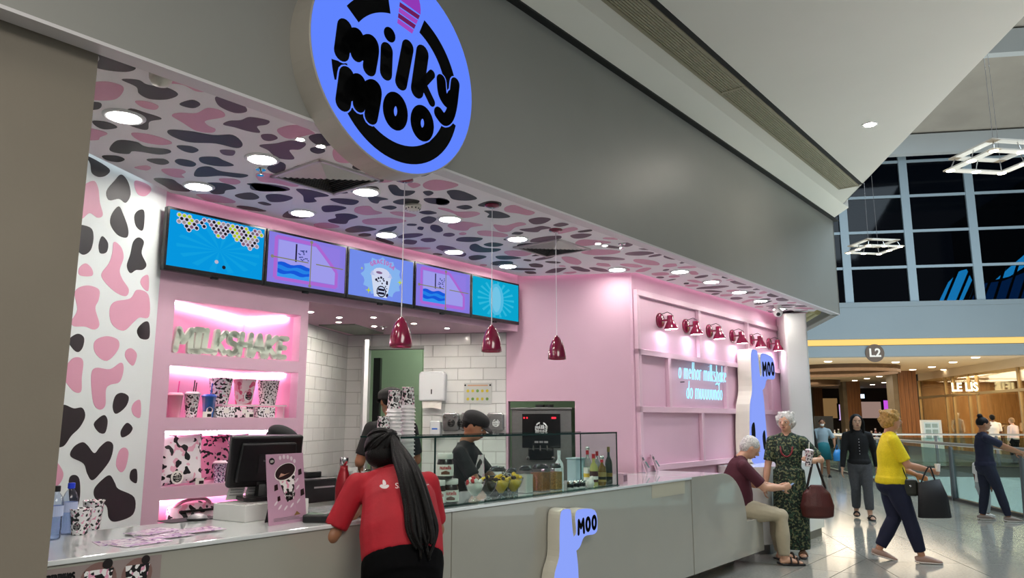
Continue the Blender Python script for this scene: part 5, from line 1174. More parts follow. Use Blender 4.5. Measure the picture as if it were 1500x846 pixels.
# ================================================================ display niches
def shelf_at(x, y, z, t_=None): q = S_t(x, y, TV_T + 0.05) if t_ is None else S_t(x, y, t_); return q[0]
ms = thing('milkshake_letters', 'pale green bubble letters spelling MILKSHAKE on the top shelf', 'letters', W(0, TV_T + 0.07, 1.951), AS)
m_sage = M('sage_green', 'c6d4c2', 0.5)
out, wtot = layout('MILKSHAKE', 0.165, 0.0); s0, s1 = shelf_at(256, 515, 0), shelf_at(422, 525, 0); kx = (s1 - s0) / wtot
for k, (ch, ss) in enumerate(out):
    mb = MB(); r_ = 0.0205
    for s_ in ss:
        pts = [(s0 + p[0] * kx + (p[1] * 0.08), p[1] * .92 + 0.0265) for p in s_]
        for i, p in enumerate(pts): mb.lathe([(r_, 0), (r_, 0.03)], 14, c=(p[0], 0, p[1]), axis=(0, 1, 0))
        for a, b in zip(pts, pts[1:]):
            dd = Vector((b[0] - a[0], 0, b[1] - a[1]))
            if dd.length > 1e-5: L_ = dd.length; dd.normalize(); mb.obox(((a[0] + b[0]) / 2, 0.015, (a[1] + b[1]) / 2), dd, (0, 1, 0), dd.cross(Vector((0, 1, 0))), L_ / 2, 0.015, r_)
    mb.build('letter', m_sage, ms)
Z2 = 1.521
m_tp = M('tumbler_pink', 'f0a0b8', 0.2, trans=0.3); m_tb = M('tumbler_blue', '2f6fb8', 0.2, trans=0.2)
for x, h, r0, r1, mt, lid, stw, lab, lg in ((258, 0.15, 0.036, 0.05, m_tp, M('lid_pink', 'f3b6c6', .3), ((0.01, M('straw_pink', 'e8489a', .3)),), 'pale pink lidded tumbler with pink straw, leftmost on the shelf', None),
        (283, 0.16, 0.036, 0.05, None, M('lid_clear', 'e8dfe4', .2), ((0.0, m_dark), (0.014, m_dark)), 'cow-print lidded tumbler with two black straws', None), (308, 0.145, 0.034, 0.048, m_tb, M('lid_blue', '1f55b8', .3), ((0.005, M('lid_blue')),), 'blue lidded tumbler with blue straw', True)):
    cow_cup(W(shelf_at(x, 600, 0), TV_T + 0.075, Z2), lab, h, r0, r1, mt, 'lidded tumblers on the second shelf', 'tumbler', lid, stw, logo=(lg is not None or mt is None), name='tumbler', face=-0.3)
for k, x in enumerate((300, 362)):
    t = thing('price_card', ('left' if k == 0 else 'right') + ' small price card on the second shelf', 'card', W(shelf_at(x, 608, 0), TV_T + 0.02, Z2), AS); MB().box(-.032, .032, 0, .003, 0, .04).build('card', m_lab, t); MB().box(.0, .03, -.001, 0, 0.004, .025).build('card_picture', m_dkc, t)
rz_ = thing('shelf_riser', 'white acrylic riser under the popcorn buckets', 'stand', W(0, TV_T + 0.17, Z2), AS)
sb0, sb1 = shelf_at(318, 600, 0, TV_T + .17), shelf_at(412, 600, 0, TV_T + .17)
MB().box(sb0, sb1, -0.07, 0.05, 0.085, 0.095).build('riser_top', m_white, rz_); 
for x in (sb0 + .01, (sb0 + sb1) / 2, sb1 - .01): MB().box(x - .004, x + .004, -0.05, 0.04, 0, 0.085).build('riser_leg', m_white, rz_)
COW('cow_bucket', scale=60, th1=0.57); COW('cow_bucket_black', '151317', 'f0eded', 'f0eded', 75, 0.5, 0.55); COW('bucket_pinkish', 'efd9dd', 'd2577c', 'e8a2b8', 22, 0.56, 0.52)
for x, mt, lab, lg in ((322, MATS['cow_bucket'], 'white cow-print bucket on the shelf riser', False), (357, MATS['bucket_pinkish'], 'pink patterned bucket with black logo between two others', True), (392, MATS['cow_bucket_black'], 'black bucket with white patches on the shelf riser', False)):
    t_ = TV_T + 0.16; h = 0.185
    cow_cup(W(shelf_at(x, 585, 0, t_), t_, Z2 + 0.0955), lab, h, 0.058, 0.083, mt, 'printed buckets on the riser', 'bucket', logo=lg, name='bucket')
for x, mt, lab in ((330, MATS['cow_bucket_black'], 'left printed gift box, black and white'), (357, COW('cow_box', 'f3dfe6', '151317', 'e9a4bd', 55, .55), 'middle printed gift box, pink and black'), (390, MATS['cow_bucket_black'], 'right printed gift box, black and white')):
    t = thing('gift_box', lab, 'box', W(shelf_at(x, 605, 0), TV_T + 0.06, Z2), AS, 'small printed boxes'); MB().box(-.075, .07, -.02, .03, 0, .078).build('box_body', mt, t, bevel=.003); MB().box(-.02, .02, -.0215, -.02, .03, .06).build('tag', m_lab, t)
Z3 = 1.071
def pillow(name, lab, P, w, h, d, mat, rz, cat='cushion', tiltx=-0.12):
    t = thing(name, lab, cat, P, rz, 'cushions on the third shelf'); n = 16; vs = []; fs = []
    for sgn in (1, -1):
        for j in range(n + 1):
            for i in range(n + 1):
                u_, v_ = i / n * 2 - 1, j / n * 2 - 1; e = (max(0, 1 - u_ ** 4) * max(0, 1 - v_ ** 4)) ** 0.5
                pin = 1 - 0.07 * (abs(u_) ** 2 * (1 - abs(v_) ** 2) * 0 + (1 - abs(u_)) * abs(v_) ** 2 * 1.0)
                x = u_ * w / 2 * (1 - 0.06 * (1 - v_ * v_)); z = v_ * h / 2 * (1 - 0.06 * (1 - u_ * u_)) + h / 2
                vs.append((x, sgn * d / 2 * e + z * -tiltx, z))
    N = (n + 1) ** 2
    for sgn in range(2):
        for j in range(n):
            for i in range(n):
                a = sgn * N + j * (n + 1) + i; q = (a, a + 1, a + n + 2, a + n + 1); fs.append(q if sgn == 1 else q[::-1])
    o = MB().add(vs, fs).build('cover', mat, t, smooth=True); return t
COW('cow_pillow', 'f6eef2', '1a171b', 'efb6cc', 24, .60, .62); COW('pink_pillow', 'f29cc0', '1a171b', '1a171b', 30, .60, .66)
p = pillow('cushion', 'white cow-print cushion with black logo on the third shelf', W(shelf_at(268, 690, 0), TV_T + 0.07, Z3), 0.31, 0.34, 0.10, MATS['cow_pillow'], AS)
def flog(cx, cz, sc_l, y=-0.052): return lambda x, z: (cx + x * sc_l, y + (cz + z * sc_l) * 0.12, cz + z * sc_l)
MB().poly([flog(-0.05, 0.06, .04, -0.050)(1.1 * math.cos(k * PI / 12), RC[1] + 1.1 * math.sin(k * PI / 12)) for k in range(24)]).build('badge', m_lab, p)
mb = MB(); logo_faces(mb, flog(-0.05, 0.06, .04)); mb.build('logo', M('logo_black'), p, kind='stuff')
pillow('cushion', 'hot pink cushion with black spots behind the white one', W(shelf_at(310, 690, 0, TV_T + .2), TV_T + 0.20, Z3), 0.30, 0.33, 0.09, MATS['pink_pillow'], AS)
pillow('cushion', 'plain grey cushion at the back beside the monitor', W(shelf_at(345, 690, 0, TV_T + .30), TV_T + 0.32, Z3), 0.26, 0.33, 0.09, M('grey_fabric', '57494f', .9), AS)
cow_cup(W(shelf_at(323, 690, 0), TV_T + 0.06, Z3), 'lidded cow-print travel mug in front of the pink cushion', 0.135, 0.034, 0.045, COW('cow_lilac', 'e9d9ee', '4a3560', 'b45fa0', 90, .56), None, 'mug', M('lid_pale', 'efd3de', .3), logo=False, name='travel_mug')
cow_cup(W(shelf_at(337, 690, 0, TV_T + .13), TV_T + 0.13, Z3), 'dark lidded travel mug next to the pale one', 0.13, 0.034, 0.045, M('mug_dark', '3a2a30', .4), None, 'mug', m_dark, logo=False, name='travel_mug')
t = thing('price_card', 'small price card in front of the white cushion', 'card', W(shelf_at(288, 705, 0), TV_T + 0.01, Z3), AS); MB().box(-.03, .03, 0, .003, 0, .042).build('card', m_lab, t); MB().box(-.005, .028, -.001, 0, 0.004, .025).build('card_picture', m_dkc, t)
t = thing('pouch_bag', 'cow-print zip pouch on the lowest shelf', 'bag', W(shelf_at(285, 760, 0), TV_T + 0.10, 0.621), AS)
mb = MB(); mb.tube([(-.17, 0, .16), (-.15, 0, .16), (-.05, 0, .17), (.05, 0, .17), (.15, 0, .16), (.17, 0, .16)], [(.02, .02), (.06, .15), (.07, .165), (.07, .165), (.06, .15), (.02, .02)], 16, side=(0, 1, 0)); mb.build('pouch', COW('cow_pouch', 'f7e3ea', '171418', 'f0a9c2', 20, .58), t, smooth=True)
MB().box(-.12, .12, -.075, -.06, .27, .285).build('zip', m_dark, t)
MB().tube(catmull([(-.16, 0, .27), (-.08, -.03, .34), (.08, -.03, .345), (.16, 0, .27)], 5, False), .012).build('handle', M('pouch_pink', 'f0a9c2', .6), t)
# ================================================================ kitchen wall items (mall frame, on the back wall)
def on_back(x, y): return vu(pu(x, y, UB))
def bk(name, lab, cat, x, y, grp=None): q = on_back(x, y); return thing(name, lab, cat, WM(q[0], UB - 0.009, q[2]), AM, grp)
t = bk('towel_dispenser', 'white wall paper-towel dispenser above the soap dispenser', 'dispenser', 636, 587)
MB().prism([(-0.14, 0), (-0.145, 0.28), (-0.12, 0.31), (0.12, 0.31), (0.145, 0.28), (0.14, 0)], -0.11, 0, 'xz').build('housing', M('dispenser_white', 'dfe3e6', .25), t, bevel=.015)
MB().box(-.006, .006, -.113, -.11, .07, .12).build('key_slot', m_dark, t)
MB().add([(-.11, -.08, 0), (.11, -.08, 0), (.10, -.09, -.09), (0.0, -.085, -.07), (-.10, -.09, -.08)], [(0, 1, 2, 3, 4)]).build('paper_towel', m_lab, t)
t = bk('soap_dispenser', 'small white soap dispenser with blue mark on the tiled wall', 'dispenser', 640, 637)
MB().prism(rounded(-.055, .055, 0, .15, .02), -.09, 0, 'xz').build('housing', MATS['dispenser_white'], t, bevel=.01); MB().box(-.03, .03, -.093, -.09, .06, .075).build('mark', M('mark_blue', '2f6fd0', .4), t); MB().tube([(0, -.06, 0), (0, -.06, -.03), (0, -.05, -.06)], .01).build('spout', m_chrome, t)
for x, lab, lg in ((662, 'round-cornered chrome dispenser behind the worker\'s cap', True), (676, 'chrome dispenser half hidden behind the worker\'s cap', False), (727, 'chrome dispenser with white logo right of the worker', True)):
    t = bk('chrome_dispenser', lab, 'dispenser', x, 631, 'chrome wall dispensers')
    if x == 676: t.location = WM(on_back(x, 631)[0], UB - 0.012, on_back(x, 631)[2] + 0.0)
    MB().prism(rounded(-.09 if x != 676 else 0.0, .09, 0, .19, .03), -.07, 0, 'xz').build('housing', M('satin_chrome', 'a9abab', .25, .85), t, bevel=.012)
    mb = MB(); logo_faces(mb, lambda X, Y: (X * .05 + .01, -.0725, .09 + Y * .05)); mb.build('logo', M('logo_pale', 'e8ecec', .5) if x == 727 else MATS['logo_black'], t, kind='stuff')
    MB().lathe([(.012, 0), (.008, .02)], 12, c=(-.06, -.07, .15), axis=(0, -1, 0)).build('push_knob', m_chrome, t)
t = bk('instruction_notice', 'clear wall notice with ten small coloured pictograms', 'notice', 700, 591)
MB().box(-.15, .15, -.006, 0, 0, .22).build('plate', M('notice_plate', 'cfd2cf', .2), t)
for k in range(10): MB().lathe([(0, 0), (.016, 0)], 10, c=(-.105 + (k % 5) * .052, -.008, .05 + (k // 5) * .085), axis=(0, -1, 0), cap=False).build('pictogram', (M('pict_yellow', 'd6c23a', .5), M('pict_green', '6f9a4a', .5))[k % 3 == 1], t)
MB().box(-.11, .11, -.0075, -.006, .185, .2).build('heading', M('pict_orange', 'd0a58a', .5), t)
for x in (-.135, .135): MB().lathe([(0, 0), (.01, 0)], 12, c=(x, -.009, .195), axis=(0, -1, 0), cap=False).build('screw', m_dark, t)
# soft-serve machine in its opening
q = on_back(792, 690); t = thing('soft_serve_machine', 'steel soft-serve machine with black control panel in the wall opening', 'machine', WM(-0.955, UB + 0.02, 0.75), AM)
MB().box(-.315, .315, 0, .60, 0, .86).build('cabinet', m_steel, t, bevel=.006)
MB().box(-.325, .325, -.02, .6, .86, .885).build('top_lid', m_steel, t, bevel=.005)
MB().box(-.20, .20, -.018, 0, .47, .82).build('control_panel', M('panel_black', '0e0d0f', .25), t, bevel=.004)
MB().box(-.13, .13, -.07, 0, .35, .47).build('dispensing_head', M('panel_black'), t, bevel=.01)
for x in (-.07, 0, .07): MB().tube([(x, -.07, .43), (x, -.11, .46), (x, -.12, .50)], .009).build('lever', m_chrome, t)
for x in (-.13, .13): MB().lathe([(.018, 0), (.018, .03), (0, .032)], 16, c=(x, -.06, .37), axis=(0, -1, 0)).build('knob', m_chrome, t)
mb = MB(); logo_faces(mb, lambda X, Y: (X * .085, -.021, .68 + Y * .085)); mb.build('logo', M('logo_pale', 'e8ecec', .5), t, kind='stuff')
MB().box(.11, .155, -.021, -.018, .768, .785).build('display', E('led_red', 'ff2a3a', 2.5), t); MB().box(-.185, -.172, -.021, -.018, .77, .785).build('indicator', MATS['led_red'], t); MB().box(-.155, -.142, -.021, -.018, .77, .785).build('indicator', MATS['led_red'], t)
for x in (-.05, 0, .05): MB().box(x - .02, x + .02, -.021, -.018, .52, .54).build('button', m_alu, t)
MB().cyl((-.05, .3, .885), (-.05, .3, .92), .05).cyl((.05, .3, .885), (.05, .3, .92), .05).build('hopper_cover', m_steel, t)
MB().box(-.14, .14, -.16, 0, .05, .07).build('drip_tray', m_steel, t)
# low worktop line in the kitchen behind the workers
o = MB().box(-2.2, -1.34, UB - 0.55, UB - 0.01, 0.82, 0.88).build('back_worktop', m_steel, rz=AM, bevel=.004); tag(o, 'steel back worktop under the tiled wall', 'worktop'); MB().box(-2.15, -1.4, UB - 0.5, UB - 0.02, 0, .82).build('cabinet_body', m_white, o)
# ================================================================ the mall beyond
UH = 28.0
def zU(y, u=UH, x=1340): return pu(x, y, u).z
z_b, z_s, z_l0, z_l1 = zU(521), zU(443), zU(505), zU(495)
m_bulk = M('bulkhead_paint', '7f8d94', 0.5, var=0.02, vs=.5)
m_warmceil = M('concourse_ceiling_paint', 'd8c4a6', 0.7, var=0.02, vs=.5)
mb = MB(); mb.box(-1, 24, UH, UH + 0.4, z_l1, z_s).box(-1, 24, UH, UH + 0.4, z_b, z_l0).box(-1, 24, UH + 0.12, UH + 0.4, z_l0, z_l1)
bh = mframe(mb, 'wall_bulkhead', m_bulk)
tag(MB().box(-1, 24, UH + 0.06, UH + 0.12, z_l0 + 0.03, z_l1 - 0.01).build('cove_light', E('warm_led', 'ffd27a', 1.15), rz=AM), 'warm yellow light line along the far bulkhead', 'light strip')
t = thing('level_sign', 'round brown sign reading L2 on the far bulkhead', 'sign', pu(1281, 517, UH), AM)
MB().lathe([(0.31, 0), (0.31, -0.05), (0, -0.05)], 36, axis=(0, 1, 0)).build('disc', M('sign_brown', '5f5248', .5), t)
text_part('lettering', 'L2', 0.40, M('sign_white', 'e6e2da', .5), t, (0, -0.055, 0), offset=0.012)
# window wall above
vx = [vu(pu(x, 442, UH))[0] for x in (1245, 1341, 1438)]; stp = (vx[2] - vx[0]) / 2
zs = [z_s] + [zU(y, UH, 1340) for y in (390, 338, 288, 235)]; dzs = (zs[-1] - zs[0]) / 4
zs = [z_s + dzs * k for k in range(7)]; vcol = [vx[0] + stp * k for k in range(-3, 6)]
win = mframe(MB().box(vcol[0], vcol[-1], UH - 0.02, UH + 0.3, z_s - 0.12, z_s + 0.05), 'window_1', m_bulk)
m_pane = GLASS('night_glass', '3a4858', 0.012, 0.05, 0.08)
m_mull = M('mullion_paint', '8fa2ad', .5)
ms_ = None
for i in range(len(vcol) - 1):
    for j in range(6):
        if ms_ is None: o = MB().box(0.02, stp - 0.02, -0.01, 0.01, 0.02, dzs - 0.02).build('pane', m_pane, win); ms_ = o.data
        else: o = link('pane', ms_, win)
        o.location = (vcol[i], UH + 0.1, zs[j])
for x in vcol: MB().box(x - 0.14, x + 0.14, UH, UH + 0.2, z_s, zs[-1]).build('mullion', m_mull, win)
for z in zs[1:]: MB().box(vcol[0], vcol[-1], UH + 0.03, UH + 0.17, z - 0.045, z + 0.045).build('transom', m_mull, win)
# glowing panels added outside for the cyan patches in the glass
t = thing('cyan_glow', 'added cyan glowing panels outside the dark windows', 'canopy', (0, 0, 0))
for pl in ([(1378, 441), (1392, 412), (1408, 396), (1416, 394), (1424, 410), (1410, 441)], [(1462, 408), (1480, 392), (1508, 368), (1508, 386), (1480, 404)], [(1420, 441), (1440, 415), (1470, 411), (1508, 396), (1508, 441)]):
    P = [vu(pu(x, y, UH + 3)) for x, y in pl]; big = pl[0][0] == 1420
    MB().prism([(p[0], p[2]) for p in P], UH + 3.0, UH + 3.2, 'xz').build('glow_panel', E('glow_cyan_dim', '0a6f9c', 14.0) if big else E('glow_cyan', '50f0ff', 45.0), t)
for k in range(7):
    a, b = vu(pu(1384 + k * 18, 441, UH + 2.9)), vu(pu(1402 + k * 18, 398 - (k > 3) * 14, UH + 2.9)); MB().cyl((a[0], UH + 2.9, a[2]), (b[0], UH + 2.9, b[2]), 0.05, n=8).build('glow_rib', m_dark, t)
t.rotation_euler = (0, 0, AM)
# roof over the void
zt = zs[-1]; m_roof = M('roof_deck', '9d9a92', .8, var=.1, vs=.8)
mb = MB(); mb.add([(2.9, UH, zU(205)), (24, UH, zU(205)), (24, 4, 15.5), (2.9, 4, 15.5), (2.9, UH, zU(205) + .2), (24, UH, zU(205) + .2), (24, 4, 15.7), (2.9, 4, 15.7)], [(0, 1, 2, 3), (4, 7, 6, 5)])
roof = mframe(mb, 'ceiling_atrium', m_roof)
zr0 = zU(205); m_beam = M('roof_beam_paint', 'b4bcbf', .5)
def zroof(u): return zr0 + (15.5 - zr0) * (UH - u) / (UH - 4)
for u in (27.6, 22, 17, 12, 8): MB().box(2.9, 24, u - .15, u + .15, zroof(u) - .75, zroof(u) - .05).build('cross_beam', m_beam, roof)
for v in (5, 9.5, 14, 18.5): 
    mb = MB(); mb.add([(v - .1, UH, zr0 - .35), (v + .1, UH, zr0 - .35), (v + .1, 4, 15.15), (v - .1, 4, 15.15), (v - .1, UH, zr0), (v + .1, UH, zr0), (v + .1, 4, 15.5), (v - .1, 4, 15.5)], [(0, 1, 2, 3), (4, 7, 6, 5), (0, 3, 7, 4), (1, 5, 6, 2), (0, 4, 5, 1)]); mb.build('rafter', m_beam, roof)
mframe(MB().box(24, 24.3, -6, 60, -5, 16), 'wall_right', m_bulk)
# hanging square lamps in the void
def chandelier(P, w, lab, rot):
    t = thing('hanging_lamp', lab, 'lamp', P, rot, 'square hanging lamps in the atrium'); m_ac = M('lamp_acrylic', 'cfcfc9', .3, emit=.10, ecol='fff0d8')
    for z, k in ((0.0, 1.0), (0.17 * w, 0.88)):
        h = w / 2 * k
        for q in ((-h, h, -h, -h + .13 * w), (-h, h, h - .13 * w, h), (-h, -h + .13 * w, -h, h), (h - .13 * w, h, -h, h)): MB().box(*q, z, z + .02).build('frame_bar', m_ac, t)
    for x, y in ((-.43, -.43), (0, -.43), (.43, -.43), (-.43, 0), (.43, 0), (-.43, .43), (0, .43), (.43, .43)):
        MB().lathe([(0, -.006), (.06 * w, -.006), (.06 * w, .0)], 12, c=(x * w, y * w, 0)).build('spot', E('lamp_spot', 'fff0d0', 14.0), t); MB().cyl((x * w, y * w, .02), (x * w * .88, y * w * .88, .17 * w), .008).build('strut', m_chrome, t)
    for x, y in ((-.4, -.4), (.4, .4)): MB().cyl((x * w, y * w, .17 * w), (x * w * .5, y * w * .5, 6), .004, n=6).build('wire', m_chrome, t)
chandelier(pu(1280, 366, 17), 0.85, 'smaller square hanging lamp before the dark windows', AM + .3); chandelier(pu(1462, 238, 11), 0.95, 'larger square hanging lamp near the roof beams', AM + .3)
# far concourse: ceiling, columns, shops
mb = MB(); mb.box(-1, 24, UH + .4, 75, z_b, z_b + .1); mframe(mb, 'ceiling_concourse', m_warmceil)
m_wood = WOOD('column_wood', '6e4526', '8a5a32', 2.0); m_stone = M('column_stone', '6a5d4a', .4, var=.15, vs=3)
def ucol(y): r = ray(1300, y); k = (z_b - CAMH) / r.z; return (EYE + r * k).dot(um)
for x0, x1, y, lab in ((1307, 1341, 543, 'nearest wood-clad column in the far concourse'), (1234, 1259, 558, 'middle wood-clad column in the far concourse'), (1187, 1204, 567, 'farthest wood-clad column by the white pier')):
    u = ucol(y); a, b = vu(pu(x0, y, u))[0], vu(pu(x1, y, u))[0]
    t = thing('wood_column', lab, 'column', WM(0, u, 0), AM, 'wood-clad columns')
    MB().box(a + .22 * (b - a), b, 0, b - a, 0, z_b).build('wood_cladding', m_wood, t); MB().box(a, a + .22 * (b - a), .05, b - a, 0, z_b).build('stone_side', m_stone, t)
    for k in range(4): MB().box(a + (.28 + .18 * k) * (b - a), a + (.29 + .18 * k) * (b - a), -.008, 0, 0, z_b).build('groove', M('groove_dark', '4a2e1a', .6), t)
m_ringb = M('ring_brown', '5e4630', .6)
for x, y, xr, lab in ((1225, 538, 1309, 'nearer round brown ceiling ring with light bars'), (1195, 557, 1228, 'farther round brown ceiling ring with light bars')):
    c = pz(x, y, z_b); r = (pz(xr, y, z_b) - c).length
    t = thing('ceiling_ring', lab, 'ceiling feature', c, AM, 'round ceiling rings')
    MB().lathe([(r, 0), (r, -.28), (r * .96, -.28), (r * .96, 0)], 48, cap=False).build('ring', m_ringb, t)
    for k in range(3): MB().box(-.7 + k * .2, .6 + k * .2, -r * .5 + k * r * .5 - .12, -r * .5 + k * r * .5 + .12, -.03, 0).build('light_bar', E('bar_light', 'fff0d0', 5.0), t)
ORD = 'first second third fourth fifth sixth seventh eighth ninth tenth eleventh twelfth thirteenth fourteenth fifteenth sixteenth seventeenth eighteenth'.split()
for k, (x, y) in enumerate(sorted(((1213, 529), (1312, 530), (1337, 541), (1288, 551), (1270, 554), (1365, 537), (1383, 541), (1396, 530), (1429, 523), (1436, 536), (1408, 541), (1467, 530), (1252, 557), (1278, 563), (1295, 560), (1357, 550), (1428, 550), (1496, 531)))):
    o = MB().lathe([(0, -.02), (.12, -.02), (.14, 0)], 12).build('far_downlight', E('far_light', 'fff0d6', 9.0), None, pz(x, y, z_b)); tag(o, ORD[k] + ' from the left of the small far concourse downlights', 'downlight', 'far concourse downlights')
area_light('far_concourse_light', tuple(WM(6, 36, z_b - .15)), 10, 1500, (1, .86, .66), size_y=14)
# shops at the end
end = mframe(MB().box(-4, 18, 56, 56.3, 0, z_b), 'wall_far', M('shop_dark', '3a2f2a', .6, var=.2, vs=.6))
def far_panel(name, lab, cat, x0, y0, x1, y1, u, mat, fr=None):
    a, b = vu(pu(x0, y1, u)), vu(pu(x1, y0, u)); t = thing(name, lab, cat, WM(a[0], u, a[2]), AM); w, h = b[0] - a[0], b[2] - a[2]
    MB().box(0, w, 0, .1, 0, h).build('lit_panel', mat, t); m_ = fr or m_dark
    for q in ((-.08, 0, 0, h), (w, w + .08, 0, h), (-.08, w + .08, h, h + .08), (-.08, w + .08, -.08, 0)): MB().box(q[0], q[1], -.03, .12, q[2], q[3]).build('frame', m_, t)
    return t, w, h
far_panel('poster_screen', 'tall lit poster screen with red mark left of the middle column', 'screen', 1229, 592, 1237, 615, 55.85, E('poster_lilac', 'c7a8e0', 1.0)); far_panel('poster_screen', 'magenta lit screen left of the nearest column', 'screen', 1295, 586, 1308, 601, 55.85, E('poster_magenta', 'c050d8', 1.1))
far_panel('shop_window', 'pale lit shop window right of the middle column', 'shop window', 1260, 588, 1290, 612, 55.85, E('shop_pale', 'c8a89c', .5)); far_panel('shop_sign', 'small bright blue-white shop sign far away', 'sign', 1258, 577, 1266, 583, 55.85, E('shop_blue', 'cfe8ff', 2.0))
far_panel('shop_window', 'lit shop shelves between the two farthest columns', 'shop window', 1206, 583, 1226, 612, 55.85, E('shop_warm', 'b08a5a', .45)); far_panel('shop_window', 'dim shop front at the far left beside the white pier', 'shop window', 1183, 585, 1188, 615, 55.85, E('shop_cool', '6a7a86', .5))
for k, (x0, y0, x1, y1, lab) in enumerate(((1195, 609, 1220, 640, 'black standing board behind the person in the teal skirt'),)):
    a, b = vu(pu(x0, y1, 33)), vu(pu(x1, y0, 33)); t = thing('kiosk_board', lab, 'board', WM(a[0], 33, 0), AM); MB().box(0, b[0] - a[0], 0, .08, .15, b[2]).build('board', m_black, t)
    for x in (.05, b[0] - a[0] - .05): MB().box(x - .03, x + .03, -.2, .25, 0, .15).build('foot', m_dark, t)
# low display bench with goods
a, b = vu(pu(1222, 640, 34)), vu(pu(1320, 628, 34)); t = thing('display_table', 'dark display table of small goods in the far concourse', 'table', WM(a[0], 34, 0), AM); MB().box(0, b[0] - a[0], 0, .8, .72, .8).build('table_top', m_wood, t)
for x in (.1, b[0] - a[0] - .1): MB().box(x - .06, x + .06, .1, .7, 0, .72).build('leg', m_dark, t)
rr_ = random.Random(5)
for k in range(16):
    x = a[0] + .1 + (b[0] - a[0] - .2) * k / 15; h = rr_.uniform(.16, .34); c = rr_.choice(['2a2f2a', '8a7a6a', 'b8b0a8', '5a2f34', '3a4a3a']); P = WM(x, 34.3, .8)
    t = thing('shop_goods', ORD[k] + ' small item from the left on the far display table', 'goods', P, AM, 'goods on the far display table'); MB().lathe([(.05, 0), (.06, h * .6), (.03, h * .8), (.03, h)], 10).build('item', M('goods_' + c, c, .5), t); MB().lathe([(.035, h), (.035, h * 1.15), (0, h * 1.15)], 10).build('cap', m_alu, t)
# lit display cabinet
t, w, h = far_panel('perfume_cabinet', 'white lit cabinet of six small compartments', 'cabinet', 1355, 618, 1375, 645, 30.5, E('cabinet_white', 'd8e6dc', .75), m_white)
for k in range(6): MB().box(w * (.1 + .45 * (k % 2)), w * (.45 + .45 * (k % 2)), -.03, 0, h * (.08 + .31 * (k // 2)), h * (.30 + .31 * (k // 2))).build('compartment', M('cab_grey', '9ab0b0', .3), t)
MB().box(-.1, w + .1, -.05, .15, -t.location.z, -.08).build('plinth', m_white, t)
# shop with the glass front on the right
VS = 13.5; S0_, S1_ = 24.5, vu(pv(1349, 600, VS))[1]; zt_ = pv(1349, 557, VS).z; ztr = pv(1400, 578, VS).z
shop_f = mframe(MB().box(VS, VS + .12, S0_ - 6, S1_, zt_, z_b + .5), 'wall_shop_header', m_warmceil)
mframe(MB().box(VS, VS + .12, S1_, S1_ + 1.6, 0, z_b), 'wall_shop_pier', m_black)
m_shopg = GLASS('shop_glass', 'f4efe4', .03)
sf = mframe(MB().box(VS - .05, VS + .08, S0_ - 6, S1_, 0, .12), 'window_2', m_alu)
us = [S1_]
for x in (1388, 1399, 1422, 1434, 1497): us.append(vu(pv(x, 600, VS))[1])
us.append(S0_ - 3); us.append(S0_ - 6)
for a, b in zip(us, us[1:]):
    MB().box(VS, VS + .02, b, a, .12, ztr).build('pane', m_shopg, sf); MB().box(VS, VS + .02, b, a, ztr, zt_).build('pane', m_shopg, sf)
for a in us: MB().box(VS - .04, VS + .06, a - .04, a + .04, 0, zt_).build('mullion', M('bronze', 'a08a64', .4, .5), sf)
MB().box(VS - .04, VS + .06, us[-1], us[0], ztr - .05, ztr + .05).build('transom', MATS['bronze'], sf)
m_wood2 = WOOD('shop_wood', '8f6a3e', 'b08a58', 2.0)
wb = mframe(MB().box(17.8, 17.9, 17, S1_ + 1, 0, z_b), 'wall_shop_back', m_wood2)
mframe(MB().box(VS + .1, 17.9, S1_ + .2, S1_ + .3, 0, z_b), 'wall_shop_side', m_wood2); mframe(MB().box(VS + .1, 17.9, 17, S1_ + .3, zt_, zt_ + .1), 'ceiling_shop_right', M('shop_cream', 'efe0bd', .7))
mframe(MB().box(16.8, 17.8, 24, S1_ - 4, 2.3, zt_), 'wall_shop_valance', M('shop_cream'))
area_light('boutique_light', tuple(WM(15.6, 28, zt_ - .1)), 3, 1000, (1, .84, .62), size_y=14)
area_light('boutique_light', tuple(WM(15.6, S1_ - 1.6, zt_ - .1)), 3, 200, (1, .84, .62), size_y=2)
t = thing('boutique_sign', 'gold lit LE LIS lettering inside the boutique window', 'sign', pv(1413, 567, VS - .7), AM)
text_part('lettering', 'LE LIS', 0.46, E('gold_light', 'fff0b8', 3.0), t, (0, 0, 0), rot=(PI / 2, 0, -.45), extrude=.03, offset=.015, sx=.8)
MB().box(-.5, .5, .0, .04, -.26, -.22).build('sign_bar', MATS['bronze'], t)
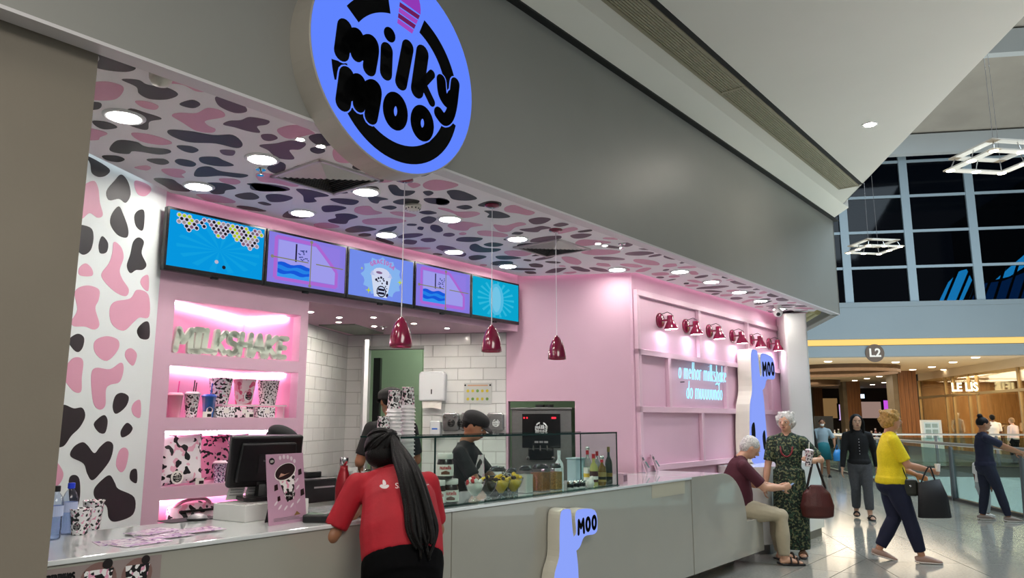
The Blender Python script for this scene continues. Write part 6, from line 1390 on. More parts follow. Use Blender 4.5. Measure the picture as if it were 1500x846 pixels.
for k, (x, lab) in enumerate(((1377, 'left window mannequin in pale clothes'), (1405, 'right window mannequin in grey clothes'))):
    P = pv(x, 640, VS + 1.0); t = thing('mannequin', lab, 'mannequin', Vector((P.x, P.y, .1)), AM, 'boutique window mannequins'); m_man = M('mannequin_white', 'd6d0c4', .4); m_cl = M('mannequin_cloth%d' % k, ('cfc6b4', '8d8a88')[k], .8)
    MB().lathe([(.25, 0), (.25, .02), (.02, .03), (.02, .1)], 20).build('stand', m_chrome, t)
    for s_ in (-1, 1):
        MB().tube([(s_ * .08, 0, .08), (s_ * .09, 0, .5), (s_ * .1, 0, .9)], [.04, .055, .085], 10).build('leg', m_man, t); MB().tube([(s_ * .2, 0, 1.42), (s_ * .25, .02, 1.12), (s_ * .23, -.05, .88)], [.045, .04, .03], 10).build('arm', m_man, t)
    MB().tube([(0, 0, .82), (0, 0, 1.0), (0, 0, 1.12), (0, 0, 1.35), (0, 0, 1.46), (0, 0, 1.5)], [(.19, .13), (.18, .12), (.14, .1), (.19, .12), (.17, .09), (.06, .06)], 16, side=(1, 0, 0)).build('top', m_cl, t, smooth=True)
    MB().tube([(0, 0, .86), (0, 0, .5), (0, 0, .35)], [(.19, .13), (.22, .18), (.24, .2)], 16, side=(1, 0, 0)).build('skirt', m_cl, t); MB().tube([(0, 0, 1.46), (0, 0, 1.56)], .045).ell((0, -.01, 1.65), (.075, .09, .115)).build('head', m_man, t, smooth=True)
for k, x in enumerate((1440, 1470)):
    P = pv(x, 640, 16.5); t = thing('clothes_rail', ('left' if k == 0 else 'right') + ' low clothes rail inside the boutique', 'clothes rail', Vector((P.x, P.y, 0)), AM + PI / 2, 'boutique clothes rails')
    MB().tube([(-.7, 0, 0), (-.7, 0, 1.35), (.7, 0, 1.35), (.7, 0, 0)], .02).build('frame', m_dark, t)
    for j in range(9): MB().prism([(-.2, .5), (.2, .5), (.2, 1.2), (.04, 1.3), (-.04, 1.3), (-.2, 1.2)], -.03, .03, 'yz').build('garment', M('garm%d' % (j % 3), ('b8a58c', '7a5a48', 'd8cdb8')[j % 3], .9), t, (-.6 + j * .15, 0, 0))
# ---- glass railings
m_rail = M('rail_metal', '9c9a94', .35, .6); m_rg = GLASS('rail_glass', 'd8e8e6', .05)
def railing(name, lab, p0, p1, posts, off=0.0):
    a, b = Vector(p0), Vector(p1); d = b - a; L = d.length; t = thing(name, lab, 'railing', WM(a.x, a.y, 0), AM + math.atan2(d.y, d.x), 'glass railings around the void')
    MB().tube([(0, 0, 1.05), (L, 0, 1.05)], .032, 12).build('handrail', m_rail, t); MB().box(0, L, -.05, .05, 0.0, .05).build('base_rail', m_dark, t)
    ps_ = posts(L)
    for x in ps_: MB().prism([(-.05, 0), (.06, 0), (.03, 1.0), (-.02, 1.0)], x - .035, x + .035, 'yz').build('post', M('rail_post', '5f6468', .4, .4), t); MB().tube([(x, 0, .98), (x, .02, 1.0), (x, 0, 1.03)], .012).build('bracket', m_rail, t)
    xs = [0] + ps_ + [L]
    for q, r in zip(xs, xs[1:]):
        if r - q > .2: MB().box(q + .06, r - .06, -.006, .006, .06, .95).build('glass_panel', m_rg, t)
up = vu(pv(1400, 733, 6.02))[1]
railing('glass_railing', 'near glass railing with metal handrail along the walkway', (6.02, up - 7.5), (6.02, 30.5), lambda L: [7.5 + 2.75 * k for k in range(-2, 6) if 0 <= 7.5 + 2.75 * k < L])
railing('glass_railing', 'far glass railing crossing the void before the boutique', (6.1, 27.1), (13.3, 27.1), lambda L: [1.3 * k * 1.4 for k in range(1, 4)])
railing('glass_railing', 'short glass railing beyond the person in the teal skirt', (2.5, 31.5), (7.5, 31.5), lambda L: [1.6, 3.3])
mframe(MB().box(6.2, 13.2, 27.2, 27.3, -5, -.3).box(13.1, 13.2, -2, 27.2, -5, -.3), 'wall_void', m_low)
# ---- palms on the lower level
m_palm = M('palm_leaf', '3f6a48', .5, var=.2, vs=5); m_trunk = M('palm_trunk', '5e4a36', .8, bump=.3)
def palm(P, zc, lab, seed):
    t = thing('palm', lab, 'palm', P, 0, 'palms in the void'); r_ = random.Random(seed); h = zc - P.z
    MB().tube([(0, 0, 0), (.05, 0, h * .5), (0, 0, h)], [.14, .11, .10], 10).build('trunk', m_trunk, t)
    for k in range(13):
        a = 2 * PI * k / 13 + r_.uniform(-.2, .2); L = r_.uniform(1.1, 1.6); up_ = r_.uniform(.25, .9); mb = MB(); spine = []
        for j in range(9): q = j / 8; spine.append(Vector((math.cos(a) * L * q, math.sin(a) * L * q, h + up_ * math.sin(q * 2.2) * L * .6 - .35 * L * q * q)))
        side = Vector((-math.sin(a), math.cos(a), 0))
        for j in range(1, 9):
            for s_ in (-1, 1):
                p = spine[j]; dirv = (spine[j] - spine[j - 1]).normalized(); l = .34 * math.sin(PI * (j + 1) / 10.5) + .05
                tip = p + side * s_ * l + dirv * l * .6 - UP * l * .35; mb.add([p - dirv * .035, p + dirv * .035, tip], [(0, 1, 2)])
                p2 = (spine[j] + spine[j - 1]) / 2; tip = p2 + side * s_ * l + dirv * l * .6 - UP * l * .35; mb.add([p2 - dirv * .035, p2 + dirv * .035, tip], [(0, 1, 2)])
        mb.tube(spine, .012, 5); mb.build('frond', m_palm, t)
palm(WM(7.9, 17.5, -5), -1.0, 'palm crown seen through the rail glass behind the black tote', 1); palm(WM(11.2, 15.0, -5), -1.15, 'palm crown seen behind the navy-dressed person', 2)
area_light('lower_floor_fill', tuple(WM(9.5, 17, -0.6)), 5, 700, (.85, .95, 1.0), size_y=16)  # added light hung in the open void, brightens the lower floor
area_light('fill_uplight', tuple(WM(9.5, 14, -4.8)), 6, 2600, (1.0, .96, .9), rot=(PI, 0, AM), size_y=22)  # unseen uplight added to brighten the mall ceiling from below
# ================================================================ people
def skin(n): return M('skin_' + n, {'a': 'c08a6a', 'b': '9a6a4c', 'c': 'd0a184', 'd': '6b4530'}[n], 0.5, var=0.04, vs=12)
def remesh(o, vox, it=3):
    r = o.modifiers.new('remesh', 'REMESH'); r.mode = 'VOXEL'; r.voxel_size = vox; r.use_smooth_shade = True
    s = o.modifiers.new('smooth', 'SMOOTH'); s.iterations = it; s.factor = 0.5; return o
def ik(a, b, l1, l2, hint):
    a, b = Vector(a), Vector(b); d = b - a; L = min(d.length, (l1 + l2) * 0.999); dn = d.normalized()
    x = (l1 * l1 - l2 * l2 + L * L) / (2 * L); h = math.sqrt(max(l1 * l1 - x * x, 0.0))
    hv = Vector(hint); hv = (hv - dn * hv.dot(dn)); hv = hv.normalized() if hv.length > 1e-6 else dn.orthogonal().normalized()
    return a + dn * x + hv * h
def person(label, loc, heading, H=1.62, sk='a', pose=None, build=1.0, top=None, bottom=None, hair=None, shoes=None, group=None, vox=0.011, hand_dir=None, face=True, sleeves=0.45, trouser=0.97, hem=None, belly=1.0, headdir=(0, 1, -0.1), dress=None, short=None, lift=0.0, face_parts=True):
    """A standing, sitting or leaning figure. Local x: the person's right, y: the way they face, z: up."""
    p = dict(pelvis=(0, 0, .535), chest=(0, .0, .72), neck=(0, .0, .845), head=(0, .02, .925), handR=(.15, .03, .455), handL=(-.15, .03, .455), elR=(.5, -1, 0), elL=(-.5, -1, 0), footR=(.06, 0, .04), footL=(-.06, 0, .04), knR=(0, 1, 0), knL=(0, 1, 0), toeR=None, toeL=None)
    p.update(pose or {})
    V = {k: Vector(p[k]) * H for k in ('pelvis', 'chest', 'neck', 'head', 'handR', 'handL', 'footR', 'footL')}
    pel, ch, nk, hd = V['pelvis'], V['chest'], V['neck'], V['head']
    spine_up = (ch - pel).normalized(); neck_up = (nk - ch).normalized()
    yaw = Vector(p.get('sh', (1, 0, 0))).normalized()
    shR = ch + neck_up * (.072 * H) + yaw * (.104 * H * build ** .5); shL = ch + neck_up * (.072 * H) - yaw * (.104 * H * build ** .5)
    hipR, hipL = pel + Vector((.052 * H, 0, -.01 * H)), pel - Vector((.052 * H, 0, .01 * H))
    ua, fa = .172 * H, .155 * H; th, sh = .245 * H, .245 * H
    wR, wL = V['handR'], V['handL']
    eR, eL = ik(shR, wR, ua, fa, p['elR']), ik(shL, wL, ua, fa, p['elL'])
    def clampw(s_, e, w): return e + (w - e).normalized() * fa
    wR, wL = clampw(shR, eR, wR), clampw(shL, eL, wL)
    aR, aL = V['footR'], V['footL']
    kR, kL = ik(hipR, aR, th, sh, p['knR']), ik(hipL, aL, th, sh, p['knL'])
    b = build
    root_parts = MB()
    # torso
    tor = [pel - spine_up * .06 * H, pel, pel + (ch - pel) * .45, ch, ch + neck_up * .07 * H, ch + neck_up * .11 * H]
    tr = [(.085 * H * b, .068 * H * b), (.098 * H * b, .078 * H * b), (.078 * H * b * belly, .066 * H * b * belly), (.092 * H * b, .07 * H * b), (.088 * H * b ** .5, .058 * H), (.045 * H, .042 * H)]
    def torso(mb, g=0.0, i0=0, i1=6):
        mb.tube(tor[i0:i1], [(q[0] + g, q[1] + g) for q in tr[i0:i1]], 18, side=tuple(yaw))
        if i1 == 6:
            nb = ch + neck_up * .105 * H
            for s_ in (shR, shL): mb.tube([nb + (s_ - nb) * .08, nb + (s_ - nb) * .6 - neck_up * .004 * H, s_], [.034 * H + g, .031 * H + g, .029 * H + g], 10)
    def arm(mb, s_, e, w, g=0.0, f=1.0):
        pts = [s_, s_ + (e - s_) * .5, e, e + (w - e) * .45, w]; rs = [.0295 * H * b ** .5, .0285 * H * b ** .5, .025 * H * b ** .4, .023 * H * b ** .3, .0155 * H]
        if f <= .5: k = f / .5; pts = [s_, s_ + (e - s_) * k * .55, s_ + (e - s_) * k]; rs = rs[:2] + [rs[1] + (rs[2] - rs[1]) * (k - .5) * 2 + .004]
        elif f < 1: k = (f - .5) / .5; pts = pts[:3] + [e + (w - e) * k]; rs = rs[:3] + [rs[2] + (rs[4] - rs[2]) * k]
        mb.tube(pts, [r + g for r in rs], 12); mb.ell(s_, (rs[0] + g,) * 3, 12, 8)
        if f > .5: mb.ell(e, (rs[2] + g,) * 3, 10, 7)
    def leg(mb, h_, k_, a, g=0.0, f=1.0, flare=0.0):
        m1 = h_ + (k_ - h_) * .5; m2 = k_ + (a - k_) * .35
        pts = [h_, m1, k_, m2, a]; rs = [.056 * H * b, .049 * H * b, .036 * H * b ** .5, .034 * H * b ** .5, .021 * H]
        if f < 1: k2 = (f - .5) / .5; end = k_ + (a - k_) * k2; pts = [h_, m1, k_, k_ + (a - k_) * k2 * .5, end]; rs[4] = rs[3] + (rs[4] - rs[3]) * max(0, (k2 - .35) / .65)
        rs = [r + g + flare * (i / 4) for i, r in enumerate(rs)]
        mb.tube(pts, rs, 14); mb.ell(h_, (rs[0],) * 3, 12, 8); mb.ell(k_, (rs[2],) * 3, 12, 8)
    # head frame
    fy = Vector(headdir).normalized(); fx = fy.cross(UP).normalized(); fz = fx.cross(fy).normalized(); RM = Matrix((fx, fy, fz)).transposed(); hr = H * .0625
    def hp(x, y, z): return hd + fx * (x * hr) + fy * (y * hr) + fz * (z * hr)
    body = MB()
    torso(body); arm(body, shR, eR, wR); arm(body, shL, eL, wL); leg(body, hipR, kR, aR); leg(body, hipL, kL, aL)
    body.tube([ch + neck_up * .09 * H, nk, hd - fz * .3 * hr], [.04 * H, .033 * H, .034 * H], 12)
    body.ell(hp(0, -.05, .15), (.80 * hr, .98 * hr, .98 * hr), 16, 12, RM); body.ell(hp(0, .22, -.42), (.60 * hr, .66 * hr, .62 * hr), 14, 10, RM)
    if face:
        body.tube([hp(0, .86, .18), hp(0, 1.05, -.14), hp(0, .92, -.2)], [.09 * hr, .17 * hr, .12 * hr], 8)
        for s_ in (-1, 1): body.ell(hp(.80 * s_, -.05, 0), (.1 * hr, .2 * hr, .28 * hr), 8, 6, RM)
    # hands: palm, four unequal fingers, thumb
    for s_, e, w, key in ((1, eR, wR, 'hdR'), (-1, eL, wL, 'hdL')):
        f = Vector(p.get(key) or (w - e)).normalized(); n_ = Vector((-s_, 0, 0)); n_ = (n_ - f * n_.dot(f)); n_ = n_.normalized() if n_.length > .1 else f.orthogonal().normalized(); sd = f.cross(n_) * s_
        hl = .105 * H; pc = w + f * hl * .28
        body.tube([w - f * .01, w + f * hl * .2, w + f * hl * .48], [(.014 * H, .012 * H), (.022 * H, .010 * H), (.024 * H, .008 * H)], 10, side=tuple(sd))
        curl = p.get('curl', .45)
        for i, (o_, L_) in enumerate(((-.75, .40), (-.25, .47), (.25, .44), (.75, .35))):
            q0 = w + f * hl * .45 + sd * (o_ * .021 * H); q1 = q0 + (f * math.cos(curl * .6) + n_ * math.sin(curl * .6)) * hl * L_ * .5; q2 = q1 + (f * math.cos(curl * 1.6) + n_ * math.sin(curl * 1.6)) * hl * L_ * .55
            body.tube([q0, q1, q2], [.0058 * H, .0052 * H, .0044 * H], 7)
        q0 = w + f * hl * .12 - sd * .016 * H; q1 = q0 + (f * .6 - sd * .8 + n_ * .25).normalized() * hl * .28; q2 = q1 + (f * .9 - sd * .25 + n_ * .3).normalized() * hl * .24
        body.tube([q0, q1, q2], [.008 * H, .0062 * H, .005 * H], 7)
    # bare feet inside the shoes
    toes = {}
    for s_, a, key in ((1, aR, 'toeR'), (-1, aL, 'toeL')):
        td = Vector(p[key]) if p[key] else Vector((.12 * s_, 1, 0)); td.normalize(); toes[s_] = td
        heel = a - td * .028 * H - UP * (.022 * H); tip = a + td * .105 * H - UP * (.026 * H) + UP * (td.z * 0)
        body.tube([heel, a + td * .03 * H - UP * .012 * H, a + td * .08 * H - UP * .022 * H, tip], [(.02 * H, .017 * H), (.022 * H, .02 * H), (.026 * H, .012 * H), (.018 * H, .008 * H)], 10, side=tuple(td.cross(UP)))
    o = body.build('person', skin(sk), None, loc, -heading, smooth=True); remesh(o, min(vox, .0095), 2); tag(o, label, 'person', group)
    # clothes
    if top:
        mt, g = top[0], .010
        mb = MB(); torso(mb, g, 0 if not top[1] else top[1], 6); arm(mb, shR, eR, wR, g + .003, sleeves); arm(mb, shL, eL, wL, g + .003, sleeves)
        if hem is not None: mb.tube([pel + spine_up * .02 * H, pel + UP * (hem * H)], [(tr[1][0] + .016, tr[1][1] + .016), (tr[1][0] + .022, tr[1][1] + .02)], 18, side=tuple(yaw))
        remesh(mb.build(top[2] if len(top) > 2 else 'shirt', mt, o, smooth=True), vox, 4)
        mb = MB(); c_ = ch + neck_up * .108 * H; mb.tube([c_, c_ + neck_up * .014 * H], [(.050 * H, .046 * H), (.043 * H, .042 * H)], 16, side=tuple(yaw)); mb.build('collar', mt, o, smooth=True)
    if bottom:
        mb = MB(); mb.tube([tor[0], pel, pel + spine_up * .045 * H], [(tr[0][0] + .012, tr[0][1] + .012), (tr[1][0] + .010, tr[1][1] + .010), (tr[1][0] * .93, tr[1][1] * .93)], 18, side=tuple(yaw)); mb.ell(pel - UP * .035 * H, (.100 * H * b, .086 * H * b, .075 * H), 16, 10); leg(mb, hipR, kR, aR, .010, trouser, bottom[1]); leg(mb, hipL, kL, aL, .010, trouser, bottom[1]); remesh(mb.build('trousers', bottom[0], o, smooth=True), vox, 3)
    if dress:
        mb = MB(); torso(mb, .012); arm(mb, shR, eR, wR, .014, sleeves); arm(mb, shL, eL, wL, .014, sleeves)
        bot = (aR + aL) / 2; zb = dress[1] * H; c1 = Vector((pel.x * .5 + bot.x * .5, pel.y * .5 + bot.y * .5, zb)); w_ = dress[2] * H
        mb.tube([pel + spine_up * .06 * H, pel - UP * .03 * H, (pel + c1) / 2, c1], [(tr[1][0] + .012, tr[1][1] + .012), (tr[1][0] + .02, tr[1][1] + .02), (w_ * 1.06, w_ * .86), (w_, w_ * .8)], 20, side=(1, 0, 0)); remesh(mb.build('dress' if dress[3] is None else dress[3], dress[0], o, smooth=True), vox, 3)
    if short:      # skirt
        mb = MB(); zb = short[1] * H; mb.tube([pel + spine_up * .07 * H, pel - UP * .02 * H, Vector((pel.x, pel.y, zb))], [(tr[2][0] + .012, tr[2][1] + .012), (tr[1][0] + .02, tr[1][1] + .02), (tr[1][0] + .05, tr[1][1] + .04)], 20, side=(1, 0, 0)); mb.build('skirt', short[0], o, smooth=True)
    if shoes:
        for s_, a in ((1, aR), (-1, aL)):
            td = toes[s_]; sd = td.cross(UP).normalized(); up_ = sd.cross(td).normalized()
            heel = a - td * .042 * H - UP * .03 * H; tip = a + td * .118 * H - UP * .03 * H
            mb = MB(); mb.tube([heel - td * .002 + up_ * .004 * H, a - td * .01 * H - UP * .037 * H + up_ * .004 * H, a + td * .07 * H - UP * .037 * H + up_ * .004 * H, tip - UP * .004 * H], [(.022 * H, .006 * H), (.026 * H, .007 * H), (.030 * H, .007 * H), (.018 * H, .006 * H)], 12, side=tuple(sd)); sole = mb.build('shoe_sole', shoes[1], o, smooth=True)
            if shoes[2] == 'shoe':
                mb = MB(); mb.tube([heel + UP * .012 * H, a - UP * .010 * H, a + td * .045 * H - UP * .014 * H, a + td * .085 * H - UP * .022 * H, tip + UP * .002 * H], [(.020 * H, .022 * H), (.027 * H, .026 * H), (.029 * H, .02 * H), (.029 * H, .014 * H), (.016 * H, .008 * H)], 14, side=tuple(sd)); remesh(mb.build('shoe', shoes[0], o, smooth=True), .009, 2)
            else:
                mb = MB()
                for q_ in ((.035,), (.075,)): c_ = a + td * q_[0] * H - UP * .026 * H; mb.tube([c_ + sd * .027 * H * math.cos(k * PI / 8) + UP * (.030 * H * math.sin(k * PI / 8)) for k in range(9)], .006 * H, 6)
                mb.build('shoe_strap', shoes[0], o)
    if face and face_parts:
        for s_ in (-1, 1):
            MB().ell(hp(.30 * s_, .80, .08), (.13 * hr, .08 * hr, .08 * hr), 10, 7, RM).build('eye', M('eye_white', 'd8d0c8', .3), o, smooth=True); MB().ell(hp(.30 * s_, .875, .08), (.06 * hr, .03 * hr, .065 * hr), 8, 6, RM).build('iris', M('iris_dark', '1a120c', .2), o, smooth=True)
            MB().tube([hp(.14 * s_, .93, .26), hp(.32 * s_, .90, .33), hp(.5 * s_, .76, .26)], .035 * hr, 6).build('eyebrow', hair[0] if hair else m_dark, o)
        MB().tube([hp(-.2, .86, -.50), hp(0, .92, -.47), hp(.2, .86, -.50)], [.04 * hr, .075 * hr, .04 * hr], 7).build('mouth', M('lip', '8a4a42', .5), o, smooth=True)
    if hair: hair[1](o, hp, hr, RM, hair[0])
    info = dict(eR=eR, eL=eL, wR=wR, wL=wL, ch=ch, nk=nk, hd=hd, pel=pel, shR=shR, shL=shL, hp=hp, hr=hr, M=Matrix.Translation(loc) @ Matrix.Rotation(-heading, 4, 'Z'), rz=-heading, RM=RM)
    return o, info
def HAIR(n, c): return M('hair_' + n, c, .55, var=.35, vs=60, bump=.5, bs=150, spec=.2)
h_blk = HAIR('black', '0d0b0b'); h_wht = HAIR('white', 'c9c6c0'); h_bld = HAIR('blond', 'b08a4e'); h_brn = HAIR('brown', '2a1a12')
def hair_short(o, hp, hr, RM, m):
    mb = MB(); mb.ell(hp(0, -.18, .36), (.90 * hr, .96 * hr, .86 * hr), 16, 12, RM); mb.ell(hp(0, -.45, -.05), (.82 * hr, .62 * hr, .75 * hr), 14, 10, RM); remesh(mb.build('hair', m, o, smooth=True), .009, 2)
def hair_curly(o, hp, hr, RM, m):
    r_ = random.Random(4); mb = MB(); mb.ell(hp(0, -.2, .35), (.98 * hr, 1.02 * hr, .92 * hr), 16, 12, RM); mb.ell(hp(0, -.5, -.15), (.92 * hr, .7 * hr, .8 * hr), 14, 10, RM)
    for k in range(46):
        a = r_.uniform(0, 2 * PI); z = r_.uniform(-.75, 1.15); q = math.sqrt(max(0, 1 - ((z - .3) / 1.0) ** 2)) * .98; x, y = q * math.cos(a), q * math.sin(a) - .25
        if y > .45 and z < .55: continue
        mb.ell(hp(x, y, z), (r_.uniform(.17, .26) * hr,) * 3, 8, 6)
    remesh(mb.build('hair', m, o, smooth=True), .009, 1)
def hair_long(L=2.6):
    def f(o, hp, hr, RM, m):
        mb = MB(); mb.ell(hp(0, -.2, .34), (.94 * hr, .98 * hr, .90 * hr), 16, 12, RM)
        mb.tube([hp(0, -.45, .2), hp(0, -.65, -.6), hp(0, -.7, -1.4), hp(0, -.6, -L)], [(.9 * hr, .55 * hr), (.95 * hr, .5 * hr), (.95 * hr, .4 * hr), (.6 * hr, .25 * hr)], 14, side=(1, 0, 0))
        for s_ in (-1, 1): mb.tube([hp(.55 * s_, .35, .75), hp(.88 * s_, .30, .1), hp(.92 * s_, .2, -.8), hp(.85 * s_, .35, -L * .85)], [.16 * hr, .22 * hr, .26 * hr, .15 * hr], 8)
        remesh(mb.build('hair', m, o, smooth=True), .01, 2)
    return f
def hair_bun(o, hp, hr, RM, m):
    mb = MB(); mb.ell(hp(0, -.16, .28), (.88 * hr, .98 * hr, .86 * hr), 16, 12, RM); mb.ell(hp(0, -.55, 1.25), (.42 * hr, .42 * hr, .38 * hr), 12, 9, RM); remesh(mb.build('hair', m, o, smooth=True), .009, 2)
def cap_hat(o, hp, hr, RM, m):
    mb = MB(); mb.ell(hp(0, -.16, .20), (.86 * hr, .98 * hr, .80 * hr), 14, 10, RM); mb.ell(hp(0, -.75, -.25), (.45 * hr, .3 * hr, .3 * hr), 10, 7, RM); remesh(mb.build('hair', h_blk, o, smooth=True), .01, 2)
    mb = MB(); mb.ell(hp(0, -.10, .66), (1.08 * hr, 1.14 * hr, .62 * hr), 18, 10, RM); mb.tube([hp(0, -.05, .24), hp(0, -.08, .42), hp(0, -.1, .8)], [(1.02 * hr, 1.10 * hr), (1.05 * hr, 1.14 * hr), (1.0 * hr, 1.06 * hr)], 20, side=tuple(RM.col[0])); remesh(mb.build('cap', M('cap_black', '0c0c0e', .8), o, smooth=True), .008, 2)
    mb = MB(); mb.tube([hp(0, .85, .34), hp(0, 1.2, .24), hp(0, 1.5, .14)], [(.8 * hr, .05 * hr), (.72 * hr, .05 * hr), (.4 * hr, .04 * hr)], 14, side=tuple(RM.col[0])); mb.build('cap_brim', M('cap_black'), o, smooth=True)
D = math.radians
# ---- customer in a red polo leaning on the counter, seen from behind
m_redp = M('polo_red', 'a90d22', .75, var=.08, vs=14, bump=.25, bs=28); m_blkt = M('trousers_black', '08080a', .9, bump=.2, bs=40, spec=.1)
def hair_pony(o, hp, hr, RM, m):
    mb = MB(); mb.ell(hp(0, -.16, .22), (.98 * hr, 1.04 * hr, .96 * hr), 16, 12, RM); mb.ell(hp(0, -.35, -.35), (.92 * hr, .75 * hr, .72 * hr), 14, 10, RM); mb.ell(hp(0.4, -.8, .6), (.36 * hr, .34 * hr, .36 * hr), 10, 8, RM); remesh(mb.build('hair', m, o, smooth=True), .009, 2)
    base = Vector(hp(0.45, -.9, .62)); rq = random.Random(9); bd = Vector((.45, -.74, .40)).normalized()
    for k in range(34):
        q0 = Vector((rq.uniform(-1, 1), rq.uniform(-1, 1), rq.uniform(-.8, 1))).normalized(); pts = []
        if q0.dot(bd) > .75: continue
        for j in range(7):
            q_ = (q0 * (1 - j / 6) + bd * (j / 6)).normalized(); pts.append(hp(q_.x * 1.0, -.16 + q_.y * 1.06, .22 + q_.z * .98))
        MB().tube(pts, [.006, .0075, .008, .008, .0075, .0065, .005], 6).build('hair_strand', m, o, smooth=True)
    for k in range(20):
        a = k * 2 * PI / 20 * 3.0; qk = .35 + .65 * (k % 4) / 3; off = Vector((math.cos(a) * .040 * qk, math.sin(a) * .018 * qk, 0)); r_ = random.Random(k)
        way = [(.0, .05, 1.31), (.03, -.075, 1.22), (.06, -.165, 1.09), (.075, -.235, .98), (.09 + r_.uniform(-.03, .02), -.265, .90 + r_.uniform(-.05, .05))]
        pts = [tuple(base)] + [tuple(Vector(q) + off * (1.0 + .25 * i if i < 4 else .7)) for i, q in enumerate(way)]
        MB().tube(catmull(pts, 5, False), [.006 + .0115 * math.sin(PI * min(1, (j + 3) / 28)) for j in range(26)], 7).build('ponytail_lock', m, o, smooth=True)
    MB().lathe([(.03, -.012), (.034, 0), (.03, .012)], 16, c=base, axis=(0, .3, 1), cap=False).build('hair_tie', m_dark, o)
PR = W(2.83, 2.83, 0) + Vector((-.115, -.02, 0))
red, inf = person('customer in red polo shirt with long black ponytail, leaning on the counter', PR, D(-14), 1.60, 'b',
    dict(pelvis=(.0, -.06, .52), chest=(-.005, .045, .685), neck=(-.035, .135, .765), head=(-.055, .17, .832), handL=(-.13, .20, .635), elL=(-.5, -.1, -1), handR=(.05, .27, .635), elR=(.5, -.1, -1), footR=(.07, -.03, .04), footL=(-.07, -.10, .04)),
    build=1.22, top=(m_redp, 1, 'polo_shirt'), bottom=(m_blkt, .012), hair=(h_blk, hair_pony), shoes=(m_dark, m_dark, 'shoe'), sleeves=.42, headdir=(.05, 1, -.55), belly=1.3)
# chest logo on the back of the shirt
def back_mark(nm, pts2, mat):
    ch = inf['ch']; R_ = Matrix.Rotation(D(-32), 3, 'X'); c_ = ch + Vector((0, -.155, .085))
    MB().poly([tuple(c_ + R_ @ Vector((x, 0, z))) for x, z in pts2]).build(nm, mat, red)
m_wmk = M('logo_print_white', 'e6dcdc', .6)
back_mark('flame_mark', catmull([(-.115, 0), (-.10, -.012), (-.08, -.012), (-.068, 0), (-.075, .008), (-.09, .004), (-.105, .01)], 4), m_wmk); back_mark('flame_mark', catmull([(-.098, .008), (-.083, .008), (-.086, .028), (-.098, .034)], 4), m_wmk)
me = text_mesh('Santander', .042); me.materials.clear(); me.materials.append(m_wmk); o = link('shirt_lettering', me, red); o.location = inf['ch'] + Vector((.045, -.157, .085)); o.rotation_euler = (PI / 2 - D(32), 0, 0)
# ---- workers
m_blks = M('tee_black', '111113', .85, bump=.2, bs=40)
q = S_t(682, 700, 4.10)
wk1, inf1 = person('worker in black cap and cow-print bib behind the glass case', W(q[0], 4.10, 0), D(104), 1.58, 'b', dict(handR=(.07, .24, .62), handL=(-.06, .25, .62), elR=(.6, -.6, -.8), elL=(-.6, -.6, -.8), head=(0, .045, .918)), top=(m_blks, 0, 'tee'), bottom=(m_blkt, 0), hair=(h_blk, cap_hat), shoes=(m_dark, m_dark, 'shoe'), sleeves=.38, headdir=(.1, 1, -.45))
ch = inf1['ch']; mb = MB(); bib = [(-.10, .10), (.10, .10), (.15, -.05), (.16, -.30), (-.16, -.30), (-.15, -.05)]
n_ = 12
for j in range(n_):
    z0, z1 = .10 - .42 * j / n_, .10 - .42 * (j + 1) / n_; vs = []
    for z in (z0, z1):
        hw = .085 + .05 * min(1, (.10 - z) / .15)
        for i in range(9): x = hw * (i / 4 - 1); vs.append((ch.x + x, ch.y + math.sqrt(max(0, .132 ** 2 * (1 - (x / .178) ** 2))) + .012, ch.z + z))
    mb.add(vs, [(i, i + 1, i + 10, i + 9) for i in range(8)])
mb.build('cow_print_bib', COW('cow_apron', 'efecec', '141214', 'e2a9bd', 16, .56, .62), wk1, smooth=True)
t = thing('metal_spoon', 'long metal spoon in the worker\'s hand', 'spoon', inf1['M'] @ (inf1['wR'] + Vector((-.03, .05, -.02))), 0); MB().cyl((0, 0, -.07), (-.03, -.03, .12), .004, n=6).build('handle', m_chrome, t); MB().ell((.005, .005, -.08), (.014, .01, .02), 8, 6).build('bowl', m_chrome, t)
q = S_t(574, 600, 5.35); person('worker in black cap in the kitchen doorway, behind the cup towers', W(q[0], 5.35, 0), D(-35), 1.80, 'b', dict(handR=(.1, .16, .6), handL=(-.1, .16, .6)), build=1.15, top=(m_blks, 0, 'tee'), bottom=(m_blkt, 0), hair=(h_blk, cap_hat), shoes=(m_dark, m_dark, 'shoe'), sleeves=.40, face_parts=False)
q = S_t(404, 640, 4.05); person('worker behind the till monitor, only the black cap showing', W(q[0], 4.05, 0), D(80), 1.46, 'b', dict(handR=(.1, .2, .62), handL=(-.1, .2, .62)), top=(m_blks, 0, 'tee'), bottom=(m_blkt, 0), hair=(h_blk, cap_hat), shoes=(m_dark, m_dark, 'shoe'), sleeves=.40, headdir=(0, 1, -.5))
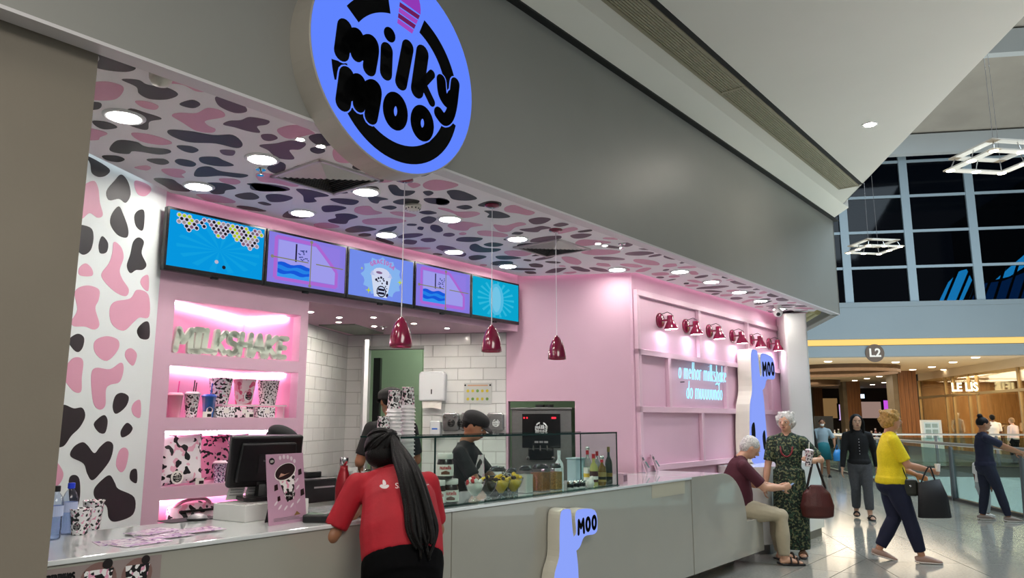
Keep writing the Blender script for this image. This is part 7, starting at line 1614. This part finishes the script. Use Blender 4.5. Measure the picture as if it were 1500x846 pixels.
# ---- seated man
m_mar = M('polo_maroon', '4a1524', .8, var=.06, vs=20, bump=.2, bs=40); m_kha = M('trousers_khaki', 'b3a88e', .85, var=.06, vs=12, bump=.25, bs=25)
PM = pz(1086, 752, .5); PM.z = 0; HM = 1.74
man, infm = person('elderly man in maroon polo sitting on the bench, bent over a phone', PM, D(92), HM, 'c', dict(pelvis=(0, -.02, .33), chest=(0, -.02, .515), neck=(0, .015, .63), head=(0, .075, .69), handR=(.05, .25, .45), handL=(-.03, .25, .45), elR=(.9, -.6, -.8), elL=(-.9, -.6, -.8), footR=(.10, .22, .04), footL=(-.07, .25, .04), knR=(0, 1, 1), knL=(0, 1, 1), hdR=(-.5, 1, .2), hdL=(.4, 1, .2), curl=.8),
    build=1.08, top=(m_mar, 0, 'polo_shirt'), bottom=(m_kha, .008), hair=(h_wht, hair_short), shoes=(M('sandal_brown', '2a1d16', .6), m_dark, 'strap'), sleeves=.42, hem=-.01, headdir=(0, 1, -.75), belly=1.25)
o = MB().box(-.036, .036, -.075, .075, -.005, .005).build('phone', m_dark, None, infm['M'] @ ((infm['wR'] + infm['wL']) / 2 + Vector((0, .085, .0))), infm['rz'], bevel=.003); tag(o, 'phone held in the seated man\'s hands', 'phone'); MB().box(-.032, .032, -.07, .07, .005, .006).build('screen', E('phone_screen', '9fb8d8', .6), o); o.rotation_euler = (D(35), 0, infm['rz'])
# ---- elderly lady
m_dress = COW('leaf_dress', '14221a', '6d7250', '2f4a38', 42, .58, .56, .8)
PL = pz(1163, 814, 0)
lady, infl = person('elderly lady in dark green leaf-print dress holding a shake', PL, D(205), 1.60, 'c', dict(handR=(.16, .06, .47), handL=(-.15, .15, .66), elL=(-1, -.5, -.8), curl=.7, hdL=(.15, 1, .3)), build=1.02, dress=(m_dress, .055, .115, None), hair=(h_wht, hair_curly), shoes=(M('sandal_tan', '6a4a34', .6), m_dark, 'strap'), sleeves=.42, headdir=(.25, 1, -.12))
mb = MB(); ch = infl['ch']; nkl = []
for k in range(25):
    a_ = k * PI / 12 - PI; z_ = .115 - .17 * (1 + math.cos(a_)) / 2; nkl.append(ch + Vector((.062 * math.sin(a_) * (1.1 if abs(a_) > 1.6 else 1), .138 - .085 * max(0, z_ / .115), z_)))
mb.tube(nkl, .009, 7); mb.build('necklace', M('beads_red', '7a1420', .3), lady, smooth=True)
c = cow_cup(infl['M'] @ (infl['wL'] + Vector((.005, .095, -.05))), 'tall patterned shake cup in the elderly lady\'s hand', .17, .032, .044, COW('cup_speckle', 'e9e4e2', '3a3438', 'd9a0b0', 60, .56), None, 'cup', M('lid_clear'), ((.0, m_lab),), logo=False)
c.rotation_euler = (D(8), D(-8), infl['rz'])
# handbag on her forearm
bagp = infl['M'] @ ((infl['eL'] * .45 + infl['wL'] * .55)); t = thing('handbag', 'slouchy reddish-brown leather handbag on the lady\'s forearm', 'handbag', bagp - UP * .62, infl['rz'] + .35)
m_leath = M('leather_brown', '4e1a14', .45, var=.12, vs=10, bump=.2)
mb = MB(); mb.tube([(0, 0, .0), (0, 0, .02), (0, 0, .13), (0, 0, .27), (0, 0, .36)], [(.10, .04), (.17, .07), (.185, .085), (.15, .06), (.06, .03)], 18, side=(1, 0, 0)); remesh(mb.build('bag_body', m_leath, t, smooth=True), .012, 3)
for s_ in (-1, 1): MB().tube(catmull([(-.10, .02 * s_, .32), (-.05, .02 * s_, .50), (0, .01 * s_, .645), (.05, .02 * s_, .50), (.10, .02 * s_, .32)], 5, False), .008, 6).build('handle', M('strap_dark', '1d100d', .5), t)
# ---- woman in black cardigan walking towards us
m_cardi = M('cardigan_black', '0e0e10', .85, bump=.2, bs=60); m_greyt = M('trousers_grey', '4a4b4e', .85, var=.15, vs=40)
PB = pz(1265, 759, 0); wb_, infb = person('walking woman with long dark hair, black cardigan and grey trousers', PB, D(196), 1.60, 'c', dict(footR=(.045, -.10, .055), footL=(-.05, .08, .04), handR=(.165, .06, .475), handL=(-.16, -.03, .48), knR=(0, 1, .2)), top=(m_cardi, 0, 'cardigan'), bottom=(m_greyt, .012), hair=(h_blk, hair_long(2.3)), shoes=(m_dark, m_dark, 'strap'), sleeves=.97, trouser=.90, hem=-.01, build=1.02)
for k in range(6):
    c_ = infb['ch'] + Vector((0, .125, .06 - k * .045)); MB().ell(c_, (.007, .004, .007), 8, 6).build('button', m_alu, wb_)
# ---- person with teal skirt far off
PG = pz(1209, 698, 0); g_, infg = person('distant person in pale grey top and teal skirt with blue bag', PG, D(195), 1.55, 'b', dict(handL=(-.17, .12, .55)), top=(M('top_greyblue', '8fa0a8', .8), 0, 'blouse'), short=(M('skirt_teal', '0f6a72', .7), .30), hair=(h_brn, hair_short), shoes=(m_dark, m_dark, 'shoe'), sleeves=.42, vox=.014)
mb = MB(); mb.ell(infg['hp'](0, .60, -.42), (.52 * infg['hr'], .50 * infg['hr'], .40 * infg['hr']), 12, 8, infg['RM']); mb.build('face_mask', m_lab, g_, smooth=True)
t = thing('shopping_bag', 'bright blue shopping bag held by the person in the teal skirt', 'bag', infg['M'] @ (infg['wL'] + Vector((-.08, .03, -.42))), infg['rz'] + .4); MB().tube([(0, 0, 0), (0, 0, .02), (.02, 0, .2), (.03, 0, .3)], [(.15, .05), (.16, .06), (.14, .05), (.07, .02)], 14, side=(1, 0, 0)).build('bag_body', M('bag_blue', '2f86c8', .4), t, smooth=True); MB().tube([(-.02, 0, .29), (.03, 0, .43), (.08, 0, .29)], .008).build('handle', M('bag_blue'), t)
# ---- woman in yellow blouse
m_yel = M('blouse_yellow', 'e8d010', .75, var=.08, vs=90, bump=.3, bs=60); m_navy = M('jeans_navy', '0e1430', .8, var=.1, vs=30)
PY = pz(1318, 822, 0); yw, infy = person('woman in bright yellow blouse and navy jeans walking to the right', PY, D(104), 1.62, 'a', dict(footR=(.035, .13, .04), footL=(-.04, -.12, .06), toeL=(0, 1, -.25), handR=(.08, .215, .60), elR=(.5, -1, -.7), handL=(-.10, .17, .56), elL=(-.5, -1, -.6), curl=.8, pelvis=(0, -.01, .53)), build=1.16, top=(m_yel, 0, 'blouse'), bottom=(m_navy, .010), hair=(h_bld, hair_curly), shoes=(M('shoe_beige', 'a9897a', .6), M('sole_white', 'ded8d0', .5), 'shoe'), sleeves=.42, hem=-.02, trouser=.93)
t = thing('takeaway_cup', 'small white cup in the yellow-bloused woman\'s hand', 'cup', infy['M'] @ (infy['wR'] + Vector((0, .075, -.01))), 0); MB().lathe([(.02, 0), (.028, .07), (.03, .075)], 16).build('cup_wall', m_lab, t); MB().lathe([(.03, .072), (.03, .08), (0, .082)], 16).build('lid', m_white, t)
t = thing('tote_bag', 'large black tote hanging from the yellow-bloused woman\'s arm', 'bag', infy['M'] @ (infy['wR'] * .75 + infy['eR'] * .25 + Vector((.03, .05, -.50))), infy['rz'] + PI / 2 + .2)
m_tote = M('tote_black', '0c0c10', .6); MB().tube([(0, 0, 0), (0, 0, .01), (.0, 0, .2), (-.03, 0, .38)], [(.165, .05), (.175, .06), (.16, .05), (.12, .03)], 16, side=(1, 0, 0)).build('bag_body', m_tote, t, smooth=True)
MB().tube(catmull([(-.11, 0, .36), (-.05, 0, .48), (-.0, 0, .52), (.04, 0, .36)], 5, False), .008).build('handle', m_tote, t)
t = thing('crossbody_bag', 'small dark olive bag at the yellow-bloused woman\'s hip', 'bag', infy['M'] @ (infy['pel'] + Vector((.13, .13, -.07))), infy['rz'] + PI / 2); MB().box(-.10, .10, -.035, .035, -.09, .09).build('bag_body', M('bag_olive', '23241a', .5), t, bevel=.03); MB().ell((.02, -.036, .02), (.012, .006, .012)).build('clasp', m_chrome, t)
MB().tube([infy['M'].inverted() and (0, 0, .09), (-.06, .03, .30), (-.14, .07, .52)], .006).build('strap', m_dark, t)
# ---- woman in navy leaning on the rail, with child
PN = pz(1452, 762, 0); nw, infn = person('woman in navy top and jeans with hair in a bun, hands on the rail', PN, D(104), 1.56, 'b', dict(footR=(.05, .14, .04), footL=(-.05, -.06, .04), handR=(.08, .30, .655), handL=(-.08, .30, .655), elR=(.4, -.6, -1), elL=(-.4, -.6, -1)), top=(M('top_navy', '0f1430', .8, bump=.2), 0, 'tee'), bottom=(M('jeans_dark', '151b30', .8, var=.15, vs=30), .004), hair=(h_blk, hair_bun), shoes=(M('shoe_grey', '8d7f76', .6), m_lab, 'shoe'), sleeves=.40, hem=-.015, build=1.06)
PC = PN + vm * .05 + um * .55 + Vector((.1, 0, 0)); person('small child in a white shirt behind the woman in navy', PC, D(80), 1.0, 'd', dict(), top=(m_cream2, 0, 'shirt'), bottom=(M('trousers_pale', 'a9b0b0', .8), 0), hair=(h_blk, hair_short), shoes=(m_lab, m_lab, 'shoe'), sleeves=.42, vox=.012)
# ---- people inside and before the boutique, and one passing behind the pier
P = pu(1463, 700, 30.5); person('man in white polo standing before the boutique', Vector((P.x, P.y, 0)), D(20), 1.72, 'd', dict(), top=(m_cream2, 0, 'polo_shirt'), bottom=(M('trousers_stone', 'a79a86', .8), .01), hair=(h_blk, hair_short), shoes=(m_dark, m_dark, 'shoe'), sleeves=.42, vox=.016, build=1.15)
P = pu(1492, 700, 29.5); person('woman in pale blouse and dark trousers before the boutique', Vector((P.x, P.y, 0)), D(-20), 1.60, 'c', dict(), top=(M('blouse_pale', 'd6c4c2', .8), 0, 'blouse'), bottom=(m_blkt, .01), hair=(HAIR('sand', '9a7a58'), hair_short), shoes=(m_dark, m_dark, 'shoe'), sleeves=.9, vox=.016, build=1.12)
P = pz(1182, 735, 0); person('person in black mostly hidden behind the white pier', Vector((P.x, P.y, 0)), D(190), 1.62, 'b', dict(), top=(m_cardi, 0, 'shirt'), bottom=(m_blkt, .01), hair=(h_blk, hair_short), shoes=(m_dark, m_dark, 'shoe'), sleeves=.95, vox=.014)

# ================================================================ reparent pass: small pieces become sub-parts of the part they sit on
SUB = {'collar': ('polo_shirt', 'shirt', 'tee', 'blouse', 'cardigan'), 'button': ('cardigan', 'control_panel'), 'iris': ('eye',), 'cap_brim': ('cap',), 'hair_tie': ('hair',), 'ponytail_lock': ('hair',), 'hair_strand': ('hair',), 'shirt_lettering': ('polo_shirt',), 'flame_mark': ('polo_shirt',),
       'cow_print_bib': ('tee',), 'shoe_strap': ('shoe_sole',), 'letter_stroke': ('lit_face',), 'letter_halo': ('lit_face',), 'ring': ('lit_face',), 'cup_stripe': ('lit_face',), 'cup_dome': ('lit_face',), 'logo_tab': ('bezel',), 'screen': ('bezel',),
       'label_text': ('paper_label',), 'label_picture': ('paper_label',), 'label_band': ('paper_label',), 'logo': ('cup_wall', 'control_panel', 'housing', 'board', 'cover'), 'badge': ('cover',), 'logo_ground': ('cup_wall',), 'lid_clip': ('lid',), 'straw': ('lid',), 'topping': ('filling',),
       'door_handle': ('door_leaf',), 'lock_plate': ('door_leaf',), 'lever': ('dispensing_head',), 'display': ('control_panel',), 'indicator': ('control_panel',), 'card_print': ('card',), 'card_heading': ('card',), 'card_picture': ('card',), 'groove': ('wood_cladding',),
       'text_line': ('sheet', 'board'), 'title_mark': ('board',), 'outline_petal': ('board',), 'chocolate_piece': ('board',), 'cup_picture': ('board', 'sheet'), 'cup_rim': ('board',), 'swirl': ('board',), 'shake_picture': ('board',), 'biscuit_picture': ('board',), 'corner_badge': ('board',), 'badge_lettering': ('board',),
       'dark_patch': ('lit_face',), 'clasp': ('bag_body',), 'wheel': ('shell',), 'key': ('body',), 'rear_plate': ('rear_cover',), 'rear_lettering': ('rear_cover',), 'pictogram': ('plate',), 'heading': ('plate',), 'screw': ('plate',), 'vent_slot': ('body',), 'key_slot': ('housing',), 'push_knob': ('housing',), 'compartment': ('lit_panel',), 'zip': ('pouch',)}
for o in [q for q in sc.objects if q.parent is None and 'category' in q]:
    kids = list(o.children); base = lambda n: n.split('.')[0]; cnt = {}
    for c in kids:
        b_ = base(c.name)
        for want in SUB.get(b_, ()):
            cand = [k for k in kids if base(k.name) == want and k is not c]
            if cand:
                i = cnt.get(b_, 0); cnt[b_] = i + 1; par = cand[i % len(cand)] if b_ == 'iris' or b_ == 'shoe_strap' else cand[0]
                c.parent = par; c.matrix_parent_inverse = par.matrix_basis.inverted(); break
